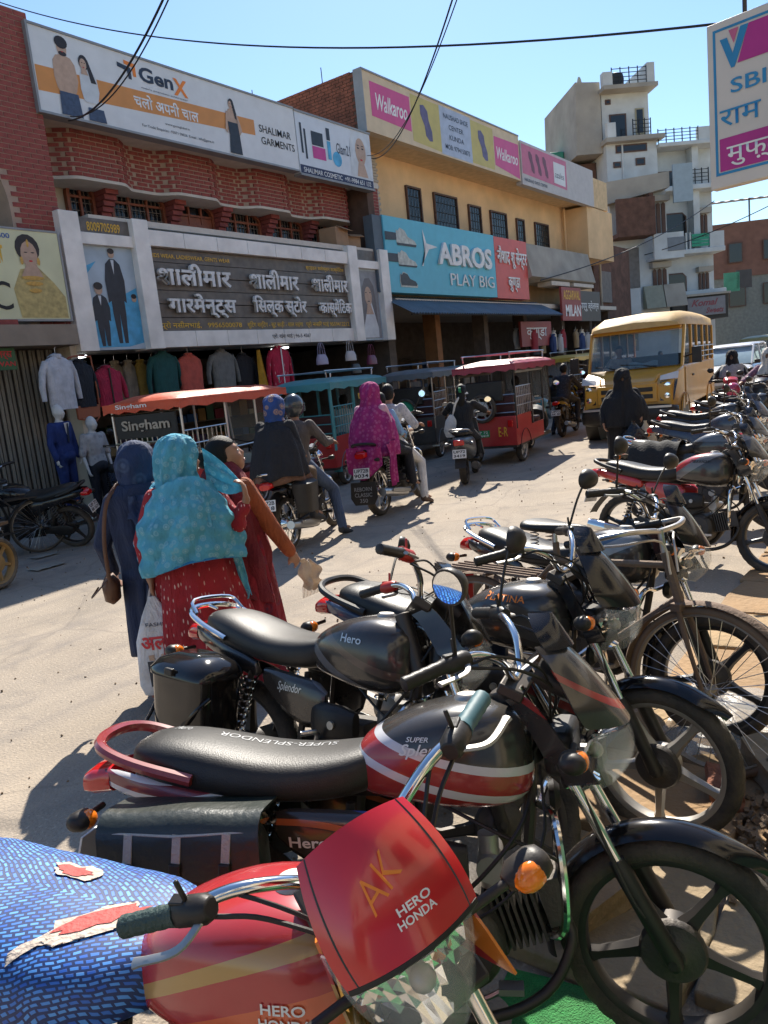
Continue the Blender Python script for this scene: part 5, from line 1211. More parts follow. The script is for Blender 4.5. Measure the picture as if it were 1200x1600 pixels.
# --- the red bike with the blue woven seat cover (its seat cover, visor and badges)
red_paint = mat('red_paint', (.56, .009, .016), .2, coat=.6, dust=.05)
red_stripe = stripes('red_orange_paint', (.42, .012, .02), [(0, (.42, .012, .02)), (.18, (.45, .25, .06)), (.32, (.62, .09, .02)), (.44, (.42, .012, .02)), (.56, (.45, .25, .06)), (.62, (.42, .012, .02))], kx=-.45, k2=.5, v0=.55, v1=1.05)
side_red = stripes('red_orange_side', (.42, .012, .02), [(0, (.45, .25, .06)), (.2, (.42, .012, .02)), (.34, (.75, .2, .02)), (.62, (.42, .012, .02)), (.8, (.42, .012, .02))], kx=.35, v0=.95, v1=1.22)
dgreen = mat('dark_green_grip', (.012, .045, .042), .6, dust=.2, bump=.4, bs=140)
teal_grip = mat('teal_grip', (.012, .10, .13), .55, dust=.15)
def woven(name):
    m = mat(name, (.02, .13, .5), .45, dust=.1); N = m.node_tree.nodes; L = m.node_tree.links
    tc = [n for n in N if n.type == 'TEX_COORD'][0]; b = N['Principled BSDF']
    w = N.new('ShaderNodeTexBrick'); w.offset = .5; w.inputs['Scale'].default_value = 18; w.inputs['Mortar Size'].default_value = .05; w.inputs['Brick Width'].default_value = .36; w.inputs['Row Height'].default_value = .2
    w.inputs['Color1'].default_value = (.10, .34, .80, 1); w.inputs['Color2'].default_value = (.018, .10, .48, 1); w.inputs['Mortar'].default_value = (.01, .03, .12, 1)
    sp = N.new('ShaderNodeSeparateXYZ'); L.new(tc.outputs['Object'], sp.inputs[0]); ab = N.new('ShaderNodeMath'); ab.operation = 'ABSOLUTE'; L.new(sp.outputs[1], ab.inputs[0])
    su = N.new('ShaderNodeMath'); su.operation = 'SUBTRACT'; L.new(ab.outputs[0], su.inputs[0]); L.new(sp.outputs[2], su.inputs[1]); cx = N.new('ShaderNodeCombineXYZ'); L.new(sp.outputs[0], cx.inputs[0]); L.new(su.outputs[0], cx.inputs[1])
    mp = N.new('ShaderNodeMapping'); mp.inputs['Rotation'].default_value = (0, 0, .5); L.new(cx.outputs[0], mp.inputs[0]); wn_ = N.new('ShaderNodeTexNoise'); wn_.inputs['Scale'].default_value = 9; L.new(tc.outputs['Object'], wn_.inputs['Vector']); wm = N.new('ShaderNodeMix'); wm.data_type = 'RGBA'; wm.inputs['Factor'].default_value = .035; L.new(mp.outputs[0], wm.inputs['A']); L.new(wn_.outputs['Color'], wm.inputs['B']); L.new(wm.outputs['Result'], w.inputs['Vector'])
    L.new(w.outputs['Color'], b.inputs['Base Color'])
    bp = N.new('ShaderNodeBump'); bp.inputs['Strength'].default_value = .6; bp.inputs['Distance'].default_value = .01; L.new(w.outputs['Fac'], bp.inputs['Height']); bp.invert = True; L.new(bp.outputs[0], b.inputs['Normal'])
    return m
A = motorcycle('red motorcycle with orange AK lettering on its visor and torn blue woven seat cover', (.68, .951), -73, steer=-52, lean=-6.5, bdx=.163, grip_l=teal_grip, guard=False, tank_m=red_stripe, panel_m=red_stripe, visor='red', visor_m=red_paint, shade_m=side_red, grip_m=dgreen, mirrors='', seat_mat=seat_m, tank_shape=1.0, rim_m=alu, front_plate=True)
def child(t, n): return [c for c in t.children if c.name.startswith(n)][0]
# seat cover of the red bike, torn through to the foam
b = MB(); rings = []
for x, hw, zb, zt in ((-.10, .06, .76, .835), (-.13, .13, .72, .855), (-.22, .185, .69, .862), (-.36, .205, .67, .868), (-.5, .205, .68, .878), (-.62, .20, .70, .892), (-.74, .185, .73, .90), (-.83, .15, .765, .89), (-.86, .08, .79, .87)):
    rings.append(superring((x, 0, (zb + zt) / 2), hw, (zt - zb) / 2, 30, 2.8))
b.loft(rings); sc_ = b.build('seat_cover', woven('blue_woven_plastic'), A, ang=60, sub=1, label='blue woven plastic seat cover, torn in places'); crumple(sc_, .006, (7, 7, 5), 3, .3)
def patch(t, src, pts, o, U, V, m, name, lift=.002):
    o, U, V = Vector(o), Vector(U), Vector(V); W = U.cross(V).normalized()
    bv = BVHTree.FromPolygons([v.co.copy() for v in src.data.vertices], [tuple(p.vertices) for p in src.data.polygons])
    me = bpy.data.meshes.new(name); bm = bmesh.new()
    vs = [bm.verts.new((p[0], p[1], 0)) for p in pts]; bm.faces.new(vs)
    bmesh.ops.triangulate(bm, faces=bm.faces); bmesh.ops.subdivide_edges(bm, edges=bm.edges, cuts=3, use_grid_fill=True)
    for v in bm.verts:
        p = o + U * v.co.x + V * v.co.y; h = bv.ray_cast(p + W * .3, -W)
        v.co = (h[0] + W * lift) if h[0] else p
    bm.to_mesh(me); bm.free(); me.shade_smooth(); return obj(name, me, m, t)
foam = mat('torn_foam', (.55, .46, .38), .9, bump=.5, bs=60); foamr = mat('torn_red_lining', (.42, .06, .05), .7, bump=.4, bs=60, var=.3)
rr = random.Random(5)
def blob(cx, cy, rx, ry, n=22, j=.25, rot=0):
    out = []
    for i in range(n):
        a = 2 * math.pi * i / n; k = 1 + rr.uniform(-j, j); x, y = rx * k * math.cos(a), ry * k * math.sin(a)
        out.append((cx + x * math.cos(rot) - y * math.sin(rot), cy + x * math.sin(rot) + y * math.cos(rot)))
    return out
U0, V0 = (1, 0, 0), (0, 1, 0)
patch(sc_, sc_, blob(-.42, .07, .055, .03), (0, 0, .8), U0, V0, foam, 'torn_patch', .0035); patch(sc_, sc_, blob(-.42, .07, .04, .018), (0, 0, .8), U0, V0, foamr, 'torn_patch', .005)
patch(sc_, sc_, blob(-.26, -.05, .10, .034, j=.35, rot=.75), (0, 0, .8), U0, V0, foam, 'torn_patch', .0035); patch(sc_, sc_, blob(-.26, -.048, .085, .02, j=.2, rot=.75), (0, 0, .8), U0, V0, foamr, 'torn_patch', .005)
patch(sc_, sc_, blob(-.33, -.12, .05, .014, j=.5, rot=.9), (0, 0, .8), U0, V0, foam, 'torn_patch', .0035)
SA = steer_m(R_(-52)) @ Matrix.Translation((0, 0, .085)); SA3 = SA.to_3x3()
vz = child(A, 'headlamp_visor'); o0 = SA @ Vector((.47, 0, 1.045)); Uv = SA3 @ Vector((0, -1, 0)) * -1; Vv = SA3 @ Vector((-.55, 0, .83))
c_, s_ = math.cos(R_(26)), math.sin(R_(26)); decal("AK", orange_ink, vz, vz, (-.04, .035, -.008, .034), o0 + Vv * .012, Uv * c_ + Vv * s_, Vv * c_ - Uv * s_, lift=.006, off=-.012, shear=.25)
decal("HERO", white_ink, vz, vz, (-.005, .05, -.03, -.018), o0, Uv, Vv, lift=.006, off=.02)
decal("HONDA", white_ink, vz, vz, (-.012, .05, -.046, -.034), o0, Uv, Vv, lift=.006, off=.02)
for s in (-1, 1):          # dark trim strips down both edges of the visor
    b = MB()
    pts = [(SA @ red_shield(.8 * s, 1 - 2 * i / 11, .0035), SA3 @ Vector((0, .009, 0))) for i in range(12)]
    b.loft([[p - d for p, d in pts], [p + d for p, d in pts]], cap=False, close=False); b.build('visor_trim', mat('grey_trim', (.03, .035, .035), .5), vz, ang=60)
tkA = child(A, 'fuel_tank')
decal("HERO", white_ink, tkA, tkA, (.13, .205, .815, .833), (0, -.2, 0), (1, 0, 0), (0, 0, 1), lift=.003, off=.02)
decal("HONDA", white_ink, tkA, tkA, (.125, .215, .79, .808), (0, -.2, 0), (1, 0, 0), (0, 0, 1), lift=.003, off=.02)
SP = steer_m(R_(-52)); b = MB(SP); b.box((.735, .0, .60), (.007, .22, .09), rot=(0, -.45, 0)); pl = b.build('front_number_plate', plate_m, A, bev=.003)
q = Euler((0, -.45, 0)).to_matrix()
lettering("06", ink, pl, (.02, .09, -.025, .03), lambda x, z, e: SP @ (Vector((.735, 0, .60)) + q @ Vector((.006, x, z))), off=.01)

# --- Hero with flowing stripes, red rail and saddle bags
BC = [(0, (.008, .008, .01)), (.10, (.008, .008, .01)), (.22, (.42, .10, .03)), (.27, (.012, .012, .015)), (.40, (.02, .05, .26)), (.46, (.62, .62, .64)), (.53, (.20, .02, .04)), (.62, (.62, .62, .64)), (.68, (.30, .012, .015)), (.78, (.012, .012, .014))]
strB = stripes('hero_stripes', (.01, .01, .012), BC, kx=.10, amp=.035, freq=7, ph=.6, v0=.52, v1=.86)
strT = stripes('hero_tank', (.012, .013, .014), [(0, (.30, .012, .015)), (.16, (.62, .62, .64)), (.24, (.36, .015, .02)), (.42, (.62, .62, .64)), (.50, (.012, .013, .014)), (.62, (.014, .015, .016)), (.9, (.02, .022, .024))], kx=.34, k2=-.5, v0=.70, v1=1.0)
red_rail = mat('red_rail', (.28, .012, .02), .25, coat=.5, dust=.2)
Bk = motorcycle('black motorcycle with red, white and blue stripes, red grab rail and green saddle bag', (1.385, 1.0), -63, steer=-13, lean=-11, tank_m=strT, panel_m=strB, tail_m=strB, rail_m=red_rail, mirrors='LR', visor_m=stripes('hero_visor', (.012, .012, .014), [(0, (.012, .012, .014)), (.3, (.3, .012, .015)), (.36, (.6, .6, .6)), (.4, (.012, .012, .014)), (.6, (.3, .012, .015)), (.64, (.012, .012, .014))], kx=.6, v0=1.0, v1=1.4), grip_m=black_p, round_mirror=True, mlook=(-.3, -.9, -.12))
sB = child(Bk, 'seat'); tB = child(Bk, 'fuel_tank')
decal("SUPER-SPLENDOR", silver_ink, sB, sB, (.25, .6, -.045, -.01), (0, 0, .8), (-1, 0, 0), (0, -1, 0), lift=.0015, off=-.008)
decal("Hero", silver_ink, sB, sB, (-.74, -.69, .02, .06), (0, 0, .8), (1, 0, 0), (0, 1, 0), lift=.002)
decal("SUPER", white_ink, tB, tB, (-.03, .03, .873, .885), (0, -.2, 0), (1, 0, 0), (0, 0, 1), lift=.003, off=.01, shear=.3)
decal("Splendor", white_ink, tB, tB, (-.05, .12, .83, .868), (0, -.2, 0), (1, 0, 0), (0, 0, 1), lift=.003, off=.012, shear=.4)
sp = SIDE[Bk.name]
decal("Hero", white_ink, sp, sp, (-.36, -.25, .605, .635), (0, -.3, 0), (1, 0, 0), (0, 0, 1), lift=.003, off=.02)
# saddle bags
bagm = mat('bag_leather', (.012, .022, .02), .32, dust=.12, bump=.15, bs=40); strapm = mat('pale_strap', (.42, .40, .35), .8, bump=.4, bs=90)
for s in (-1, 1):
    b = MB()
    b.loft([superring((-.60, (.155) * s, .58), .19, .125, 24, 4, U=(1, 0, 0)), superring((-.60, .20 * s, .575), .20, .135, 24, 4, U=(1, 0, 0)), superring((-.60, .26 * s, .56), .195, .13, 24, 3.6, U=(1, 0, 0)), superring((-.60, .285 * s, .555), .17, .11, 24, 3.4, U=(1, 0, 0))])
    bg = b.build('saddle_bag', bagm, Bk, ang=60)
    b = MB(); b.sheet(lambda u, v: (-.815 + .43 * u, s * (.13 + .175 * min(1, v * 1.9) - .0 * v), .735 + .012 * math.sin(v * 3) - .0 * v - max(0, v - .42) * .26 - .008 * math.sin(u * 9) * v), 18, 14, th=-.006 * s); b.build('bag_flap', bagm, bg, ang=60)
    b = MB(); b.tube([(-.81, .30 * s, .712), (-.60, .313 * s, .706), (-.39, .30 * s, .712)], .006, 6, sq=.6); b.build('flap_piping', strapm, bg)
    for x in (-.73, -.60, -.47):
        b = MB(); b.box((x, .312 * s, .665), (.022, .006, .09), rot=(.05 * s, .1, 0)); b.build('strap', strapm if s < 0 else bagm, bg)
        b = MB(); b.box((x - .005, .318 * s, .615), (.03, .012, .05), rot=(0, .1, 0)); b.build('buckle', black_p, bg, bev=.004)
# --- Hero with black hard box and chrome rail
strC = stripes('grey_flash', (.010, .010, .012), [(0, (.010, .010, .012)), (.3, (.09, .09, .10)), (.36, (.010, .010, .012)), (.5, (.12, .12, .13)), (.58, (.010, .010, .012)), (.72, (.06, .035, .03)), (.78, (.010, .010, .012))], kx=.5, k2=-.6, v0=.45, v1=.98)
Ck = motorcycle('black motorcycle with chrome rail and a glossy black side box, beside the women', (1.92, 1.70), -93, steer=48, lean=-11, tank_m=strC, panel_m=strC, rail_m=chrome, grip_red=mat('red_switch', (.45, .03, .02), .4), mirrors='L', tank_shape=1.03)
tC = child(Ck, 'fuel_tank')
decal("Hero", silver_ink, tC, tC, (.03, .13, .865, .895), (0, -.2, 0), (1, 0, 0), (0, 0, 1), lift=.003, off=.01)
sp = SIDE[Ck.name]
decal("Splendor", silver_ink, sp, sp, (-.3, -.17, .62, .665), (0, -.3, 0), (1, 0, 0), (0, 0, 1), lift=.003, off=.008, shear=.4)
boxm = mat('glossy_black_box', (.006, .006, .007), .1, coat=.2, dust=.06, spec=.4)
b = MB(); b.loft([superring((-.64, -.285, .36), .155, .10, 28, 4.5, U=(1, 0, 0), V=(0, 1, 0)), superring((-.64, -.285, .45), .17, .112, 28, 4.5, U=(1, 0, 0), V=(0, 1, 0)), superring((-.64, -.285, .66), .18, .12, 28, 4.5, U=(1, 0, 0), V=(0, 1, 0))])
hbx = b.build('side_box', boxm, Ck, ang=50)
b = MB(); b.loft([superring((-.64, -.285, .662), .19, .13, 28, 4.2, U=(1, 0, 0), V=(0, 1, 0)), superring((-.64, -.285, .685), .19, .13, 28, 4.2, U=(1, 0, 0), V=(0, 1, 0)), superring((-.64, -.28, .72), .165, .105, 28, 3.6, U=(1, 0, 0), V=(0, 1, 0)), superring((-.64, -.275, .745), .09, .06, 28, 3, U=(1, 0, 0), V=(0, 1, 0))]); b.build('box_lid', boxm, hbx, ang=50)
b = MB(); b.tube(smoothpts([(-.82, -.30, .62), (-.828, -.36, .5), (-.8, -.41, .44), (-.64, -.415, .43), (-.48, -.41, .56), (-.46, -.36, .6)], 5), .008, 8); b.build('box_rib', boxm, hbx)
b = MB(); b.box((-.64, -.418, .69), (.05, .02, .03)); b.build('box_latch', black_p, hbx, bev=.005)
# --- Platina
strD = stripes('platina_paint', (.014, .015, .017), [(0, (.02, .05, .12)), (.12, (.014, .015, .017)), (.5, (.03, .033, .036)), (.8, (.014, .015, .017))], kx=.3, v0=.6, v1=1.0)
Dk = motorcycle('black motorcycle with silver alloy wheels and smoked visor, orange letters on the tank', (2.5, 1.35), -89.7, steer=-2, lean=-4.5, tank_m=strD, rim_m=alu, nsp=5, visor_m=black_g, mirrors='L', fork_low=darkmetal, engine=engine_m)
tD = child(Dk, 'fuel_tank')
decal("PLATINA", orange_ink, tD, tD, (-.03, .15, .895, .92), (0, -.2, 0), (1, 0, 0), (0, 0, 1), lift=.003, off=.01)
# --- further parked bikes
Fk = motorcycle('black motorcycle with black alloy wheel standing behind the old bicycle', (3.45, 1.345), -105, steer=14, lean=-8, tank_m=stripes('blue_flash', (.012, .013, .016), [(0, (.012, .013, .016)), (.35, (.3, .32, .34)), (.5, (.05, .12, .22)), (.6, (.012, .013, .016))], kx=-.5, v0=.6, v1=1.05), rail_m=chrome, rim_m=mat('satin_black', (.012, .012, .012), .35), plate=None, mirrors='LR', visor_m=black_g)
redG = stripes('red_black_panel', (.5, .02, .02), [(0, (.5, .02, .02)), (.42, (.5, .02, .02)), (.5, (.04, .035, .035)), (.58, (.5, .02, .02)), (.66, (.1, .09, .09)), (.72, (.5, .02, .02))], kx=.25, v0=.5, v1=.9)
Gk = motorcycle('black and red motorcycle with red tail panels parked alone nearer the burqa woman', (6.08, 1.52), -101, steer=4, lean=-8, tank_m=stripes('red_black_tank', (.016, .015, .016), [(0, (.016, .015, .016)), (.4, (.16, .15, .15)), (.55, (.5, .03, .04)), (.66, (.2, .19, .19)), (.8, (.016, .015, .016))], kx=-.6, v0=.6, v1=1.1), panel_m=redG, tail_m=redG, rim_m=MATS['satin_black'], mirrors='R')
tG = child(Gk, 'fuel_tank'); decal("Passion", ink, tG, tG, (-.02, .16, .87, .90), (0, -.2, 0), (1, 0, 0), (0, 0, 1), lift=.003, off=.01, shear=.3)
blueH = mat('dark_blue_paint', (.012, .03, .07), .2, coat=.5, dust=.25)
motorcycle('black motorcycle with chrome rail and dark cover over its pillion seat', (7.55, 1.75), -98, steer=6, tank_m=stripes('glare_tank', (.02, .022, .025), [(0, (.02, .022, .025)), (.5, (.1, .12, .14)), (.7, (.02, .022, .025))], v0=.6, v1=1.1), rail_m=chrome, hi=False, mirrors='R')
motorcycle('dark blue motorcycle with ribbed side panel parked in the row', (9.5, 2.05), -100, steer=4, tank_m=blueH, hi=False, mirrors='')
motorcycle('black motorcycle with gold pinstripe tank parked behind the dark blue one', (11.0, 2.4), -104, steer=4, tank_m=stripes('gold_pin', (.014, .014, .015), [(0, (.014, .014, .015)), (.4, (.25, .17, .05)), (.43, (.014, .014, .015)), (.6, (.25, .17, .05)), (.63, (.014, .014, .015))], kx=.3, v0=.7, v1=1.0), hi=False)
motorcycle('black motorcycle with purple striped tail beyond the gold pinstripe one', (12.6, 2.3), -100, steer=-6, tank_m=stripes('violet_flash', (.014, .014, .017), [(0, (.014, .014, .017)), (.45, (.3, .26, .4)), (.55, (.014, .014, .017))], kx=.2, v0=.5, v1=.95), hi=False, mirrors='')
motorcycle('dark motorcycle with a pink helmet on its seat at the end of the row', (14.4, 2.5), -110, steer=8, tank_m=black_g, hi=False, mirrors='L')
b = MB(); b.ell((0, 0, 0), (.14, .12, .125), 18, 12)
o = b.build('helmet', mat('pink_helmet', (.55, .06, .12), .2, coat=.5)); o.location = (14.2, 2.85, .88); tag(o, 'pink helmet resting on a parked motorcycle seat', 'helmet')
# black cover thrown over the pillion seat
b = MB(); b.sheet(lambda u, v: (-.75 + .5 * u, -.24 + .48 * v, .88 - .30 * abs(2 * v - 1) ** 2.2 + .012 * math.sin(u * 17 + v * 5)), 16, 18, th=.004)
o = b.build('seat_cloth', mat('black_cloth', (.014, .014, .015), .85, bump=.4, bs=50)); o.location = (7.55, 1.75, -.02); o.rotation_euler = (0, 0, R_(-98)); o.scale = (.95, .95, .95); tag(o, 'black cloth cover draped over a motorcycle seat by the burqa woman', 'cloth')

# ------------------------------------------------------------------ bicycle
def bicycle(label, loc, head, group, steer=0, lean=-6, fm=None, carrier=True, scale=1.0, tm=None, dark=False, flag=False):
    t = thing('bicycle', label, 'bicycle', loc, 0, group)
    t.rotation_euler = (Matrix.Rotation(R_(head), 3, 'Z') @ Matrix.Rotation(R_(lean), 3, 'X')).to_euler(); t.scale = (scale,) * 3
    fm = fm or rust; tm = tm or mat('brown_tyre', (.19, .12, .075), .85, dust=.3)
    P = Vector((.40, 0, .83)); Ax = Vector((-.36, 0, .93)).normalized()
    S = Matrix.Translation(P) @ Matrix.Rotation(R_(steer), 4, Ax) @ Matrix.Translation(-P)
    for x, SS in ((-.56, None), (.56, S)):
        b = MB(SS); b.lathe([(.318, -.014), (.305, -.016), (.3, 0), (.305, .016), (.318, .014)], o=(x, 0, .34), ax='y', n=56); b.lathe([(0, -.045), (.018, -.045), (.022, -.03), (.018, 0), (.022, .03), (.018, .045), (0, .045)], o=(x, 0, .34), ax='y', n=12)
        w = b.build('wheel', mat('dull_rim', (.28, .25, .21), .45, .8, dust=.4), t, ang=50)
        b = MB(SS); b.lathe([(.318 + .018 * math.cos(a) + .004, .019 * math.sin(a)) for a in [2 * math.pi * i / 10 for i in range(11)]], o=(x, 0, .34), ax='y', n=64); b.build('tyre', tm, w, ang=60)
        b = MB(SS)
        for i in range(36):
            a = 2 * math.pi * i / 36; sg = 1 if i % 2 else -1; a2 = a + .9 * (1 if (i // 2) % 2 else -1)
            b.tube([(x + .02 * math.cos(a2), sg * .028, .34 + .02 * math.sin(a2)), (x + .3 * math.cos(a), 0, .34 + .3 * math.sin(a))], .0016, 4, False)
        b.build('spokes', steel, w, ang=0)['kind'] = 'stuff'
        b = MB(SS); a0, a1 = (R_(15), R_(200)) if x < 0 else (R_(30), R_(190))
        b.sheet(lambda u, v: (x + (.365 - .012 * (2 * v - 1) ** 2) * math.cos(a0 + (a1 - a0) * u), .028 * (2 * v - 1), .34 + (.365 - .012 * (2 * v - 1) ** 2) * math.sin(a0 + (a1 - a0) * u)), 30, 4, th=-.002); b.build('mudguard', fm, t, ang=60)
    b = MB(); T = lambda p, q, r=.015: b.cyl(p, q, r, n=8)
    T((.40, 0, .83), (-.12, 0, .80)); T((.44, 0, .70), (-.06, 0, .31), .017); T((-.13, 0, .88), (-.06, 0, .31)); T((.38, 0, .88), (.45, 0, .66), .02)
    for s in (-1, 1): T((-.12, .02 * s, .80), (-.56, .055 * s, .34), .009); T((-.06, .03 * s, .30), (-.56, .055 * s, .34), .009)
    b.lathe([(0, -.035), (.025, -.035), (.025, .035), (0, .035)], o=(-.06, 0, .31), ax='y', n=10); b.build('frame', fm, t)
    b = MB(S)
    for s in (-1, 1): b.tube(smoothpts([(.45, .03 * s, .66), (.50, .045 * s, .52), (.56, .045 * s, .34)], 4), [.012] * 4 + [.009] * 5, 8)
    b.box((.447, 0, .672), (.04, .1, .03)); b.build('fork', fm, t)
    b = MB(S); b.tube(smoothpts([(.12, -.27, .93), (.24, -.27, .96), (.34, -.22, .985), (.385, -.1, .98), (.36, 0, .965), (.385, .1, .98), (.34, .22, .985), (.24, .27, .96), (.12, .27, .93)], 5), .011, 8); b.cyl((.38, 0, .86), (.36, 0, .97), .012, n=8)
    hb = b.build('handlebar', steel if not dark else darkmetal, t)
    for s in (-1, 1): g = MB(S); g.cyl((.10, .27 * s, .926), (.22, .27 * s, .955), .016, n=10); g.build('grip', black_p, hb)
    b = MB(S)
    for s in (-1, 1): b.tube(smoothpts([(.14, .25 * s, .91), (.3, .2 * s, .93), (.39, .05 * s, .93), (.42, .03 * s, .80)], 5), .005, 6)
    b.build('brake_rod', steel, hb)
    b = MB(); rings = []
    for x, hw, z in ((.04, .012, .94), (.0, .022, .945), (-.08, .04, .945), (-.16, .09, .95), (-.22, .11, .955), (-.27, .09, .955), (-.285, .04, .95)): rings.append(superring((x, 0, z), hw, .025, 14, 2.8))
    b.loft(rings); b.build('saddle', seat_m, t, ang=60, sub=1)
    b = MB()
    for s in (-1, 1): b.tube(coil((-.2, .06 * s, .87), (-.2, .06 * s, .935), .018, 4, .003, 8), .003, 4)
    b.cyl((-.13, 0, .84), (-.135, 0, .93), .012, n=8); b.build('seat_post', steel, t)
    if carrier:
        b = MB()
        for y in (-.07, -.023, .023, .07): b.bx(-.72, -.22, y - .006, y + .006, .715, .728)
        for x in (-.72, -.47, -.22): b.bx(x - .008, x + .008, -.09, .09, .70, .715)
        for s in (-1, 1): b.cyl((-.6, .08 * s, .70), (-.56, .06 * s, .34), .006, n=6)
        b.build('carrier', fm, t)
    b = MB(); b.lathe([(.085, -.003), (.095, -.003), (.095, .003), (.085, .003), (.085, -.003)], o=(-.06, -.055, .31), ax='y', n=28)
    for a in (0, 2.09, 4.18): b.cyl((-.06, -.055, .31), (-.06 + .09 * math.cos(a), -.055, .31 + .09 * math.sin(a)), .006, n=6)
    b.cyl((-.06, -.07, .31), (.02, -.07, .17), .008, n=6); b.cyl((-.06, .07, .31), (-.14, .07, .45), .008, n=6); b.build('crank', steel, t)
    for p in ((.02, -.11, .17), (-.14, .11, .45)):
        b = MB(); b.box(p, (.09, .07, .02)); b.build('pedal', black_p, t, bev=.004)
    if flag:
        b = MB(); b.bx(-.70, -.68, -.09, .09, .52, .68); b.build('red_flap', mat('red_flap', (.5, .02, .02), .6), t)
    return t
Ek = bicycle('old rusty brown bicycle with rear carrier parked between motorcycles', (3.05, 1.27, .02), -100, 'parked bicycles', steer=-3, lean=-5, flag=True)
bicycle('black bicycle with green saddle parked by the closed shutter', (4.55, 9.25, 0), 160, 'parked bicycles', fm=darkmetal, tm=rubber, dark=True)
# bikes by the shops on the left
motorcycle('black motorcycle with white number plate parked by the shop shutter', (5.15, 9.35), 118, group='motorcycles parked by the shops', steer=12, lean=-14, tank_m=black_g, hi=False, plate=("UP 72", "BB 1639"), scale=.95)
motorcycle('dark motorcycle facing the road in front of the blue suited mannequin', (6.9, 9.9), -112, group='motorcycles parked by the shops', steer=20, lean=-9, tank_m=blueH, visor='round', hi=False, mirrors='R', scale=.95)
motorcycle('dark motorcycle with green seat half hidden at the shutter', (4.0, 10.0), 70, group='motorcycles parked by the shops', steer=20, lean=-9, tank_m=black_g, seat_mat=mat('green_seat', (.05, .09, .075), .5), hi=False, mirrors='', scale=.95)
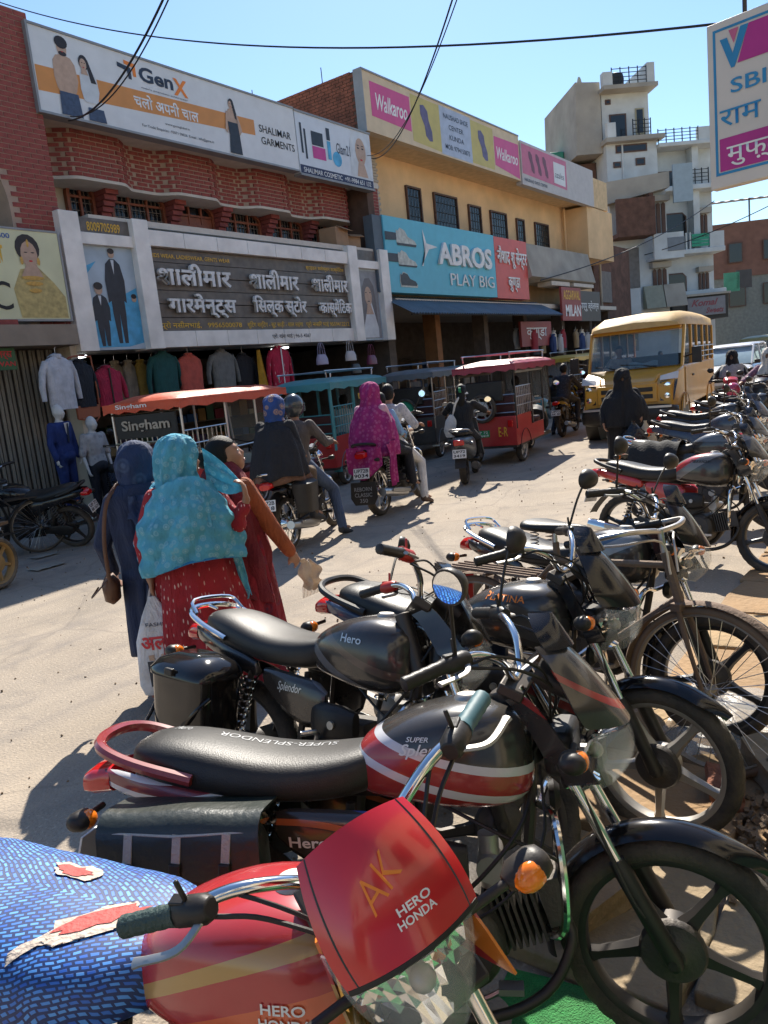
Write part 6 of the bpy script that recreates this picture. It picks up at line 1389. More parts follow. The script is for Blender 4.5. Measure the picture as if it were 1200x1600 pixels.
# ------------------------------------------------------------------ battery rickshaws (x forward, origin on the ground at the middle)
def rickshaw(label, loc, head, roof_m, frame_m, body_m, trim_m=None, rack=False, spare=False, back='bars', name=None, sticker=None, plate=False, hubm=None, canvas=False):
    t = thing('electric_rickshaw', label, 'rickshaw', (loc[0], loc[1], 0), R_(head), 'battery rickshaws on the road')
    trim_m = trim_m or frame_m
    for x, y, in ((-.85, -.42), (-.85, .42), (1.12, 0)):
        wheel(t, 'wheel', (x, y, .25), .25, .1, 'alloy', hubm or alu, None, rubber, .06, .2, False, 6)
    # roof: pillow shaped canopy with drooping edge
    b = MB()
    def rf(u, v):
        x = -1.42 + 2.72 * u; s = 2 * v - 1
        e = min(1, min(u, 1 - u) * 9) ** .5; es = (1 - abs(s) ** 6)
        return (x, s * .56, 1.69 + .10 * e * (1 - .35 * s * s) * es ** .4 + .006 * math.sin(u * 37 + s * 9) * (1 - abs(s) * .5))
    b.sheet(rf, 40, 20, th=.02)
    ro = crumple(b.build('roof', roof_m, t, ang=60), .010, (5, 5, 5), len(label), .4)
    b = MB()
    pts = [(-1.42, -.56), (-1.42, .56), (1.3, .56), (1.3, -.56), (-1.42, -.56)]
    for (x0, y0), (x1, y1) in zip(pts, pts[1:]):
        n = 14
        for i in range(n):
            a, c = i / n, (i + 1) / n
            f = lambda q, z: (x0 + (x1 - x0) * q, y0 + (y1 - y0) * q, z)
            d0, d1 = .018 * math.sin(i * 2.1), .018 * math.sin((i + 1) * 2.1)
            b.add([f(a, 1.71), f(c, 1.71), f(c, 1.60 + d1), f(a, 1.60 + d0)], [(0, 1, 2, 3)])
    b.build('roof_valance', roof_m, ro, ang=60, fixn=False)
    # posts
    for x, y in ((-1.33, -.5), (-1.33, .5), (-.35, -.5), (-.35, .5), (.42, -.5), (.42, .5), (1.15, -.42), (1.15, .42)):
        b = MB(); b.tube([(x + (.12 if x > 1 else 0), y, .62 if x < 1 else .72), (x, y, 1.70)], .018 if frame_m is not teal_p else .03, 8); b.build('post', frame_m, t)
    # floor and body panels
    b = MB(); b.bx(-1.35, .95, -.48, .48, .30, .37); b.build('floor', darkmetal, t)
    b = MB(); b.bx(-1.36, -1.32, -.5, .5, .34, .84); b.build('rear_panel', body_m, t, bev=.01)
    for s in (-1, 1):
        b = MB(); b.bx(-1.32, -.42, .47 * s, .5 * s, .34, .84); b.bx(-.42, .38, .47 * s, .5 * s, .34, .62); b.build('side_body', body_m, t)
        b = MB()
        for z in (1.0, 1.15, 1.32): b.tube([(-1.33, .5 * s, z), (-.35, .5 * s, z)], .010, 6)
        for i in range(9): b.tube([(-1.25 + i * .105, .5 * s, .84), (-1.25 + i * .105, .5 * s, 1.32)], .008, 6)
        for i in range(4): b.tube([(-.3 + i * .23, .5 * s, .62), (-.3 + i * .23, .5 * s, 1.0)], .008, 6) if i in (0, 3) else None
        b.tube([(-.35, .5 * s, 1.0), (.42, .5 * s, 1.0)], .012, 6)
        b.build('side_rail', steel if frame_m is not teal_p else frame_m, t)
        b = MB(); b.sheet(lambda u, v: (-.85 + .33 * math.cos(math.pi * u), s * (.36 + .15 * v), .25 + .33 * math.sin(math.pi * u)), 14, 2, th=.006); b.build('rear_mudguard', trim_m, t, ang=60)
        b = MB(); b.box((-1.375, .40 * s, .72), (.03, .09, .12)); b.build('tail_lamp', red_lens, t, bev=.01)
    # seats
    b = MB(); b.bx(-1.25, -.75, -.45, .45, .62, .74); b.build('passenger_seat', mat('rick_seat', (.06, .015, .015), .5), t, bev=.03)
    b = MB(); b.box((-1.24, 0, .98), (.08, .9, .42), rot=(0, -.12, 0)); b.build('seat_back', MATS['rick_seat'], t, bev=.02)
    b = MB(); b.bx(.1, .5, -.42, .42, .60, .70); b.build('driver_seat', MATS['rick_seat'], t, bev=.03)
    # front: dash cowl, windscreen, fender, fork, handlebar, lamp
    b = MB(); b.loft([superring((.95, 0, .55), .42, .25, 16, 3), superring((1.15, 0, .6), .38, .27, 16, 3), superring((1.3, 0, .62), .24, .2, 16, 3), superring((1.34, 0, .62), .12, .1, 16, 3)]); b.build('front_cowl', trim_m, t, ang=60)
    b = MB(); b.add([(1.2, -.42, .92), (1.2, .42, .92), (1.12, .42, 1.62), (1.12, -.42, 1.62)], [(0, 1, 2, 3)]); b.build('windscreen', mat('rick_glass', (.55, .6, .6), .05, alpha=.28, var=0), t, ang=0)
    b = MB(); b.sheet(lambda u, v: (1.12 + .30 * math.cos(R_(10) + R_(160) * u), .075 * (2 * v - 1), .25 + (.30 - .02 * (2 * v - 1) ** 2) * math.sin(R_(10) + R_(160) * u)), 16, 5, th=-.005); b.build('front_mudguard', trim_m, t, ang=60)
    b = MB(); b.tube([(1.12, -.08, .25), (1.05, -.08, .55), (.98, 0, .95)], .016, 6); b.tube([(1.12, .08, .25), (1.05, .08, .55), (.98, 0, .95)], .016, 6)
    b.tube(smoothpts([(.78, -.34, 1.03), (.92, -.2, 1.02), (.98, 0, .96), (.92, .2, 1.02), (.78, .34, 1.03)], 4), .011, 8); b.build('handlebar', darkmetal, t)
    b = MB(); b.lathe([(0, -.06), (.06, -.05), (.075, 0), (.07, .02), (0, .03)], o=(1.36, 0, .7), ax='x', n=16); b.build('headlamp', chrome, t)
    mirror(t, (1.15, -.42, 1.2), (1.2, -.58, 1.25), (-1, -.2, 0), None, False, black_p, .05)
    if rack:
        b = MB()
        for y in (-.42, .42): b.tube(smoothpts([(-1.2, y, 1.79), (-1.22, y, 1.88), (-1.1, y, 1.9), (.8, y, 1.9), (.92, y, 1.88), (.9, y, 1.78)], 3), .014, 6)
        for x in (-1.15, -.5, .2, .85): b.tube([(x, -.42, 1.895), (x, .42, 1.895)], .010, 6)
        b.build('roof_rack', steel, t)
    if back == 'sign':
        b = MB(); b.bx(-1.37, -1.34, -.44, .44, 1.28, 1.56); pn = b.build('name_panel', mat('mesh_panel', (.03, .028, .026), .5, .4), t)
        lettering(name, mat('dull_steel_letters', (.32, .28, .24), .4, .5), pn, (-.34, .36, 1.34, 1.5), lambda x, z, e: Vector((-1.38 - e, -x, z)), off=.02, ext=.008)
        lettering(name, white_ink, ro, (-.36, .1, 1.63, 1.70), lambda x, z, e: Vector((-1.428, -x, z)), off=.02)
        b = MB()
        for z in (1.22, 1.58, .86): b.tube([(-1.35, -.5, z), (-1.35, .5, z)], .014, 6)
        b.build('rear_frame', mat('brass_steel', (.6, .48, .3), .3, 1), t)
        for i in range(9):
            b = MB(); b.tube([(-1.35, -.42 + i * .105, .86), (-1.35, -.42 + i * .105, 1.22)], .009, 6); b.build('rear_bar', steel, t)
    else:
        b = MB()
        for z in (.9, 1.05, 1.2): b.tube([(-1.34, -.5, z), (-1.34, .5, z)], .011, 6)
        b.build('rear_frame', steel if frame_m is not teal_p else frame_m, t)
    if spare:
        wheel(t, 'spare_wheel', (0, 0, 0), .25, .1, 'alloy', spare, Matrix.Translation((-1.45, .05, 1.0)) @ Matrix.Rotation(R_(90), 4, 'Z'), rubber, .12, .2, False, 6)
        if spare is not alu:
            b = MB(); b.lathe([(0, 0), (.16, .0), (.17, .02), (0, .03)], o=(-1.5, .05, 1.0), ax='x', n=24); b.build('wheel_cover', spare, t)
        b = MB(); b.bx(-1.36, -1.2, -.3, .36, 1.1, 1.45); b.build('rear_box', black_p, t, bev=.02)
    if plate:
        b = MB(); b.bx(-1.372, -1.362, -.02, .25, .50, .62); p = b.build('number_plate', mat('green_plate', (.015, .22, .07), .5), t)
        lettering("UP 72", white_ink, p, (-.22, -.01, .565, .605), lambda x, z, e: Vector((-1.374, -x, z)), off=.01); lettering("ET 6419", white_ink, p, (-.23, 0, .51, .55), lambda x, z, e: Vector((-1.374, -x, z)), off=.01)
        lettering("E-R", yellow_ink, t, (.18, .34, .50, .66), lambda x, z, e: Vector((-1.364, -x, z)), off=.01)
    if sticker:
        for x in (-.05, .3):
            b = MB(); b.prism([(-.07, 0), (.07, 0), (.09, .05), (.09, .1), (-.09, .1), (-.09, .05)], (x, -.515, 1.38), (1, 0, 0), (0, 0, 1), .003); k = b.build('window_sticker', yellow_ink, t, ang=0)
            lettering("KGN", ink, k, (x - .06, x + .06, 1.41, 1.45), lambda xx, z, e: Vector((xx, -.5205, z)), off=.02)
    if canvas:
        for s in (-1, 1):
            b = MB(); b.tube([(-1.3, .5 * s, 1.57), (.4, .5 * s, 1.57)], .035, 8, sq=.8); b.build('rolled_curtain', mat('grey_canvas', '8b8880', .9, bump=.5, bs=40), t)
    return t
teal_p = mat('teal_paint', (.03, .26, .29), .4, dust=.25); orange_r = mat('orange_vinyl', (.62, .07, .015), .45, dust=.2, bump=.2, bs=25)
redb = mat('rick_red', (.42, .02, .022), .35, dust=.15); maroon_r = mat('rick_maroon_roof', (.33, .02, .05), .4, dust=.2); blackb = mat('rick_black', (.02, .02, .022), .4, dust=.2)
rickshaw('battery rickshaw with orange Singham roof and barred steel sides', (7.25, 8.15), 15, orange_r, steel, redb, back='sign', name='Singham')
rickshaw('battery rickshaw with teal roof and frame, roof rack and yellow stickers', (10.75, 8.75), 16, teal_p, teal_p, redb, trim_m=teal_p, rack=True, sticker=True)
rickshaw('black battery rickshaw with roof rack and green spare wheel cover', (14.0, 8.85), 16, mat('rick_grey_roof', (.09, .11, .13), .4, dust=.2), steel, blackb, rack=True, spare=mat('green_cover', (.02, .30, .16), .4))
rickshaw('red battery rickshaw with maroon roof and black spare wheel at the back', (13.15, 6.5), 9, maroon_r, darkmetal, redb, rack=True, spare=alu, plate=True, canvas=True)
rickshaw('teal fronted rickshaw nosing out ahead of the red one', (16.6, 8.7), -48, mat('rick_teal_roof', (.06, .22, .22), .4, dust=.2), darkmetal, teal_p, trim_m=teal_p)
rickshaw('yellow topped rickshaw waiting beyond the man on a motorcycle', (23.0, 9.0), 175, mat('rick_yellow_roof', (.55, .38, .06), .4, dust=.2), darkmetal, mat('rick_yellow', (.5, .33, .03), .4), rack=True)
rickshaw('white roofed rickshaw far down the street beyond the minibus', (30.5, 3.6), 178, mat('rick_white_roof', (.55, .55, .57), .4), darkmetal, blackb)
rickshaw('dull green roofed rickshaw far behind the white car', (33.5, 5.6), 178, mat('rick_olive_roof', (.28, .28, .14), .4), darkmetal, blackb)

# ------------------------------------------------------------------ yellow minibus (x forward)
bus_m = mat('bus_yellow', (.62, .30, .015), .3, coat=.3, dust=.22, var=.06); bus_roof = mat('bus_roof_yellow', (.62, .40, .13), .5, dust=.35, bump=.15, bs=6)
busglass = mat('bus_glass', (.03, .05, .06), .04, alpha=.72, var=0)
bs = thing('yellow_minibus', 'yellow school minibus driving towards the camera', 'minibus', (17.25, 5.08, 0), R_(-174.5))
W2 = .93
def prof(x0, hw, z0, z1): return [(x0, -hw, z0), (x0, hw, z0), (x0, hw, z1), (x0, -hw, z1)]
# lower body
b = MB(); b.bx(-2.55, 1.75, -W2, W2, .55, 1.35)
b.loft([[(1.75, -W2, .5), (1.75, W2, .5), (1.75, W2, 1.35), (1.75, -W2, 1.35)], [(2.2, -W2 * .97, .5), (2.2, W2 * .97, .5), (2.2, W2 * .95, 1.26), (2.2, -W2 * .95, 1.26)], [(2.5, -W2 * .9, .5), (2.5, W2 * .9, .5), (2.5, W2 * .86, 1.02), (2.5, -W2 * .86, 1.02)]])
b.build('body', bus_m, bs, bev=.03)
b = MB(); rings = []
for x, k, h in ((-2.56, .93, .22), (-2.5, .98, .30), (-1, 1, .33), (.6, 1, .33), (1.1, .99, .30), (1.5, .95, .2), (1.62, .9, .1)):
    rings.append([(x, -W2 * k, 2.12), (x, -W2 * k * .97, 2.12 + h * .5), (x, -W2 * .75 * k, 2.12 + h * .9), (x, 0, 2.12 + h + .03 * math.sin(x * 5)), (x, W2 * .75 * k, 2.12 + h * .9), (x, W2 * k * .97, 2.12 + h * .5), (x, W2 * k, 2.12)])
b.loft(rings); b.build('roof', bus_roof, bs, ang=50)
# pillars and window band
for s in (-1, 1):
    for x0, x1 in ((-2.55, -2.45), (-1.75, -1.65), (-.95, -.85), (-.1, 0), (.62, .74)):
        b = MB(); b.bx(x0, x1, (W2 - .06) * s, (W2 - .005) * s, 1.35, 2.12); b.build('window_pillar', bus_m, bs, bev=.008)
    b = MB(); b.loft([[(1.30, (W2 - .06) * s, 2.12), (1.30, (W2 - .006) * s, 2.12), (1.42, (W2 - .006) * s, 2.12), (1.42, (W2 - .06) * s, 2.12)], [(1.72, (W2 - .06) * s, 1.35), (1.72, (W2 - .006) * s, 1.35), (1.84, (W2 - .02) * s, 1.32), (1.84, (W2 - .06) * s, 1.32)]])
    b.build('window_pillar', bus_m, bs, bev=.008)
    for x0, x1 in ((-2.45, -1.75), (-1.65, -.95), (-.85, -.1), (.0, .62)):
        b = MB(); b.bx(x0, x1, (W2 - .04) * s, (W2 - .03) * s, 1.36, 2.11); g = b.build('side_window', busglass, bs)
        b = MB()
        for z in (1.45, 1.56, 1.67): b.tube([(x0, (W2 + .012) * s, z), (x1, (W2 + .012) * s, z)], .011, 6)
        b.build('window_bar', steel, g)
    b = MB(); b.add([(.74, (W2 - .035) * s, 1.36), (1.70, (W2 - .035) * s, 1.36), (1.34, (W2 - .035) * s, 2.1), (.74, (W2 - .035) * s, 2.1)], [(0, 1, 2, 3)]); b.build('door_window', busglass, bs, ang=0)
    b = MB(); b.bx(.70, 1.68, (W2 + .003) * s, (W2 + .012) * s, .62, 1.3); dr = b.build('door', bus_m, bs, bev=.01)
    b = MB(); b.bx(.76, .9, (W2 + .013) * s, (W2 + .035) * s, 1.1, 1.14); b.build('handle', black_p, dr)
    for x in (-1.6, 1.75):
        b = MB(); b.sheet(lambda u, v: (x + .46 * math.cos(math.pi * u), s * (W2 + .03 * v - .01), .36 + .46 * math.sin(math.pi * u)), 18, 2, th=.01); b.build('wheel_arch', bus_m, bs, ang=60)
        wheel(bs, 'wheel', (x, (W2 - .13) * s, .35), .35, .2, 'alloy', darkmetal, None, rubber, .1, 0, False, 6)
        b = MB(); b.lathe([(.0, 0), (.44, 0), (.44, .25), (0, .25)], o=(x, (W2 - .26) * s if s > 0 else -(W2 - .01), .38), ax='y', n=20); b.build('wheel_well', black_p, bs)
    # mirror
    b = MB(); b.tube([(1.62, W2 * s, 1.5), (1.8, (W2 + .2) * s, 1.55)], .015, 6); b.box((1.82, (W2 + .24) * s, 1.52), (.07, .17, .3)); b.build('side_mirror', black_p, bs, bev=.02)
    # headlamp clusters
    b = MB(); b.loft([[(2.49, .60 * s, .74), (2.44, .83 * s, .74), (2.30, .885 * s, 1.12), (2.42, .60 * s, 1.10)], [(2.515, .60 * s, .74), (2.47, .84 * s, .74), (2.33, .90 * s, 1.12), (2.45, .60 * s, 1.10)]]); hc = b.build('headlamp', mat('lamp_black', (.02, .02, .022), .2, coat=.5), bs)
    for z, r in ((1.0, .075), (.83, .062)):
        b = MB(); b.lathe([(0, .0), (r, .0), (r * .8, .03), (0, .035)], o=(2.46 if z > .9 else 2.485, .73 * s, z), ax='x', n=16); b.build('lamp_glass', reflector_m, hc)
    b = MB(); b.loft([[(2.44, .60 * s, 1.12), (2.32, .895 * s, 1.13), (2.22, .895 * s, 1.26), (2.36, .6 * s, 1.2)], [(2.46, .60 * s, 1.12), (2.34, .905 * s, 1.13), (2.24, .905 * s, 1.26), (2.38, .6 * s, 1.2)]]); b.build('side_lamp', white_p, hc)
b = MB(); b.add([(1.86, -W2 * .9, 1.36), (1.86, W2 * .9, 1.36), (1.44, W2 * .88, 2.10), (1.44, -W2 * .88, 2.10)], [(0, 1, 2, 3)]); b.build('windscreen', mat('windscreen_glass', (.10, .16, .19), .04, alpha=.6, var=0), bs, ang=0)
b = MB(); b.loft([[(1.47, -W2 * .93, 2.08), (1.47, W2 * .93, 2.08), (1.40, W2 * .93, 2.2), (1.40, -W2 * .93, 2.2)], [(1.52, -W2 * .90, 2.06), (1.52, W2 * .90, 2.06), (1.47, W2 * .9, 2.2), (1.47, -W2 * .9, 2.2)]]); b.build('windscreen_header', bus_m, bs)
b = MB()
for y0, y1 in ((.45, -.25), (-.3, -.75)): b.tube([(1.90, y0, 1.36), (1.80, (y0 + y1) / 2, 1.42), (1.82, y1, 1.45)], .012, 5)
b.build('wiper', black_p, bs)
b = MB(); b.loft([[(1.86, -W2 * .92, 1.33), (1.86, W2 * .92, 1.33), (1.80, W2 * .92, 1.2), (1.80, -W2 * .92, 1.2)], [(2.3, -W2 * .6, 1.22), (2.3, W2 * .6, 1.22), (2.3, W2 * .6, 1.15), (2.3, -W2 * .6, 1.15)], [(2.50, -W2 * .55, 1.1), (2.50, W2 * .55, 1.1), (2.48, W2 * .55, 1.02), (2.48, -W2 * .55, 1.02)]]); b.build('bonnet', bus_m, bs, bev=.03)
b = MB(); b.bx(2.46, 2.535, -.56, .56, .72, 1.08); gr = b.build('grille', bus_m, bs, bev=.02)
for z in (.80, .93):
    b = MB(); b.bx(2.537, 2.55, -.48, .48, z, z + .08); b.build('grille_slot', black_p, gr, bev=.01)
b = MB(); b.loft([superring((2.3, 0, .5), W2 * .98, .19, 20, 5), superring((2.55, 0, .5), W2 * .95, .19, 20, 5), superring((2.62, 0, .5), W2 * .85, .15, 20, 5)]); bp_ = b.build('bumper', black_p, bs, ang=60)
for q in (-.82, .35):
    b = MB(); b.bx(2.57, 2.632, q, q + .47, .62, .66); b.build('bumper_strip', steel, bp_)
b = MB(); b.bx(2.625, 2.635, -.26, .26, .4, .52); b.build('number_plate', yellow_ink, bs)
b = MB(); b.bx(-2.4, 1.0, -.8, .8, .9, 1.0)
for x in (-2, -1.2, -.4, .5): b.bx(x, x + .12, -.75, .75, 1.0, 1.55)
b.build('seats', blackb, bs)['kind'] = 'stuff'
b = MB(); b.sheet(lambda u, v: (1.80 - .03 * v, -.1 + .55 * u, 1.38 + .09 * v + .02 * math.sin(u * 9)), 8, 4, th=.004); b.build('dashboard_cloth', mat('pale_blue_cloth', (.35, .5, .58), .8), bs)

# ------------------------------------------------------------------ white cars further on
def car(label, loc, head, paint, suv=True):
    t = thing('parked_car', label, 'car', (loc[0], loc[1], 0), R_(head))
    h = 1.62 if suv else 1.45
    b = MB(); rings = []
    for x, zb, zt, hw in ((-1.9, .45, .95, .72), (-1.8, .32, 1.0, .80), (-.9, .28, 1.02, .84), (.6, .28, 1.0, .84), (1.4, .3, .92, .82), (1.85, .35, .82, .76), (1.95, .42, .68, .66)):
        rings.append(superring((x, 0, (zb + zt) / 2), hw, (zt - zb) / 2, 20, 5))
    b.loft(rings); b.build('body', paint, t, ang=50)
    b = MB(); b.loft([[(-1.75, -.72, .98), (-1.75, .72, .98), (.85, .74, .98), (.85, -.74, .98)], [(-1.5, -.62, h - .12), (-1.5, .62, h - .12), (.15, .64, h - .12), (.15, -.64, h - .12)]]); b.build('glasshouse', mat('car_glass', (.25, .33, .36), .04, spec=.8), t, bev=.02)
    b = MB(); b.loft([superring((-1.6, 0, h - .1), .58, .02, 14, 4), superring((-1.4, 0, h - .07), .66, .06, 14, 4), superring((0, 0, h - .07), .66, .06, 14, 4), superring((.2, 0, h - .11), .6, .02, 14, 4)]); b.build('roof', paint, t, ang=60)
    for s in (-1, 1):
        b = MB(); b.tube([(.86, .73 * s, .98), (.17, .64 * s, h - .1)], .03, 6); b.tube([(-.45, .73 * s, .98), (-.45, .64 * s, h - .1)], .03, 6); b.tube([(-1.72, .7 * s, .98), (-1.48, .62 * s, h - .1)], .04, 6); b.build('pillar', paint, t)
        for x in (-1.2, 1.2): wheel(t, 'wheel', (x, .74 * s, .31), .31, .18, 'alloy', alu, None, rubber, .07, 0, False, 6)
        b = MB(); b.box((1.86, .55 * s, .72), (.12, .28, .13)); b.build('headlamp', reflector_m, t, bev=.03)
        b = MB(); b.box((.72, .86 * s, 1.02), (.1, .16, .12)); b.build('side_mirror', black_p, t, bev=.02)
    b = MB(); b.bx(1.9, 1.965, -.4, .4, .5, .66); b.build('grille', black_p, t, bev=.02)
    return t
car_w = mat('car_white', (.7, .7, .71), .25, coat=.5)
car('white car stuck behind the yellow minibus', (26.8, 5.35), 178, car_w)
car('dark car waiting further back in the traffic', (37, 5.2), 178, mat('car_dark', (.03, .035, .04), .25, coat=.5), False)

# ------------------------------------------------------------------ hand cart wheel at the left edge
ct = thing('hand_cart', 'wooden hand cart with a worn yellow wheel at the road edge', 'cart', (3.05, 7.85, 0), R_(200))
for s in (-1, 1):
    wheel(ct, 'wheel', (-.62, .42 * s, .27), .27, .11, 'alloy', mat('cart_hub', (.35, .2, .05), .7, dust=.5), None, rubber_d, .09, .3, True, 6)
b = MB(); b.cyl((-.62, -.42, .27), (-.62, .42, .27), .02, n=8); b.build('axle', rust, ct)
for i in range(5):
    b = MB(); b.bx(-.9, .9, -.4 + i * .165, -.4 + i * .165 + .15, .62, .65); b.build('plank', mat('cart_wood', '6e5840', .9, var=.3, bump=.4), ct)
for s in (-1, 1):
    b = MB(); b.cyl((-.62, .3 * s, .27), (-.62, .3 * s, .62), .02, n=6); b.build('strut', rust, ct)
# ------------------------------------------------------------------ people
def head_mb(mb, c, yaw=0, pitch=0, s=1.0):
    """head with brow, nose, lips, chin and ears; the face looks along +x before turning"""
    Rm = (Matrix.Rotation(yaw, 3, 'Z') @ Matrix.Rotation(-pitch, 3, 'Y'))
    c = Vector(c)
    def fn(p):
        x, y, z = p
        if x > 0: x *= 1 - .10 * max(0, z / .11) ; y *= 1 - .12 * max(0, -z / .11)
        if z < -.03 and x < 0: x *= 1 - .35 * min(1, (-z - .03) / .08)
        return Vector((x, y, z))
    P = lambda x, y, z: c + Rm @ (Vector((x, y, z)) * s)
    mb.ell(c, (.098 * s, .076 * s, .118 * s), 28, 20, R=Rm, fn=fn)
    mb.ell(P(.055, 0, -.075), (.042 * s, .048 * s, .04 * s), 14, 10, R=Rm)                      # jaw and chin
    mb.tube([P(.09, 0, .018), P(.112, 0, -.022), P(.095, 0, -.034)], [.009 * s, .015 * s, .012 * s], 8)   # nose
    for y in (-1, 1):
        mb.ell(P(.10, .010 * y, -.03), .010 * s, 8, 6); mb.ell(P(.068, .045 * y, -.03), (.028 * s, .024 * s, .028 * s), 10, 8, R=Rm)
        mb.ell(P(-.005, .078 * y, -.012), (.018 * s, .008 * s, .030 * s), 10, 8, R=Rm)           # ear
        mb.tube([P(.088, .008 * y, .028), P(.09, .03 * y, .034), P(.074, .052 * y, .026)], .007 * s, 6)    # brow ridge
    mb.ell(P(.094, 0, -.056), (.014 * s, .022 * s, .0075 * s), 12, 8, R=Rm); mb.ell(P(.091, 0, -.067), (.013 * s, .02 * s, .0075 * s), 12, 8, R=Rm)
    return P, Rm
def face_parts(root, P, Rm, s=1.0):
    for y in (-1, 1):
        b = MB(); b.ell(P(.079, .030 * y, .006), (.0115 * s, .0145 * s, .0085 * s), 12, 8, R=Rm); e = b.build('eye', mat('eye_white', (.6, .57, .52), .3), root)
        b = MB(); b.ell(P(.0865, .030 * y, .006), (.0055 * s, .0066 * s, .0066 * s), 10, 8, R=Rm); b.build('iris', mat('eye_dark', (.012, .008, .006), .1), e)
        b = MB(); b.tube([P(.096, .010 * y, .030), P(.097, .03 * y, .039), P(.082, .053 * y, .031)], [.0025 * s, .0045 * s, .002 * s], 6, sq=.8); b.build('eyebrow', hair_m, root)
    b = MB(); b.ell(P(.1005, 0, -.0565), (.009 * s, .020 * s, .005 * s), 12, 6, R=Rm); b.ell(P(.098, 0, -.066), (.009 * s, .018 * s, .0055 * s), 12, 6, R=Rm); b.build('lips', mat('lip_skin', (.28, .09, .07), .4), root)
def hand_mb(mb, w, d, nrm, curl=.5, s=1.0, spread=.12):
    """palm, four fingers and a thumb from wrist w along d; nrm is the palm's facing side"""
    w, d = Vector(w), Vector(d).normalized(); nrm = Vector(nrm); nrm = (nrm - d * nrm.dot(d)).normalized(); u = d.cross(nrm)
    Rm = Matrix((d, u, nrm)).transposed()
    mb.ell(w + d * .045 * s, (.055 * s, .038 * s, .016 * s), 14, 10, R=Rm)
    for i, (o, L) in enumerate(((-.027, .072), (-.009, .082), (.009, .077), (.026, .06))):
        p = w + d * .082 * s + u * o * s; dd = (d + u * (o * spread / .03)).normalized(); pts = [p]; a = 0
        for k, q in enumerate((.45, .32, .26)):
            a += curl * (.5 if k == 0 else .85); pts.append(pts[-1] + (dd * math.cos(a) + nrm * math.sin(a)) * L * q * s)
        mb.tube([w + d * .055 * s + u * o * .9 * s] + pts, [.0095 * s, .0095 * s, .0085 * s, .0078 * s, .006 * s], 8)
    p = w + d * .025 * s - u * .03 * s
    mb.tube([w + d * .015 * s - u * .012 * s, p + d * .012 * s - u * .012 * s + nrm * .008 * s, p + d * .042 * s - u * .02 * s + nrm * .022 * s, p + d * .068 * s - u * .01 * s + nrm * (.03 + .02 * curl) * s], [.013 * s, .0115 * s, .0095 * s, .007 * s], 8)
def limb(mb, pts, rs, n=10):
    P = [Vector(p) for p in pts]; mb.tube(P, rs, n)
    for p, r in zip(P, rs): mb.ell(p, r * .98, 10, 8)
def torso(mb, pel, chest, neck, side, g=0, k=1.0):
    pel, chest, neck, side = Vector(pel), Vector(chest), Vector(neck), Vector(side).normalized()
    rings = []
    for t, hw, hd in ((-.28, .10, .08), (-.15, .15, .11), (.1, .155, .115), (.45, .13, .10), (.8, .15, .112), (1.05, .165, .105), (1.3, .15, .085), (1.42, .07, .06)):
        c = pel.lerp(chest, t) if t <= 1 else chest.lerp(neck, (t - 1) / .42)
        ax = (chest - pel).normalized() if t <= 1 else (neck - chest).normalized()
        f = side.cross(ax).normalized(); rings.append(superring(c, hw * k + g, hd * k + g, 20, 2.4, U=side, V=f))
    mb.loft(rings)
def mesh_of(mb, voxel=.011, it=5): return fuse(mb, voxel, it)
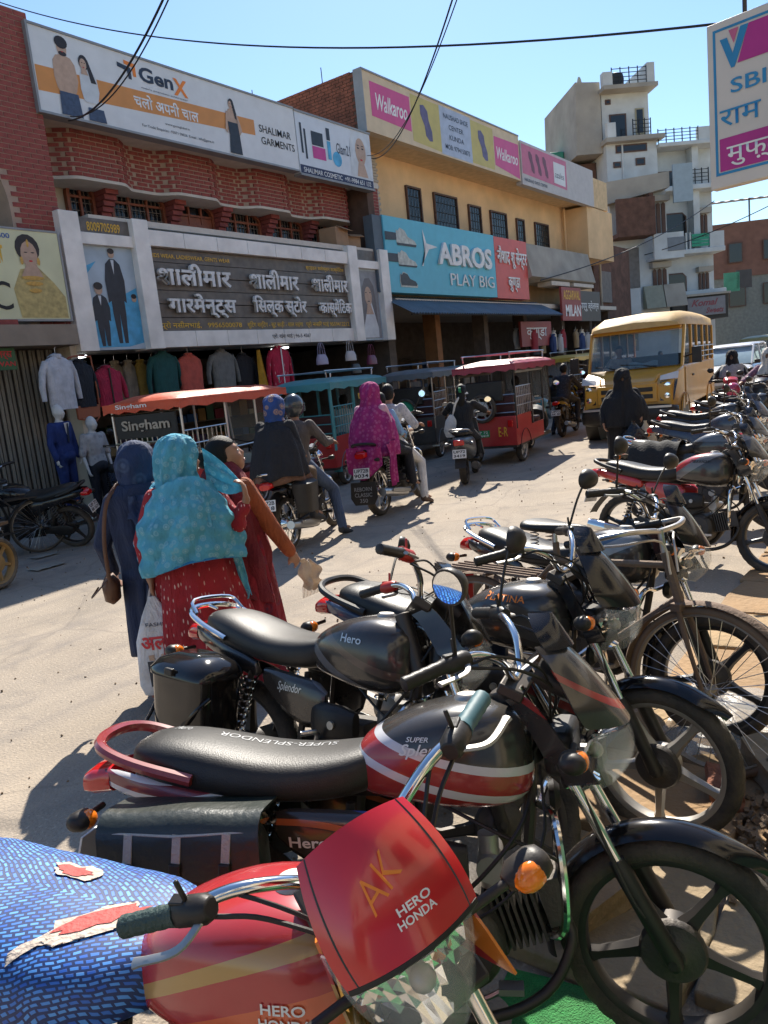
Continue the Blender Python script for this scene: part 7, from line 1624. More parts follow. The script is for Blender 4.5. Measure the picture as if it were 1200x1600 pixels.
def figure(root, J, top=None, bottom=None, shoes=None, sleeve=1.0, leg=1.0, k=1.0, yaw=0, pitch=0, hair=None, face=True, hs=.95, voxel=.011, bare_feet=False, hcurl=.7, top_g=.014, hem=0, sk=None):
    """body plus clothing from a dict of joints"""
    g = lambda n: Vector(J[n])
    side = (g('shL') - g('shR'))
    b = MB(); torso(b, J['pel'], J['chest'], J['neck'], side, 0, k)
    for q in 'LR':
        limb(b, [J['sh' + q], J['el' + q], J['wr' + q]], [.05 * k, .038 * k, .025 * k]); limb(b, [J['hip' + q], J['kn' + q], J['an' + q]], [.082 * k, .055 * k, .036 * k])
        d = (g('wr' + q) - g('el' + q)).normalized(); hand_mb(b, J['wr' + q], J.get('hd' + q, d), J.get('hn' + q, side * (1 if q == 'R' else -1)), hcurl, .95)
        an, to = g('an' + q), g('to' + q); b.tube([an + (an - to) * .25, an.lerp(to, .4), to], [.035, .036, .024], 8, sq=.75); b.ell(an, .034, 8, 6)
    b.tube([J['neck'], g('head') + Vector((0, 0, -.06))], [.052 * k, .048 * k], 10)
    P, Rm = head_mb(b, J['head'], yaw, pitch, hs)
    body = obj('body', mesh_of(b, voxel), sk or skin, root)
    if face: face_parts(root, P, Rm, hs)
    if hair:
        b = MB(); b.ell(P(-.008, 0, .010), (.107 * hs, .087 * hs, .120 * hs), 30, 22, R=Rm, fn=lambda p: p * (.72 if p.x > .03 and p.z < .045 else 1))
        if hair == 'bun': b.ell(P(-.115, 0, .03), (.05 * hs, .06 * hs, .058 * hs), 14, 10)
        if hair == 'long': b.tube([P(-.08, 0, .02), P(-.12, 0, -.12), P(-.11, 0, -.28), P(-.1, 0, -.4)], [.07, .065, .055, .02], 12, sq=.7)
        o = obj('hair', mesh_of(b, .009, 3), hair_m, root)
    if top:
        b = MB(); torso(b, J['pel'], J['chest'], J['neck'], side, top_g, k)
        for q in 'LR':
            s, e, w = g('sh' + q), g('el' + q), g('wr' + q)
            pts, rs = [s, e], [.062 * k, .052 * k]
            if sleeve > .5: pts.append(e.lerp(w, min(1, (sleeve - .5) * 2) * .96)); rs.append(.042 * k)
            else: pts[1] = s.lerp(e, sleeve * 2); rs[1] = .058
            limb(b, pts, rs)
        if hem:
            p = g('pel'); b.loft([superring(p + Vector((0, 0, .05)), .175 * k, .13 * k, 20, 2.4, U=side.normalized(), V=side.normalized().cross(Vector((0, 0, 1)))), superring(p + Vector((0, 0, -hem)), .185 * k, .145 * k, 20, 2.4, U=side.normalized(), V=side.normalized().cross(Vector((0, 0, 1))))])
        obj('shirt', mesh_of(b, voxel, 4), top, root)
    if bottom:
        b = MB(); pl = g('pel')
        b.ell(pl + Vector((0, 0, -.03)), (.165 * k, .165 * k, .12), 18, 12)
        for q in 'LR':
            h, kn, an = g('hip' + q), g('kn' + q), g('an' + q); e = kn.lerp(an, leg) if leg <= 1 else an
            limb(b, [h, h.lerp(kn, .5), kn, e], [.098 * k, .085 * k, .07 * k, .055 * k])
        obj('trousers', mesh_of(b, voxel, 4), bottom, root)
    if shoes:
        for q in 'LR':
            an, to = g('an' + q), g('to' + q); d = (to - an); b = MB(); h = an - Vector((0, 0, .02))
            rings = []
            for t, hw, hh in ((-.32, .03, .035), (-.25, .042, .055), (.1, .045, .058), (.5, .048, .042), (.95, .045, .03), (1.15, .025, .018)):
                c = h + d * t; c.z = c.z - .02 + (hh - .05) * .6; rings.append(superring(c, hw, hh * .8, 14, 2.6, U=Vector((-d.y, d.x, 0)).normalized()))
            b.loft(rings); b.build('shoe', shoes, root, ang=60)
    return P, Rm
def cloth(rings, n=64, k=9, amp=.012, seed=0, a0=0, a1=2 * math.pi, hem=None):
    """draped cloth: rings of (z, cx, cy, rx, ry[, fold]) with vertical folds"""
    r_ = random.Random(seed); ph = [r_.uniform(0, 6.28) for _ in range(4)]; b = MB(); out = []
    P = [Vector((r[0], r[1], r[2])) for r in rings]
    fine = []
    m = len(rings); sub = 4
    for i in range(m - 1):
        for j in range(sub):
            t = j / sub; t = t * t * (3 - 2 * t) * .4 + t * .6
            fine.append([a + (c - a) * t for a, c in zip(rings[i], rings[i + 1])])
    fine.append(list(rings[-1])); M_ = len(fine); full = abs(a1 - a0 - 2 * math.pi) < 1e-6
    cnt = n if full else n + 1
    for i, q in enumerate(fine):
        z, cx, cy, rx, ry = q[:5]; f = q[5] if len(q) > 5 else 1; ring = []
        for j in range(cnt):
            a = a0 + (a1 - a0) * j / n
            w = 1 + f * amp / max(rx, .05) * (math.sin(k * a + ph[0] + i * .05) + .6 * math.sin((k * 1.7) // 1 * a + ph[1] - i * .08) + .35 * math.sin(3 * a + ph[2] + i * .3))
            zz = z + (hem * math.sin(a * 5 + ph[3]) if hem and i == M_ - 1 else 0) + .006 * math.sin(7 * a + i * .9) * f
            ring.append((cx + rx * w * math.cos(a), cy + ry * w * math.sin(a), zz))
        out.append(ring)
    b.loft(out, cap=False, close=full); return b
def solid(o, t=.004, c=.007, seed=1):
    if c: crumple(o, c, (8, 8, 2.6), seed)
    q = o.modifiers.new('thick', 'SOLIDIFY'); q.thickness = t; q.offset = 0; return o
def stand(hgt=1.48, arms=None, lean=0, face=0):
    s = hgt / 1.6
    J = dict(pel=(0, 0, .86 * s), chest=(0 + lean, 0, 1.17 * s), neck=(0 + lean, 0, 1.33 * s), head=(.015 + lean, 0, 1.475 * s), shL=(0 + lean, .165 * s, 1.28 * s), shR=(0 + lean, -.165 * s, 1.28 * s),
             elL=(0, .23 * s, 1.02 * s), elR=(0, -.23 * s, 1.02 * s), wrL=(.06, .22 * s, .80 * s), wrR=(.06, -.22 * s, .80 * s), hipL=(0, .085 * s, .82 * s), hipR=(0, -.085 * s, .82 * s),
             knL=(.01, .09 * s, .46 * s), knR=(.01, -.09 * s, .46 * s), anL=(-.01, .09 * s, .07), anR=(-.01, -.09 * s, .07), toL=(.13, .1 * s, .03), toR=(.13, -.1 * s, .03))
    if arms: J.update(arms)
    return J
def fabric(name, c, pattern=None, c2=(.6, .6, .6), scale=20, rough=.85, bump=.25, sheen=0, trans=0):
    m = mat(name, c, rough, bump=bump, bs=90, var=.2, vs=9); N = m.node_tree.nodes; L = m.node_tree.links; b = N['Principled BSDF']
    b.inputs['Sheen Weight'].default_value = sheen
    if pattern:
        tc = [n for n in N if n.type == 'TEX_COORD'][0]; rp = [n for n in N if n.type == 'VALTORGB'][0]
        mp = N.new('ShaderNodeMapping'); L.new(tc.outputs['Object'], mp.inputs[0])
        if pattern == 'dash': mp.inputs['Scale'].default_value = (1, 1, .3)
        if pattern == 'band': mp.inputs['Scale'].default_value = (.25, .25, 1)
        v = N.new('ShaderNodeTexVoronoi'); v.inputs['Scale'].default_value = scale; v.inputs['Randomness'].default_value = .35 if pattern != 'flower' else .8
        L.new(mp.outputs[0], v.inputs['Vector'])
        r = N.new('ShaderNodeValToRGB'); e = r.color_ramp.elements
        if pattern == 'flower':
            e[0].position = .12; e[0].color = (1, 1, 1, 1); e[1].position = .2; e[1].color = (.15, .15, .15, 1); x = e.new(.32); x.color = (.7, .7, .7, 1); x = e.new(.42); x.color = (0, 0, 0, 1)
        else: e[0].position = .14; e[0].color = (1, 1, 1, 1); e[1].position = .24; e[1].color = (0, 0, 0, 1)
        L.new(v.outputs['Distance'], r.inputs[0])
        mx = N.new('ShaderNodeMix'); mx.data_type = 'RGBA'; L.new(r.outputs[0], mx.inputs['Factor']); L.new(rp.outputs[0], mx.inputs['A']); mx.inputs['B'].default_value = c2 + (1,)
        L.new(mx.outputs['Result'], b.inputs['Base Color'])
    n4 = N.new('ShaderNodeTexNoise'); n4.inputs['Scale'].default_value = 7; n4.inputs['Detail'].default_value = 3; n4.inputs['Distortion'].default_value = 2.2
    mp4 = N.new('ShaderNodeMapping'); mp4.inputs['Scale'].default_value = (1.6, 1.6, .55); tc4 = [n for n in N if n.type == 'TEX_COORD'][0]; L.new(tc4.outputs['Object'], mp4.inputs[0]); L.new(mp4.outputs[0], n4.inputs['Vector'])
    b4 = N.new('ShaderNodeBump'); b4.inputs['Strength'].default_value = .5; b4.inputs['Distance'].default_value = .05; L.new(n4.outputs['Fac'], b4.inputs['Height'])
    ob_ = [n for n in N if n.type == 'BUMP' and n is not b4]
    if ob_: L.new(ob_[0].outputs[0], b4.inputs['Normal'])
    L.new(b4.outputs[0], b.inputs['Normal'])
    if trans:
        tl = N.new('ShaderNodeBsdfTranslucent'); src = b.inputs['Base Color'].links[0].from_socket; L.new(src, tl.inputs[0])
        ms = N.new('ShaderNodeMixShader'); ms.inputs[0].default_value = trans; L.new(b.outputs[0], ms.inputs[1]); L.new(tl.outputs[0], ms.inputs[2]); L.new(ms.outputs[0], N['Material Output'].inputs[0])
    return m
# ---- three women standing together; local x points away from the bikes, y to their left
navy_c = fabric('navy_cloth', (.012, .022, .06), scale=6); navy_s = fabric('navy_scarf', (.014, .03, .085), 'flower', (.05, .08, .15), 9)
N1 = thing('person', 'woman in navy coat and navy headscarf with a brown shoulder bag', 'person', (2.69, 3.675, 0), R_(54))
J = stand(1.46, dict(elL=(.02, .25, .93), wrL=(.12, .22, .75), elR=(.05, -.2, .95), wrR=(.14, -.18, .78)), face=0)
figure(N1, J, yaw=R_(-50), hair=None, shoes=None, face=False, top=navy_c, bottom=navy_c, sleeve=1.0, hs=.93)
solid(cloth([(1.26, 0, 0, .10, .12, .1), (1.2, 0, 0, .125, .20, .3), (1.0, 0, 0, .14, .19, .5), (.8, 0, 0, .14, .165, .7), (.5, 0, 0, .155, .175, 1), (.27, 0, 0, .165, .18, 1.2)], k=7, amp=.010, seed=1).build('coat', navy_c, N1, ang=70))
b = MB(); hc = Vector(J['head']); Rz = Matrix.Rotation(R_(-50), 3, 'Z')
def scarf_head(hc, yaw, s=1.0, peak=.02, drop=.2, cut=.9, n=40):
    """shell round the head, open over the face"""
    b = MB(); Rz = Matrix.Rotation(yaw, 3, 'Z'); rings = []
    for t, r, z, back in ((0, .02, .132, 0), (.15, .075, .118, 0), (.3, .108, .075, -.004), (.5, .118, .02, -.01), (.7, .112, -.05, -.012), (.85, .108, -.11, -.016), (1, .125, -drop, -.02)):
        ring = []
        for j in range(n + 1):
            a = R_(cut * 60) + (2 * math.pi - 2 * R_(cut * 60)) * j / n if t > .28 else 2 * math.pi * j / n
            if t > .28 and t < .8:
                k = 1
            p = Vector((r * math.cos(a) * 1.06 + back, r * math.sin(a) * .92, z + (peak * math.cos(a) if t < .4 else 0))) * s
            ring.append(hc + Rz @ p)
        rings.append(ring)
    b.loft(rings, cap=False, close=False); return b
def hood(hc, yaw, rings, n=40, k=6, amp=.006, seed=0, face=R_(50)):
    """cloth hood: rings (z, r_front_back, r_side, offset_back, opening 0..1)"""
    b = MB(); Rz = Matrix.Rotation(yaw, 3, 'Z'); r_ = random.Random(seed); p0 = r_.uniform(0, 6); out = []
    fine = []
    for i in range(len(rings) - 1):
        for j in range(4): t = j / 4; fine.append([a + (c - a) * t for a, c in zip(rings[i], rings[i + 1])])
    fine.append(list(rings[-1]))
    for i, (z, rx, ry, off, op) in enumerate(fine):
        a0 = face * op; ring = []
        for j in range(n + 1):
            a = a0 + (2 * math.pi - 2 * a0) * j / n
            w = 1 + amp / max(.04, rx) * math.sin(k * a + p0 + i * .35) * min(1, i / 6)
            ring.append(hc + Rz @ Vector((rx * w * math.cos(a) + off, ry * w * math.sin(a), z)))
        out.append(ring)
    b.loft(out, cap=False, close=False); return b
solid(hood(hc, R_(-50), [(.15, .01, .01, .0, 0), (.143, .042, .036, .0, 0), (.125, .074, .06, .002, .15), (.095, .1, .08, .002, .45), (.07, .11, .088, -.003, .55), (.03, .118, .094, -.008, .8), (-.05, .108, .088, -.012, .8), (-.10, .096, .085, -.014, .5), (-.14, .115, .12, -.01, .0), (-.24, .155, .18, -.01, 0), (-.27, .16, .19, -.01, 0)], k=5, amp=.006, seed=2).build('headscarf', navy_s, N1, ang=70))
b = MB(); b.sheet(lambda u, v: (-.135 - .02 * math.sin(u * 3.1) - .02 * math.sin(v * 9) * .4, .015 + .10 * (v - .5) * (1 + u * .2) - .03 * u + .012 * math.sin(u * 8), 1.2 - .36 * u), 20, 14, th=.006); crumple(b.build('scarf_tail', navy_s, N1, ang=70), .012, (22, 22, 4), 6)
for s in (-1, 1):
    b = MB(); c = Vector((.02, .085 * s, 0)); b.loft([superring(c + Vector((-.1, 0, .022)), .03, .012, 12, 3), superring(c + Vector((0, 0, .022)), .038, .012, 12, 3), superring(c + Vector((.1, 0, .02)), .045, .012, 12, 3), superring(c + Vector((.15, 0, .018)), .025, .01, 12, 3)]); sd = b.build('sandal', mat('peach_sandal', (.5, .16, .12), .5), N1, ang=60)
    b = MB(); b.tube(smoothpts([c + Vector((.06, -.045, .03)), c + Vector((.08, 0, .07)), c + Vector((.06, .045, .03))], 4), .012, 6, sq=.5); b.build('strap', MATS['peach_sandal'], sd)
leather = mat('brown_leather', (.11, .045, .02), .45, bump=.2, bs=70)
hbg = thing('handbag', 'brown leather shoulder bag hanging at the navy coated woman\'s side', 'handbag', (2.69, 3.675, .62), R_(54))
b = MB(); b.loft([superring((-.06, .235, .0), .085, .012, 16, 3, U=(1, 0, 0), V=(0, 1, 0)), superring((-.06, .235, .02), .10, .045, 16, 3, U=(1, 0, 0), V=(0, 1, 0)), superring((-.06, .235, .1), .105, .05, 16, 3, U=(1, 0, 0), V=(0, 1, 0)), superring((-.06, .235, .15), .09, .02, 16, 3, U=(1, 0, 0), V=(0, 1, 0))]); b.build('bag_body', leather, hbg, ang=60)
b = MB(); b.tube(smoothpts([(-.15, .235, .13), (-.14, .23, .35), (-.10, .19, .55), (-.02, .12, .645), (.04, .12, .62)], 5), .011, 6, sq=.35); b.build('strap', leather, hbg)
b = MB(); b.tube(smoothpts([(-.15, .25, .14), (-.19, .30, .10), (-.15, .34, .06), (-.1, .30, .1)], 5), .007, 6, sq=.5); b.build('loose_strap', leather, hbg)

# blue veil, red kurta
blue_v = fabric('blue_veil', (.13, .50, .66), 'flower', (.34, .66, .76), 22, bump=.5, trans=.3); kurta = fabric('red_kurta', (.30, .012, .02), 'dash', (.62, .42, .38), 52)
blue_edge = mat('blue_lace_edge', (.02, .22, .5), .8, bump=.6, bs=300)
N2 = thing('person', 'woman in a light blue veil and red dashed kurta holding out her veil', 'person', (2.71, 3.33, 0), R_(51))
J = stand(1.48, dict(elR=(-.10, -.26, 1.0), wrR=(-.13, -.32, 1.13), hdR=(0, .05, .95), hnR=(.2, .95, .1), elL=(-.02, .25, .96), wrL=(.0, .24, .745), hdL=(0, 0, -1), hnL=(0, -1, 0)))
Pf, Rf = figure(N2, J, yaw=R_(-82), pitch=.05, hair=None, face=True, top=kurta, bottom=fabric('maroon_trousers', (.10, .012, .02)), sleeve=.85, hs=.94, hcurl=1.0)
solid(cloth([(1.2, 0, 0, .10, .16, .1), (1.0, 0, 0, .13, .18, .4), (.86, 0, 0, .155, .19, .6), (.7, 0, 0, .175, .21, .9), (.45, 0, -.02, .20, .25, 1.2), (.24, 0, -.03, .215, .275, 1.5)], k=8, amp=.012, seed=4).build('kurta_skirt', kurta, N2, ang=70))
hc = Vector(J['head'])
solid(hood(hc, R_(-80), [(.152, .01, .01, -.01, 0), (.144, .045, .042, -.008, 0), (.125, .078, .07, -.005, .15), (.095, .104, .094, -.002, .45), (.04, .124, .112, -.004, .75), (-.05, .118, .105, -.014, .75), (-.10, .108, .1, -.02, .55), (-.14, .125, .13, -.015, .4), (-.18, .16, .18, -.01, .3), (-.24, .19, .215, -.01, .25)], k=9, amp=.012, seed=5, face=R_(48)).build('veil_hood', blue_v, N2, ang=70))
def shawl(u, v):
    a = R_(62) + R_(236) * u            # from the left front round the back to the right front
    z = 1.26 - .43 * v - .03 * math.sin(u * 9)
    rx = .135 + .085 * min(1, v * 2.2) + .02 * v; ry = .165 + .095 * min(1, v * 2) + .015 * v
    f = u * 34 + v * 9; w = 1 + .05 * (abs(math.sin(f * .5)) * 2 - 1) * min(1, v * 2 + .2) + .03 * math.sin(v * 26 - u * 14)
    return (rx * w * math.cos(a) - .01, ry * w * math.sin(a), z + .05 * (u - .5) * v)
b = MB(); b.sheet(shawl, 80, 40, th=.005); sw = crumple(b.build('veil_shawl', blue_v, N2, ang=70), .014, (13, 13, 3.2), 2, .6)
b = MB(); b.tube([shawl(i / 60, 1) for i in range(61)], .007, 6); b.build('lace_edge', blue_edge, sw)
b = MB(); tail = lambda u, v: (-.175 - .035 * math.sin(u * 2.4) - .012 * math.sin(v * 9 + u * 3), -.05 + .12 * (v - .5) * (1 - .55 * u) - .05 * u, 1.22 - .34 * u)
b.sheet(tail, 20, 14, th=.006); tl_ = crumple(b.build('veil_tail', blue_v, N2, ang=70), .014, (20, 20, 4), 5)
b = MB(); b.tube([tail(i / 16, 1) for i in range(17)] + [tail(1, 1 - i / 8) for i in range(1, 9)], .006, 6); b.build('lace_edge', blue_edge, tl_)
b = MB(); b.sheet(lambda u, v: (-.06 - .03 * math.sin(v * 6), -.215 - .05 * v + .045 * (u - .5), .92 - .34 * v + .02 * math.sin(u * 8)), 10, 18, th=.005); b.build('veil_end', blue_v, N2, ang=70)
# held out corner of the veil, from cheek to hand
hd = Vector(J['wrR']) + Vector((.02, .0, .07))
def out(u, v):
    a = Vector((-.04, -.13, 1.43 - .18 * v)); b_ = hd + Vector((.01, -.01, -.02 * v)); p = a.lerp(b_, u); p.z += -.05 * math.sin(u * 3.14) * (v - .2) + .01 * math.sin(v * 16 + u * 4); p.x += .02 * math.sin(v * 12) * (1 - u); return p
b = MB(); b.sheet(out, 24, 20, th=.003); b.build('veil_corner', blue_v, N2, ang=70)
b = MB(); b.lathe([(.03, -.012), (.036, 0), (.03, .012), (.026, 0), (.03, -.012)], n=18); b.v = [v + Vector(J['wrL']) + Vector((0, 0, .03)) for v in b.v]; b.build('bangle', mat('white_bangle', (.7, .65, .55), .3), N2)
ph_ = MB(); ph_.box((0, 0, 0), (.012, .07, .14)); o = ph_.build('phone', mat('dark_phone', (.02, .02, .05), .2), bev=.006); o.location = N2.matrix_basis @ Vector((.03, .245, .64)); o.rotation_euler = (.2, .1, R_(60)); tag(o, 'dark mobile phone in the blue veiled woman\'s left hand', 'phone')
# printed carrier bag
cb = thing('carrier_bag', 'white printed carrier bag with red Hindi letters held by the blue veiled woman', 'bag', (2.71, 3.33, .12), R_(51))
bagw = fabric('bag_white', (.62, .60, .60), bump=.3)
b = MB(); b.loft([superring((-.06, .26, 0.0), .10, .03, 24, 5, U=(.25, 1, 0), V=(1, 0, 0)), superring((-.06, .255, .06), .125, .055, 24, 4, U=(.25, 1, 0), V=(1, 0, 0)), superring((-.055, .25, .3), .115, .045, 24, 4, U=(.25, 1, 0), V=(1, 0, 0)), superring((-.04, .245, .44), .07, .02, 24, 3, U=(.25, 1, 0), V=(1, 0, 0)), superring((-.02, .245, .54), .02, .012, 24, 2, U=(.25, 1, 0), V=(1, 0, 0))]); bb_ = b.build('bag_body', bagw, cb, ang=60)
for s in (-1, 1):
    b = MB(); b.tube(smoothpts([(-.03, .245 + .03 * s, .5), (0, .24 + .01 * s, .58), (.02, .24, .6)], 4), .006, 6, sq=.5); b.build('handle', bagw, cb)
dk = lambda t, m, bx, **k: decal(t, m, bb_, bb_, bx, (-.06, .25, 0), (.24, -.97, 0), (0, 0, 1), **k)
dk("अलि", red_ink, (-.09, .09, .26, .36), lift=.006, off=.03); dk("FASHION", navy_ink, (-.05, .09, .385, .405), lift=.006)
for m, (x0, x1, z0, z1) in ((psuit, (-.075, -.03, .06, .2)), (pskin, (-.065, -.04, .205, .235)), (pjean, (-.01, .025, .06, .15)), (mat('print_teal_dress', '2a6a70', .6), (-.01, .025, .15, .2)), (pskin, (-.005, .02, .205, .235)), (red_ink, (-.03, -.008, .05, .14)), (yellow_ink, (.04, .075, .1, .17))):
    patch(bb_, bb_, [(x0, z0), (x1, z0), (x1, z1), (x0, z1)], (-.06, .25, 0), (.24, -.97, 0), (0, 0, 1), m, 'printed_picture', .007)

# maroon shawl and saree
maroon = fabric('maroon_shawl', (.15, .006, .014), bump=.35); saree = fabric('red_saree', (.24, .008, .02), 'flower', (.10, .02, .05), 10)
N3 = thing('person', 'bareheaded woman in a maroon shawl and red saree with her face turned up', 'person', (3.05, 3.36, 0), R_(-2))
J = stand(1.46, dict(elR=(.10, -.22, .92), wrR=(.25, -.20, .73), hdR=(.55, .0, -.8), hnR=(.1, .9, -.1), elL=(.05, .22, .92), wrL=(.14, .12, .85)))
figure(N3, J, yaw=R_(-32), pitch=.28, hair='bun', face=True, top=fabric('orange_blouse', (.30, .07, .02)), bottom=maroon, sleeve=1.0, hs=.98)
solid(cloth([(.95, 0, 0, .145, .17, .3), (.8, 0, 0, .165, .19, .6), (.5, 0, 0, .20, .205, 1.1), (.16, 0, 0, .235, .235, 1.6), (.05, 0, 0, .245, .245, 1.8)], k=10, amp=.014, seed=7).build('saree_skirt', saree, N3, ang=70))
def mshawl(u, v):
    a = R_(-70) + R_(280) * u; a = -a
    z = 1.31 - (.78 + .1 * math.sin(u * 5)) * v; rx = .06 + .10 * min(1, v * 4) ** .7 + .05 * v; ry = .075 + .12 * min(1, v * 4) ** .7 + .02 * v
    f = u * 40 + v * 7; w = 1 + .085 * (abs(math.sin(f * .5)) * 2 - 1) * min(1, v * 2) + .03 * math.sin(v * 21 - u * 12)
    return (rx * w * math.cos(a) - .015, ry * w * math.sin(a), z)
b = MB(); b.sheet(mshawl, 70, 40, th=.006); crumple(b.build('shawl', maroon, N3, ang=70), .018, (10, 10, 2.2), 4, .6)
b = MB(); b.lathe([(.03, -.006), (.035, 0), (.03, .006), (.027, 0), (.03, -.006)], n=18); b.v = [v + Vector(J['wrR']) + Vector((-.02, 0, .03)) for v in b.v]; b.build('bangle', mat('red_bangle', (.5, .02, .02), .3), N3)
b = MB(); b.sheet(lambda u, v: (.31 + .16 * u + .02 * math.sin(v * 9), -.20 - .03 * math.sin(u * 7), .66 - .17 * v - .05 * u + .02 * math.sin(u * 11 + v * 3)), 18, 16, th=.006)
for i in range(14): b.tube([(.32 + .012 * i, -.2, .50 - .002 * i), (.31 + .013 * i, -.2, .42)], .003, 4)
o = b.build('fringed_cloth', fabric('cream_cloth', (.62, .52, .42), bump=.5, trans=.3)); o.location = N3.location; o.rotation_euler = (0, 0, R_(-2)); tag(o, 'cream fringed cloth held in the maroon shawled woman\'s hand', 'cloth')

# ---- woman in black burqa with bags
black_c = fabric('black_burqa', (.006, .006, .008), bump=.3)
N4 = thing('person', 'woman in a full black burqa carrying bags in the sunny road', 'person', (10.35, 3.45, 0), R_(-160))
J = stand(1.46, dict(elL=(.06, .24, .98), wrL=(.16, .22, .86), hdL=(.3, -.1, -.9), elR=(.05, -.26, .98), wrR=(.17, -.27, .80), hdR=(.3, .1, -.9)))
figure(N4, J, hair=None, face=True, top=black_c, bottom=black_c, sleeve=.98, hs=.93, voxel=.014)
solid(cloth([(1.0, 0, 0, .17, .24, .3), (.7, 0, 0, .19, .23, .7), (.4, 0, 0, .20, .22, 1), (.05, 0, 0, .24, .26, 1.4)], k=8, amp=.012, seed=9).build('burqa_skirt', black_c, N4, ang=70))
hc = Vector(J['head'])
solid(hood(hc, 0, [(.15, .01, .01, 0, 0), (.14, .055, .05, 0, 0), (.115, .09, .08, 0, 0), (.07, .122, .1, 0, 0), (.03, .128, .105, 0, 0), (.012, .128, .105, 0, .28), (-.004, .128, .105, 0, .28), (-.02, .127, .105, 0, 0), (-.14, .14, .13, .0, 0), (-.25, .2, .25, 0, 0), (-.45, .23, .31, .02, 0), (-.62, .235, .3, .03, 0)], k=6, amp=.01, seed=10, face=R_(40)).build('veil', black_c, N4, ang=70))
def carry(label, loc, rz, m, w, h, cat='bag'):
    b = MB(); r_ = random.Random(len(label)); rings = []
    for t, k in ((0, .35), (.06, .8), (.25, 1), (.5, .95), (.7, .7), (.85, .3), (.95, .12), (1, .16)):
        rings.append([Vector((w * k * math.cos(a) * (1 + .08 * math.sin(3 * a + t * 9) + .05 * math.sin(7 * a)), w * .6 * k * math.sin(a) * (1 + .08 * math.sin(4 * a + t * 5)), t * h)) for a in [2 * math.pi * i / 22 for i in range(22)]])
    b.loft(rings); o = b.build('shopping_bag', m, ang=60); o.location = loc; o.rotation_euler = (0, 0, rz); tag(o, label, cat); return o
carry('shiny black plastic bag carried by the burqa woman', (10.0, 3.22, .30), R_(-70), mat('black_polythene', (.01, .01, .011), .22, bump=.8, bs=14), .2, .52)
carry('beige cloth bag behind the black plastic bag', (10.12, 3.10, .30), R_(-70), fabric('beige_cloth', (.5, .42, .28)), .15, .5)
# ------------------------------------------------------------------ moving two wheelers and their riders
def ride(x=0, z=0, hands='bar', feet='peg', hz=1.05, hx=.09, hy=.33, lean=0, h=1.0, side=False):
    J = dict(pel=(-.30 + x, 0, .88 + z), chest=(-.24 + x + lean, 0, .88 + z + .30 * h), neck=(-.21 + x + lean * 1.3, 0, .88 + z + .45 * h), head=(-.19 + x + lean * 1.4, 0, .88 + z + .595 * h),
             shL=(-.22 + x + lean * 1.2, .175 * h, .88 + z + .40 * h), shR=(-.22 + x + lean * 1.2, -.175 * h, .88 + z + .40 * h), hipL=(-.27 + x, .09, .84 + z), hipR=(-.27 + x, -.09, .84 + z))
    if hands == 'bar': J.update(elL=(-.05 + x * .3, .30, 1.06), elR=(-.05 + x * .3, -.30, 1.06), wrL=(hx - .05, hy, hz + .02), wrR=(hx - .05, -hy, hz + .02), hdL=(.9, .1, -.1), hdR=(.9, -.1, -.1), hnL=(0, 0, -1), hnR=(0, 0, -1))
    else: J.update(elL=(-.18 + x, .24, .95 + z), elR=(-.18 + x, -.24, .95 + z), wrL=(.02 + x, .16, .92 + z), wrR=(.02 + x, -.16, .92 + z), hnL=(0, 0, -1), hnR=(0, 0, -1))
    J.update(knL=(.10 + x, .20, .74 + z * .8), knR=(.10 + x, -.20, .74 + z * .8), anL=(-.06 + x * .8, .22, .36), anR=(-.06 + x * .8, -.22, .36), toL=(.10 + x * .8, .24, .31), toR=(.10 + x * .8, -.24, .31))
    if feet == 'downR': J.update(knR=(.06 + x, -.25, .52), anR=(.0 + x, -.34, .09), toR=(.15 + x, -.37, .05))
    if side: J.update(knL=(-.24 + x, -.26, .80 + z), knR=(-.36 + x, -.26, .80 + z), anL=(-.2 + x, -.36, .38), anR=(-.34 + x, -.36, .38), toL=(-.16 + x, -.50, .33), toR=(-.30 + x, -.50, .33))
    return J
def rider(label, loc, rz, J, group='riders in the traffic', **k):
    t = thing('person', label, 'person', (loc[0], loc[1], 0), R_(rz), group); return t, figure(t, J, **k)
jeans = fabric('blue_jeans', (.06, .09, .16)); shoe_m = mat('sport_shoe', (.03, .03, .033), .6)
# --- bike with helmeted rider and dark shawled passenger
P1 = (6.45, 5.78); H1 = 17
motorcycle('dark motorcycle ridden by a helmeted man with a shawled passenger', P1, H1, group='motorcycles in the traffic', steer=8, lean=-3, hi=False, rail_m=chrome, plate=("UP72B", "6118"), wheel_style='spoke', rim_m=chrome, mirrors='', scale=.96, visor='round', box=None)
b = MB(); b.loft([superring((-.66, -.28, .42), .12, .09, 18, 4, U=(1, 0, 0), V=(0, 1, 0)), superring((-.66, -.28, .68), .15, .11, 18, 4, U=(1, 0, 0), V=(0, 1, 0)), superring((-.66, -.28, .72), .15, .11, 18, 4, U=(1, 0, 0), V=(0, 1, 0)), superring((-.66, -.28, .75), .11, .07, 18, 4, U=(1, 0, 0), V=(0, 1, 0))])
o = b.build('side_box', black_p, ang=50); o.location = (*P1, 0); o.rotation_euler = (0, 0, R_(H1)); tag(o, 'small black side box on the shawled passenger\'s motorcycle', 'luggage box')
J = ride(.08, 0, feet='downR')
t, (Ph, Rm) = rider('helmeted man in grey jacket and jeans with one foot on the road', P1, H1, J, top=fabric('grey_jacket', (.10, .085, .08)), bottom=jeans, shoes=shoe_m, face=False, voxel=.014)
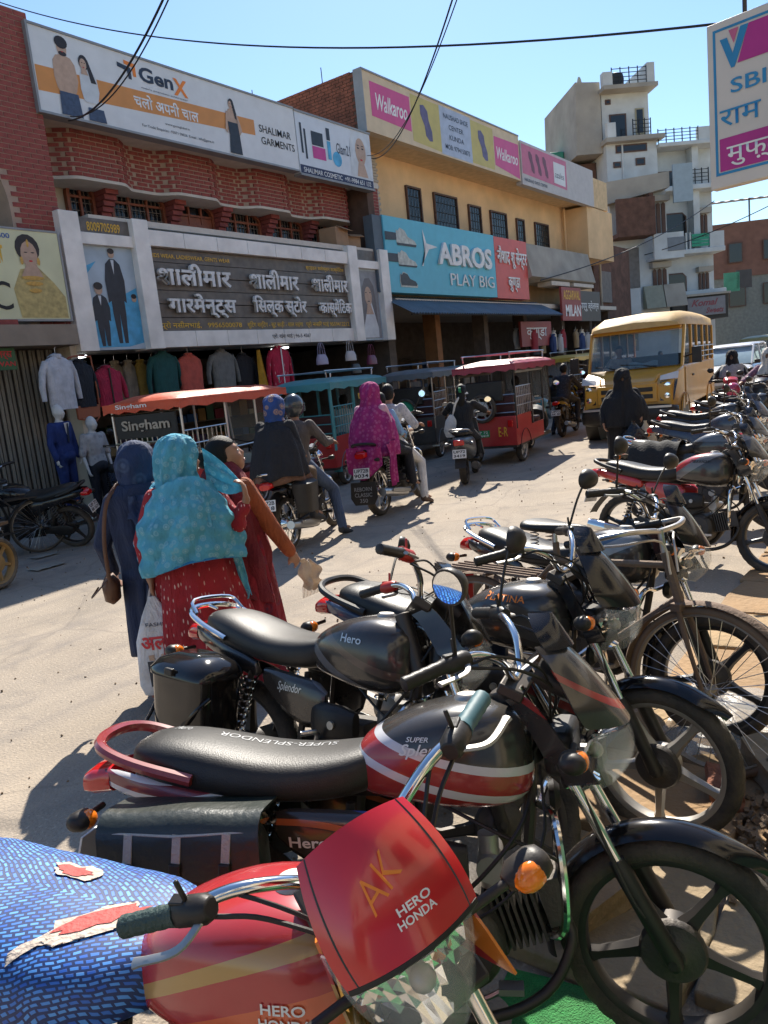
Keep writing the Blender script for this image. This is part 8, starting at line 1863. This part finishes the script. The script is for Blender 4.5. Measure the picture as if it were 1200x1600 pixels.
def helmet(t, Ph, Rm, m):
    b = MB(); b.ell(Ph(-.005, 0, .02), (.135, .118, .135), 24, 16, R=Rm); h = b.build('helmet', m, t)
    b = MB(); b.sheet(lambda u, v: Ph(.0 + .145 * math.cos((u - .5) * 2.3), .128 * math.sin((u - .5) * 2.3), .05 - .10 * v), 14, 6, th=.003); b.build('visor', mat('helmet_visor', (.35, .4, .42), .05, alpha=.5), h)
helmet(t, Ph, Rm, mat('grey_helmet', (.035, .045, .055), .2, coat=.4))
J = ride(-.40, .06, hands='lap', h=.95)
dshawl = fabric('dark_shawl', (.012, .013, .018), bump=.4); brown_e = fabric('brown_shawl_edge', (.17, .09, .06), bump=.5)
t, (Ph, Rm) = rider('pillion passenger in a black shawl and blue patterned headscarf', P1, H1, J, top=dshawl, bottom=fabric('brown_trousers', (.12, .08, .05)), shoes=shoe_m, face=False, voxel=.014)
hc = Vector(J['head']); hs_ = fabric('blue_print_scarf', (.02, .06, .22), 'flower', (.4, .25, .15), 12)
solid(hood(hc, 0, [(.14, .01, .01, 0, 0), (.132, .05, .046, 0, 0), (.11, .085, .078, 0, .2), (.075, .113, .1, 0, .5), (.02, .122, .104, -.004, .7), (-.06, .118, .1, -.01, .6), (-.11, .1, .09, -.01, .2), (-.14, .1, .1, -.01, 0)], k=5, amp=.008, seed=3).build('headscarf', hs_, t, ang=70))
pc = Vector(J['pel'])
solid(cloth([(1.36, pc.x + .06, 0, .07, .08, .1), (1.28, pc.x + .05, 0, .13, .20, .3), (1.1, pc.x + .04, 0, .19, .26, .6), (.9, pc.x + .04, 0, .24, .30, 1), (.80, pc.x + .05, 0, .26, .31, 1.2)], k=7, amp=.012, seed=12, hem=.02).build('shawl', dshawl, t, ang=70))
solid(cloth([(.85, pc.x + .07, 0, .245, .295, 1), (.74, pc.x + .09, 0, .27, .31, 1.4)], k=7, amp=.012, seed=12, hem=.02).build('shawl_border', brown_e, t, ang=70))
# --- cruiser with pink veiled woman, child and man
P2 = (8.3, 5.80); H2 = 11
cr = motorcycle('black classic cruiser motorcycle with chrome wheels carrying three people', P2, H2, group='motorcycles in the traffic', steer=6, lean=-2, hi=False, wheel_style='spoke', rim_m=chrome, visor='round', mirrors='LR', scale=1.06, plate=("UP72B", "9034"), guard=True, round_mirror=True, fork_low=chrome)
b = MB(); b.prism([(-.17, .08), (-.12, 0), (.12, 0), (.17, .08), (.16, .26), (-.16, .26)], (-1.02, 0, .20), (0, 1, 0), (.12, 0, 1), .012); mf = b.build('mud_flap', black_p, cr, ang=0)
for i, s in enumerate(("REBORN", "CLASSIC", "350")): lettering(s, mat('flap_grey', (.3, .3, .3), .6), mf, (-.11 if i < 2 else -.05, .11 if i < 2 else .05, .16 - i * .065, .205 - i * .065), lambda x, z, e: Vector((-1.035 + z * .12, -x, .20 + z)), off=.01)
J = ride(.10, .02, h=1.0, feet='peg'); J.update(anR=(.02, -.33, .12), toR=(.16, -.36, .08), knR=(.14, -.27, .56))
rider('man in pale checked shirt and white trousers riding the cruiser', P2, H2, J, top=fabric('check_shirt', (.50, .50, .52), 'flower', (.25, .28, .34), 26), bottom=fabric('white_trousers', (.62, .61, .60)), shoes=mat('brown_sandal', (.08, .045, .03), .6), sleeve=.5, hair='short', voxel=.013, face=True)
J = ride(-.16, .05, hands='lap', h=.82)
rider('child in a light blue shirt seated between the adults on the cruiser', P2, H2, J, top=fabric('light_blue_shirt', (.22, .40, .60)), bottom=fabric('black_trousers', (.012, .012, .014)), shoes=None, hair='short', hs=.84, k=.85, voxel=.013, face=True)
J = ride(-.44, .07, hands='lap', h=.95); J.update(knR=(-.2, -.24, .74), anR=(-.2, -.28, .36), toR=(-.05, -.30, .30))
pink = fabric('pink_veil', (.42, .03, .20), 'flower', (.60, .16, .36), 20, bump=.4, trans=.25)
t, (Ph, Rm) = rider('woman wholly wrapped in a bright pink flowered veil on the cruiser', P2, H2, J, top=fabric('pale_pink_shirt', (.6, .35, .42)), bottom=fabric('dark_trousers', (.012, .013, .02)), face=False, voxel=.014)
hc = Vector(J['head']); pc = Vector(J['pel'])
solid(hood(hc, 0, [(.15, .01, .01, 0, 0), (.142, .05, .046, 0, 0), (.12, .09, .08, 0, .2), (.085, .12, .105, 0, .5), (.02, .128, .11, -.004, .7), (-.07, .125, .11, -.01, .6), (-.14, .135, .14, -.01, .4), (-.2, .17, .2, -.01, .3), (-.35, .21, .27, -.02, .3), (-.55, .24, .31, -.04, .4), (-.75, .26, .32, -.05, .5)], k=8, amp=.012, seed=15).build('veil', pink, t, ang=70))
b = MB(); b.sheet(lambda u, v: (pc.x - .10 + .30 * (u - .5) * (1 - .6 * v) + .02 * math.sin(v * 7), -.31 - .02 * math.sin(u * 11 + v * 4), .92 - .52 * v + .04 * u), 20, 20, th=.005); b.build('veil_end', pink, t, ang=70)
b = MB(); b.sheet(lambda u, v: (pc.x - .26 - .02 * math.sin(u * 9 + v * 3), .22 - .46 * u, .90 - (.30 + .1 * math.sin(u * 4)) * v), 20, 16, th=.005); b.build('veil_back', pink, t, ang=70)

# ------------------------------------------------------------------ scooters
def scooter(label, loc, head, m, group='scooters', plate=None, steer=0):
    t = thing('scooter', label, 'scooter', (loc[0], loc[1], 0), R_(head), group, R_(0))
    P = Vector((.42, 0, .8)); S = Matrix.Translation(P) @ Matrix.Rotation(R_(steer), 4, Vector((-.4, 0, .92)).normalized()) @ Matrix.Translation(-P)
    wheel(t, 'wheel', (-.58, 0, .22), .22, .1, 'alloy', darkmetal, None, rubber, .06, 0, False, 5); wheel(t, 'wheel', (.62, 0, .22), .22, .1, 'alloy', darkmetal, S, rubber, .06, 0, False, 5)
    b = MB(); rings = []
    for x, hw, zb, zt in ((-.02, .11, .34, .66), (-.15, .16, .33, .70), (-.4, .19, .34, .73), (-.65, .17, .42, .74), (-.85, .11, .54, .74), (-.93, .07, .60, .70)): rings.append(superring((x, 0, (zb + zt) / 2), hw, (zt - zb) / 2, 20, 3))
    b.loft(rings); b.build('rear_body', m, t, ang=60, sub=1)
    b = MB(); rings = []
    for x, hw, z in ((.0, .07, .72), (-.06, .12, .735), (-.3, .15, .74), (-.55, .15, .77), (-.75, .13, .79), (-.82, .07, .78)): rings.append(superring((x, 0, z), hw, .04, 18, 3.2))
    b.loft(rings); b.build('seat', seat_m, t, ang=60, sub=1)
    b = MB(); b.bx(-.1, .42, -.17, .17, .28, .34); b.build('floorboard', black_p, t, bev=.02)
    b = MB(); b.sheet(lambda u, v: (.42 + .13 * (1 - v) * (1 - v) - .05 * v + .05 * (1 - abs(2 * u - 1) ** 2), (.2 - .07 * v) * (2 * u - 1), .32 + .6 * v), 16, 14, th=.02); b.build('front_apron', m, t, ang=60)
    b = MB(S); b.sheet(lambda u, v: (.62 + .27 * math.cos(R_(0) + R_(170) * u), .08 * (2 * v - 1), .22 + (.27 - .03 * (2 * v - 1) ** 2) * math.sin(R_(0) + R_(170) * u)), 16, 6, th=-.005); b.build('front_mudguard', m, t, ang=60)
    b = MB(S); b.tube(smoothpts([(.22, -.34, .98), (.32, -.2, 1.0), (.38, 0, .98), (.32, .2, 1.0), (.22, .34, .98)], 4), .012, 8); hb = b.build('handlebar', darkmetal, t)
    b = MB(S); b.loft([superring((.26, 0, .98), .1, .06, 16, 3), superring((.36, 0, .99), .13, .075, 16, 3), superring((.46, 0, .96), .1, .06, 16, 3)]); b.build('headlamp_cowl', m, hb, ang=60)
    for s in (-1, 1):
        b = MB(S); b.cyl((.2, .35 * s, .978), (.28, .25 * s, .99), .018, n=8); b.build('grip', black_p, hb); mirror(hb, (.3, .22 * s, 1.01), (.3, .34 * s, 1.18), (-1, .1 * s, 0), S, False, black_p)
        indicator(t, (-.86, .1 * s, .64), (-.88, .15 * s, .64), None, m)
    b = MB(); b.box((-.94, 0, .66), (.04, .16, .08)); b.build('tail_lamp', red_lens, t, bev=.015)
    b = MB(); b.tube(smoothpts([(-.6, -.14, .78), (-.85, -.13, .84), (-.95, 0, .85), (-.85, .13, .84), (-.6, .14, .78)], 4), .012, 8); b.build('grab_rail', steel, t)
    b = MB(); b.box((-.95, 0, .5), (.008, .2, .13), rot=(0, .3, 0)); pl = b.build('number_plate', plate_m, t)
    b = MB(); b.box((-.88, 0, .42), (.02, .16, .3), rot=(0, .5, 0)); b.build('mud_flap', black_p, t)
    b = MB(); b.tube([(-.2, -.17, .24), (-.5, -.19, .26), (-.85, -.2, .32)], [.03, .06, .055], 12); b.build('silencer', darkmetal, t)
    if plate:
        q = Euler((0, .3, 0)).to_matrix()
        for i, s in enumerate(plate): lettering(s, ink, pl, (-.085, .085, .01 - i * .06, .05 - i * .06), lambda x, z, e: Vector((-.95, 0, .5)) + q @ Vector((-.006, -x, z)), off=.02)
    return t
P3 = (10.5, 5.98); H3 = 22
scooter('grey scooter with a red tail lamp ridden behind the red rickshaw', P3, H3, mat('scooter_grey', (.10, .115, .13), .3, .4, dust=.2), plate=("UP72", "3419"), steer=6)
J = ride(-.02, -.10, h=.98, hx=.24, hz=.99); J.update(knL=(.16, .14, .62), knR=(.16, -.14, .62), anL=(.14, .14, .38), anR=(.14, -.14, .38), toL=(.28, .15, .35), toR=(.28, -.15, .35))
t, (Ph, Rm) = rider('woman in black with long hair riding the grey scooter', P3, H3, J, top=fabric('black_tunic', (.010, .010, .012)), bottom=fabric('black_leggings', (.012, .012, .014)), hair='long', face=False, voxel=.014, shoes=shoe_m, sleeve=.7)
b = MB(); b.tube(coil(Ph(-.12, -.02, .03), Ph(-.12, .02, .03), .035, 2, .01), .01, 6); b.build('hair_band', mat('green_band', (.02, .25, .1), .6), t)
wb = thing('tote_bag', 'white cloth tote bag slung on the scooter rider\'s back', 'bag', (*P3, .70), R_(H3))
b = MB(); b.loft([superring((-.34, .18, 0), .1, .03, 18, 3, U=(.4, .9, 0), V=(1, -.4, 0)), superring((-.35, .18, .1), .13, .05, 18, 3, U=(.4, .9, 0), V=(1, -.4, 0)), superring((-.34, .17, .25), .10, .03, 18, 3, U=(.4, .9, 0), V=(1, -.4, 0)), superring((-.33, .15, .34), .05, .012, 18, 3, U=(.4, .9, 0), V=(1, -.4, 0))]); b.build('bag_body', fabric('tote_white', (.6, .58, .54)), wb, ang=60)
b = MB(); b.tube(smoothpts([(-.35, .14, .3), (-.37, .08, .5), (-.33, -.02, .62), (-.22, -.1, .64)], 5), .016, 6, sq=.3); b.build('strap', MATS['tote_white'], wb)
# --- man on a dark motorcycle beside the minibus
P4 = (16.75, 6.85); H4 = 8
motorcycle('dark motorcycle with red tail lamp beside the minibus', P4, H4, group='motorcycles in the traffic', hi=False, lean=-2, plate=("UP72", "AK 40"), scale=1.0, mirrors='LR')
J = ride(.0, 0, feet='peg'); J.update(anL=(-.05, .36, .1), toL=(.1, .4, .06), knL=(.05, .27, .5))
rider('man in a dark checked shirt on a motorcycle beside the minibus', P4, H4, J, top=fabric('dark_check', (.02, .022, .03), 'flower', (.06, .065, .08), 22), bottom=fabric('dark_jeans', (.02, .024, .04)), shoes=shoe_m, hair='short', face=False, sleeve=.5, voxel=.016)
# --- veiled women on scooters on the right
P5 = (15.6, 3.15); H5 = -172
scooter('red nosed scooter with a veiled woman beyond the parked bikes', P5, H5, mat('scooter_red', (.42, .03, .05), .3), steer=10)
J = ride(-.02, -.08, h=.98, hx=.24, hz=.99); J.update(knL=(.16, .14, .62), knR=(.16, -.14, .62), anL=(.14, .14, .38), anR=(.14, -.14, .38), toL=(.28, .15, .35), toR=(.28, -.15, .35))
t, (Ph, Rm) = rider('woman in black niqab with grey shoulder scarf on the red nosed scooter', P5, H5, J, top=black_c, bottom=black_c, hair=None, face=True, voxel=.016, shoes=shoe_m)
hc = Vector(J['head'])
solid(hood(hc, 0, [(.148, .01, .01, 0, 0), (.138, .055, .05, 0, 0), (.11, .09, .08, 0, 0), (.06, .124, .1, 0, 0), (.02, .124, .102, 0, .4), (-.004, .122, .1, 0, .4), (-.03, .124, .1, 0, 0), (-.14, .13, .12, 0, 0), (-.22, .15, .16, 0, 0), (-.32, .17, .2, 0, 0)], seed=4, face=R_(40)).build('veil', black_c, t, ang=70))
solid(cloth([(1.27, -.22, 0, .13, .17, .3), (1.15, -.20, 0, .18, .23, .6), (1.03, -.19, 0, .2, .25, 1)], k=6, amp=.012, seed=31).build('shoulder_scarf', fabric('grey_scarf', (.30, .29, .28)), t, ang=70))
P6 = (14.3, 2.35); H6 = 178
scooter('dark scooter ridden by a woman with a white face scarf', P6, H6, mat('scooter_black', (.02, .02, .024), .3), steer=-6)
J = ride(-.02, -.08, h=.98, hx=.24, hz=.99); J.update(knL=(.16, .14, .62), knR=(.16, -.14, .62), anL=(.14, .14, .38), anR=(.14, -.14, .38), toL=(.28, .15, .35), toR=(.28, -.15, .35))
plum = fabric('plum_cloth', (.16, .07, .12), 'flower', (.3, .18, .24), 18)
t, (Ph, Rm) = rider('woman with a white face scarf and plum dress on the dark scooter', P6, H6, J, top=plum, bottom=plum, hair=None, face=False, voxel=.016, shoes=shoe_m)
hc = Vector(J['head'])
solid(hood(hc, 0, [(.148, .01, .01, 0, 0), (.138, .055, .05, 0, 0), (.11, .09, .08, 0, 0), (.06, .124, .1, 0, 0), (.02, .124, .102, 0, .4), (-.004, .122, .1, 0, .4), (-.03, .124, .1, 0, 0), (-.14, .12, .11, 0, 0), (-.2, .14, .16, 0, 0), (-.3, .16, .2, 0, 0)], seed=4, face=R_(40)).build('face_scarf', fabric('white_scarf', (.6, .57, .52)), t, ang=70))
# --- drivers waiting in the rickshaws
for (x, y, a, lab, c) in ((10.75, 8.75, 16, 'driver in a white shirt sitting in the teal roofed rickshaw', (.5, .5, .5)), (14.0, 8.85, 16, 'driver in a brown shirt sitting in the black rickshaw', (.14, .08, .05)), (13.15, 6.5, 9, 'driver in a grey shirt sitting in the red rickshaw', (.2, .21, .22))):
    t = thing('person', lab, 'person', (x, y, -.12), R_(a), 'people in the background')
    J = {k_: (v[0] + .62, v[1], v[2]) if k_[:2] not in ('hd', 'hn') else v for k_, v in ride(0, 0).items()}; J['anL'], J['anR'], J['toL'], J['toR'] = (.75, .15, .55), (.75, -.15, .55), (.9, .15, .51), (.9, -.15, .51)
    figure(t, J, top=fabric('driver_shirt_' + lab[12:17].strip(), c), bottom=jeans, hair='short', face=False, voxel=.018)
# --- bus driver and passer-by in the shops
J = ride(.0, 0, h=1.0); 
t = thing('person', 'driver in a pale shirt behind the minibus windscreen', 'person', (17.25, 5.08, .25), R_(-174.5), 'people in the background')
J = {k_: (v[0] + 1.35, v[1] - .42, v[2]) if not k_.startswith('h') or k_ in ('head', 'hipL', 'hipR') else v for k_, v in J.items()}
figure(t, J, top=fabric('pale_shirt', (.45, .48, .5)), bottom=jeans, hair='short', face=False, voxel=.018)
for i, (x, y, lab, c) in enumerate(((18.0, 11.75, 'shopkeeper in a dull shirt standing in the doorway under the awning', (.16, .15, .13)), (20.6, 11.5, 'man in a beige shirt standing at the shoe shop counter', (.24, .2, .15)), (33.8, 9.6, 'pedestrian in an orange shirt far down the street', (.6, .14, .06)))):
    t = thing('person', lab, 'person', (x, y, .18 if y > 11 else 0), R_(-100), 'people in the background')
    figure(t, stand(1.6), top=fabric('shirt_%d' % i, c), bottom=fabric('trousers_%d' % i, (.04, .04, .05)), shoes=shoe_m, hair='short', face=False, voxel=.018)
# ------------------------------------------------------------------ shop front goods
def garment(name, label, loc, rz, m, w=.5, h=.7, sleeves=True, hood_=False, group='clothes hanging at the shop front', cat='garment', zipm=None):
    """hung shirt or jacket: flat body, collar and hanging sleeves"""
    t = thing(name, label, cat, loc, rz, group)
    b = MB(); rings = []
    for z, k, d in ((-h, .95, .07), (-h * .6, .93, .09), (-h * .25, 1, .09), (-.08, .98, .07), (-.02, .6, .05), (.02, .25, .045)):
        ring = superring((0, 0, z), w / 2 * k, d, 22, 3, U=(1, 0, 0), V=(0, 1, 0))
        rings.append([p + Vector((0, .012 * math.sin(p.x * 30 + z * 9), 0)) for p in ring])
    b.loft(rings); b.build('garment_body', m, t, ang=60)
    if sleeves:
        for s in (-1, 1):
            b = MB(); b.tube([(w * .40 * s, 0, -.07), (w * .56 * s, .01, -.22), (w * .64 * s, .015, -h * .55), (w * .66 * s, .0, -h * .82)], [.07, .068, .058, .045], 12, sq=.7); b.build('sleeve', m, t, ang=60)
    b = MB(); b.lathe([(.07, -.02), (.085, .03), (.075, .045), (.065, .0)], n=16); b.build('collar', m, t, ang=60)
    if zipm:
        b = MB(); b.bx(-.012, .012, -.1, -.088, -h * .95, 0); b.build('zip', zipm, t)
    b = MB(); b.tube(smoothpts([(-.16, 0, .0), (0, 0, .06), (.16, 0, .0)], 3), .006, 5); b.tube([(0, 0, .05), (0, 0, .13), (.02, 0, .15)], .004, 5); b.build('hanger', steel, t)
    return t
g = lambda n, c, **k: fabric(n, c, **k)
garment('jacket', 'white quilted jacket hanging above the blue suited mannequin', (6.76, 10.75, 2.5), .15, g('white_quilt', (.52, .52, .55)), .5, .78)
garment('jacket', 'red padded child jacket hanging at the garment shop front', (7.9, 11.2, 2.32), 0, g('red_padded', (.40, .02, .06)), .5, .62, zipm=black_p)
garment('sweatshirt', 'dark green sweatshirt hanging behind the orange roofed rickshaw', (9.1, 11.2, 2.52), 0, g('green_jersey', (.012, .075, .07)), .55, .85)
garment('sleeveless_top', 'coral sleeveless top hanging at the garment shop front', (9.68, 11.2, 2.46), 0, g('coral_knit', (.50, .09, .06)), .55, .85, sleeves=False)
garment('jacket', 'grey denim jacket hanging at the garment shop front', (10.5, 11.2, 2.5), 0, g('grey_denim', (.17, .165, .15)), .58, .72)
garment('shirt', 'black shirt hanging between grey jacket and yellow cloth', (11.15, 11.3, 2.42), 0, g('black_shirt', (.015, .015, .018)), .5, .75)
garment('kurta', 'bright red embroidered kurta hanging over the teal rickshaw', (11.98, 11.1, 2.52), 0, g('red_embroidered', (.48, .015, .05), pattern='dash', c2=(.6, .3, .3), scale=18), .52, .95, zipm=white_ink)
garment('shirt', 'dark jacket on the orange framed hanger board by the white jacket', (7.22, 10.9, 2.42), .1, g('dark_jacket', (.012, .014, .02)), .42, .7)
for i, (x, c, lab) in enumerate(((8.45, (.25, .2, .13), 'khaki trousers'), (8.72, (.35, .3, .24), 'cream trousers'), (8.98, (.4, .27, .06), 'mustard shirt'), (9.25, (.05, .05, .06), 'charcoal trousers'), (12.9, (.03, .035, .05), 'navy trousers'), (10.95, (.02, .02, .025), 'black coat'))):
    garment('garment', lab + ' hanging in the dim garment shop interior', (x, 11.7, 2.42), .0, g('rack_cloth_%d' % i, c), .26, .8, sleeves=False)
b = MB(); b.tube(smoothpts([(-.02, 0, 0), (-.06, 0, .8), (.02, 0, .95), (.34, 0, .95), (.4, 0, .85), (.38, 0, .0), (-.02, 0, 0)], 4), .014, 6); b.bx(-.03, .39, -.02, .02, .0, .2)
o = b.build('display_frame', mat('orange_frame', (.3, .08, .03), .5)); o.location = (7.05, 10.85, 1.55); o.rotation_euler = (0, 0, .1); tag(o, 'orange framed display panel behind the dark jacket', 'display frame')
b = MB(); b.sheet(lambda u, v: (11.4 + (.1 + .22 * v) * (u - .3), 11.1 + .03 * math.sin(u * 9), 2.5 - .9 * v), 12, 12, th=.005)
tag(b.build('hanging_cloth', g('yellow_dupatta', (.52, .27, .02)), ang=70), 'yellow dupatta hanging in a long triangle at the shop front', 'cloth')
for i, (x, z, c, lab) in enumerate(((12.95, 2.1, (.36, .30, .40), 'lilac handbag hanging under the marble sign'), (13.96, 2.14, (.5, .44, .42), 'pale handbag hanging under the marble sign'), (14.75, 2.02, (.16, .02, .06), 'maroon handbag hanging beside the shoe shop'), (14.1, 1.85, (.02, .02, .022), 'black handbag hanging below the pale handbag'))):
    t = thing('handbag', lab, 'handbag', (x, 10.75, z), 0, 'handbags on show')
    b = MB(); b.loft([superring((0, 0, 0), .17, .06, 18, 4, U=(1, 0, 0), V=(0, 1, 0)), superring((0, 0, .12), .16, .06, 18, 4, U=(1, 0, 0), V=(0, 1, 0)), superring((0, 0, .22), .12, .03, 18, 4, U=(1, 0, 0), V=(0, 1, 0))]); b.build('bag_body', mat('bag_%d' % i, c, .4), t, bev=.01)
    for y in (-.03, .03):
        b = MB(); b.tube(smoothpts([(-.09, y, .2), (-.06, y, .38), (0, y, .46), (.06, y, .38), (.09, y, .2)], 4), .007, 6); b.build('handle', MATS['bag_%d' % i], t)
# mannequins
mann = mat('mannequin_white', (.62, .60, .56), .35)
t = thing('mannequin', 'mannequin in a royal blue suit beside the shop entrance', 'mannequin', (6.47, 10.5, .2), R_(-75))
figure(t, stand(1.62), top=g('royal_blue_suit', (.012, .03, .14), bump=.15), bottom=g('blue_trousers', (.012, .03, .13)), face=False, voxel=.016, sk=mann)
b = MB(); b.prism([(-.05, 0), (.05, 0), (0, -.2)], (.135, 0, 1.33), (0, 1, 0), (.12, 0, 1), .01); sh_ = b.build('shirt_front', white_p, t)
b = MB(); b.prism([(-.012, 0), (.012, 0), (.018, -.25), (0, -.29), (-.018, -.25)], (.15, 0, 1.32), (0, 1, 0), (.1, 0, 1), .008); b.build('necktie', navy_ink, t)
t = thing('mannequin', 'white mannequin in a pale printed shirt by the orange roofed rickshaw', 'mannequin', (6.95, 10.45, .0), R_(-85))
figure(t, stand(1.6), top=g('pale_print_shirt', (.42, .40, .38), pattern='flower', c2=(.25, .24, .24), scale=14), bottom=g('dark_mann_trousers', (.02, .02, .025)), face=False, voxel=.016, sk=mann, sleeve=.5)
# goods hanging at the far small shops
rr = random.Random(23)
for i in range(16):
    x = 23.6 + i * .5; c = ((.4, .39, .38), (.3, .03, .04), (.05, .05, .055), (.27, .19, .10), (.02, .04, .12), (.55, .47, .36))[i % 6]
    garment('garment', 'small %s garment hanging in the crowded shop right of the shoe shop' % ('pale', 'dark red', 'charcoal', 'tan', 'navy', 'cream')[i % 6], (x, 11.0 + rr.uniform(-.15, .3), 2.6 + rr.uniform(-.1, .2)), rr.uniform(-.3, .3), mat('far_garment_%d' % i, c, .9), .38, .62, sleeves=(i % 2 == 0))
# shoe shop shelving with boxes
for i, x in enumerate((17.0, 19.0, 21.8)):
    b = MB()
    for z in (.7, 1.2, 1.7, 2.2): b.bx(x, x + 1.6, 14.3, 14.7, z, z + .03)
    t = thing('shoe_shelf', 'dim shelf of shoe boxes in the shoe shop, %s' % ('left of the ochre pillar', 'right of the ochre pillar', 'under the red sign')[i], 'shelf', (x + .8, 14.5, .18)); b.build('shelf_board', shelf_m, t, world=True)
    b = MB()
    for z in (.73, 1.23, 1.73):
        xx = x + .05
        while xx < x + 1.4: b.bx(xx, xx + .2, 14.32, 14.6, z, z + .12 * rr.randint(1, 3), k=rr.randrange(4)); xx += .23
    o = b.build('shoe_boxes', [mat('box_%d' % q, c, .8) for q, c in enumerate(((.3, .28, .25), (.25, .05, .05), (.06, .1, .2), (.3, .2, .1)))], t, world=True); o['kind'] = 'stuff'
# small lamps that are lit in the shops
for x, y, z in ((7.75, 11.7, 2.55), (12.7, 11.7, 2.55)):
    b = MB(); b.cyl((0, -.25, 0), (0, .25, 0), .02, n=8); o = b.build('tube_light', mat('tube_glow', (.9, .95, 1), .5, emis=3.0), ); o.location = (x, y, z); tag(o, 'small lit tube lamp under the garment shop ceiling ' + ('by the red jacket' if x < 10 else 'by the red kurta'), 'lamp')
# cardboard boxes on the balcony
card = mat('cardboard', (.33, .2, .11), .85, bump=.2)
for i, (x, z, s, lab) in enumerate(((14.6, 4.72, .42, 'large open cardboard box on the sign ledge'), (15.15, 4.72, .3, 'smaller cardboard box beside the large one on the ledge'))):
    b = MB(); b.box((0, 0, s / 2), (s * 1.5, s, s)); b.box((.1, -s * .55, s * 1.02), (s * 1.3, s * .45, .01), rot=(.5, 0, 0)); o = b.build('cardboard_box', card); o.location = (x, 11.35, z); o.rotation_euler = (0, 0, .2 - .5 * i); tag(o, lab, 'box')

# ------------------------------------------------------------------ bank sign at the right, hung from the building on this side
sg2 = thing('bank_sign', 'white SBI bank sign with pink and blue bands hung over the parked bikes', 'sign', (5.18, 1.12, 2.59), R_(-100))
FL = lambda x, z, e: Vector((x, -.045 - e, z))
b = MB(); b.bx(0, 1.3, -.04, .04, 0, .9); b.build('panel', mat('flex_white', (.60, .55, .50), .5, var=.05), sg2, bev=.006)
sblue = mat('sign_print_blue', (.02, .22, .45), .5); smag = mat('sign_print_magenta', (.42, .02, .22), .5)
fp = lambda m, polys, y: flat(sg2, m, polys, 0, world=False, F=lambda x, z, e: Vector((x, y, z)))
fp(sblue, [[(.035, .085), (.05, .085), (.05, .86), (.035, .86)], [(.05, .846), (1.25, .846), (1.25, .86), (.05, .86)], [(.035, .07), (1.25, .07), (1.25, .085), (.035, .085)]], -.0415)
fp(smag, [[(.06, .09), (1.25, .09), (1.25, .27), (.06, .27)], [(.17, .65), (1.25, .65), (1.25, .835), (.235, .835)]], -.0425)
fp(sblue, [[(.075, .80), (.115, .80), (.145, .71), (.19, .835), (.235, .835), (.155, .635), (.135, .635)]], -.0435)
fp(mat('sign_print_pink', (.55, .12, .24), .5), [[(.125, .835), (.18, .835), (.152, .76)]], -.044)
lettering("V", white_ink, sg2, (.38, .5, .68, .81), FL, off=.03)
lettering("SBI बैंक िमत्र", sblue, sg2, (.13, .95, .47, .60), FL, off=.012)
lettering("राम जानकी", sblue, sg2, (.065, .8, .33, .46), FL, off=.006)
lettering("मुफ़्त सेवा", white_ink, sg2, (.10, .7, .105, .25), FL, off=.006)
b = MB()
for x in (.2, 1.1): b.cyl((x, 0, .9), (x, 0, 1.15), .012, n=6)
b.cyl((-.05, 0, 1.15), (2.2, 0, 1.15), .022, n=8); b.cyl((2.0, 0, -2.59), (2.0, 0, 1.3), .04, n=8); b.build('support_pipe', darkmetal, sg2)
cn = thing('tin_canopy', 'brown tin canopy edge above the bank sign', 'canopy', (5.3, 1.05, 3.7), R_(-100))
b = MB(); b.sheet(lambda u, v: (.05 + 2.2 * u, .0 + .9 * v, .10 + .22 * u - .02 * math.sin(u * 40)), 40, 6, th=.02); b.build('tin_sheet', mat('brown_tin', (.12, .06, .03), .6, .2, dust=.2), cn)
b = MB(); b.cyl((2.1, .45, -3.7), (2.1, .45, .3), .04, n=8); b.build('post', darkmetal, cn)

# ------------------------------------------------------------------ overhead cables
cab = mat('cable_black', (.012, .012, .014), .6)
def cable(label, a, c, sag, r=.009, n=30, off=()):
    a, c = Vector(a), Vector(c); b = MB(); b.tube([a.lerp(c, i / n) - Vector((0, 0, sag * 4 * (i / n) * (1 - i / n))) for i in range(n + 1)], r, 6)
    tag(b.build('overhead_cable', cab), label, 'cable')
def ray_pt(u, v, d): return RW @ (Vector((u - 600, v - 800, FPX)) / FPX * d) + Vector((0, 0, CAM_H))
cable('long black cable sagging across the sky from brick house to bank sign', (6.9, 11.0, 7.52), ray_pt(1168, 32, 4.6), .35, .008)
cable('thick twisted cable running down to the long hoarding', ray_pt(268, -30, 6.5), (7.75, 10.9, 6.05), .25, .012)
cable('thin cable beside the twisted one over the long hoarding', ray_pt(276, -30, 6.6), (7.8, 10.9, 6.12), .30, .008)
cable('black cable dropping to the peach building wall', ray_pt(716, -30, 8), (17.1, 11.85, 7.2), .5, .011)
cable('second thin cable dropping to the peach building eave', ray_pt(724, -30, 8.1), (16.7, 11.85, 7.25), .6, .008)
cable('low cable slung past the concrete fascia to the white houses', (24.5, 10.7, 4.3), (44, 9.5, 8.8), .4, .02)
cable('thin wire from white house to far pole', (42.5, 14, 6.5), (38.5, 5.35, 7.5), .3, .02)
for i, (x, y, z0, z1) in enumerate(((15.9, 14.5, 8.7, 9.3), (15.9, 12.2, 8.7, 9.15))):
    b = MB(); b.cyl((x, y, z0), (x, y, z1), .012, n=6); tag(b.build('iron_rod', darkmetal), 'rusty iron rod sticking up from the brick gable, %s' % ('tall rear one' if i == 0 else 'short front one'), 'rod')
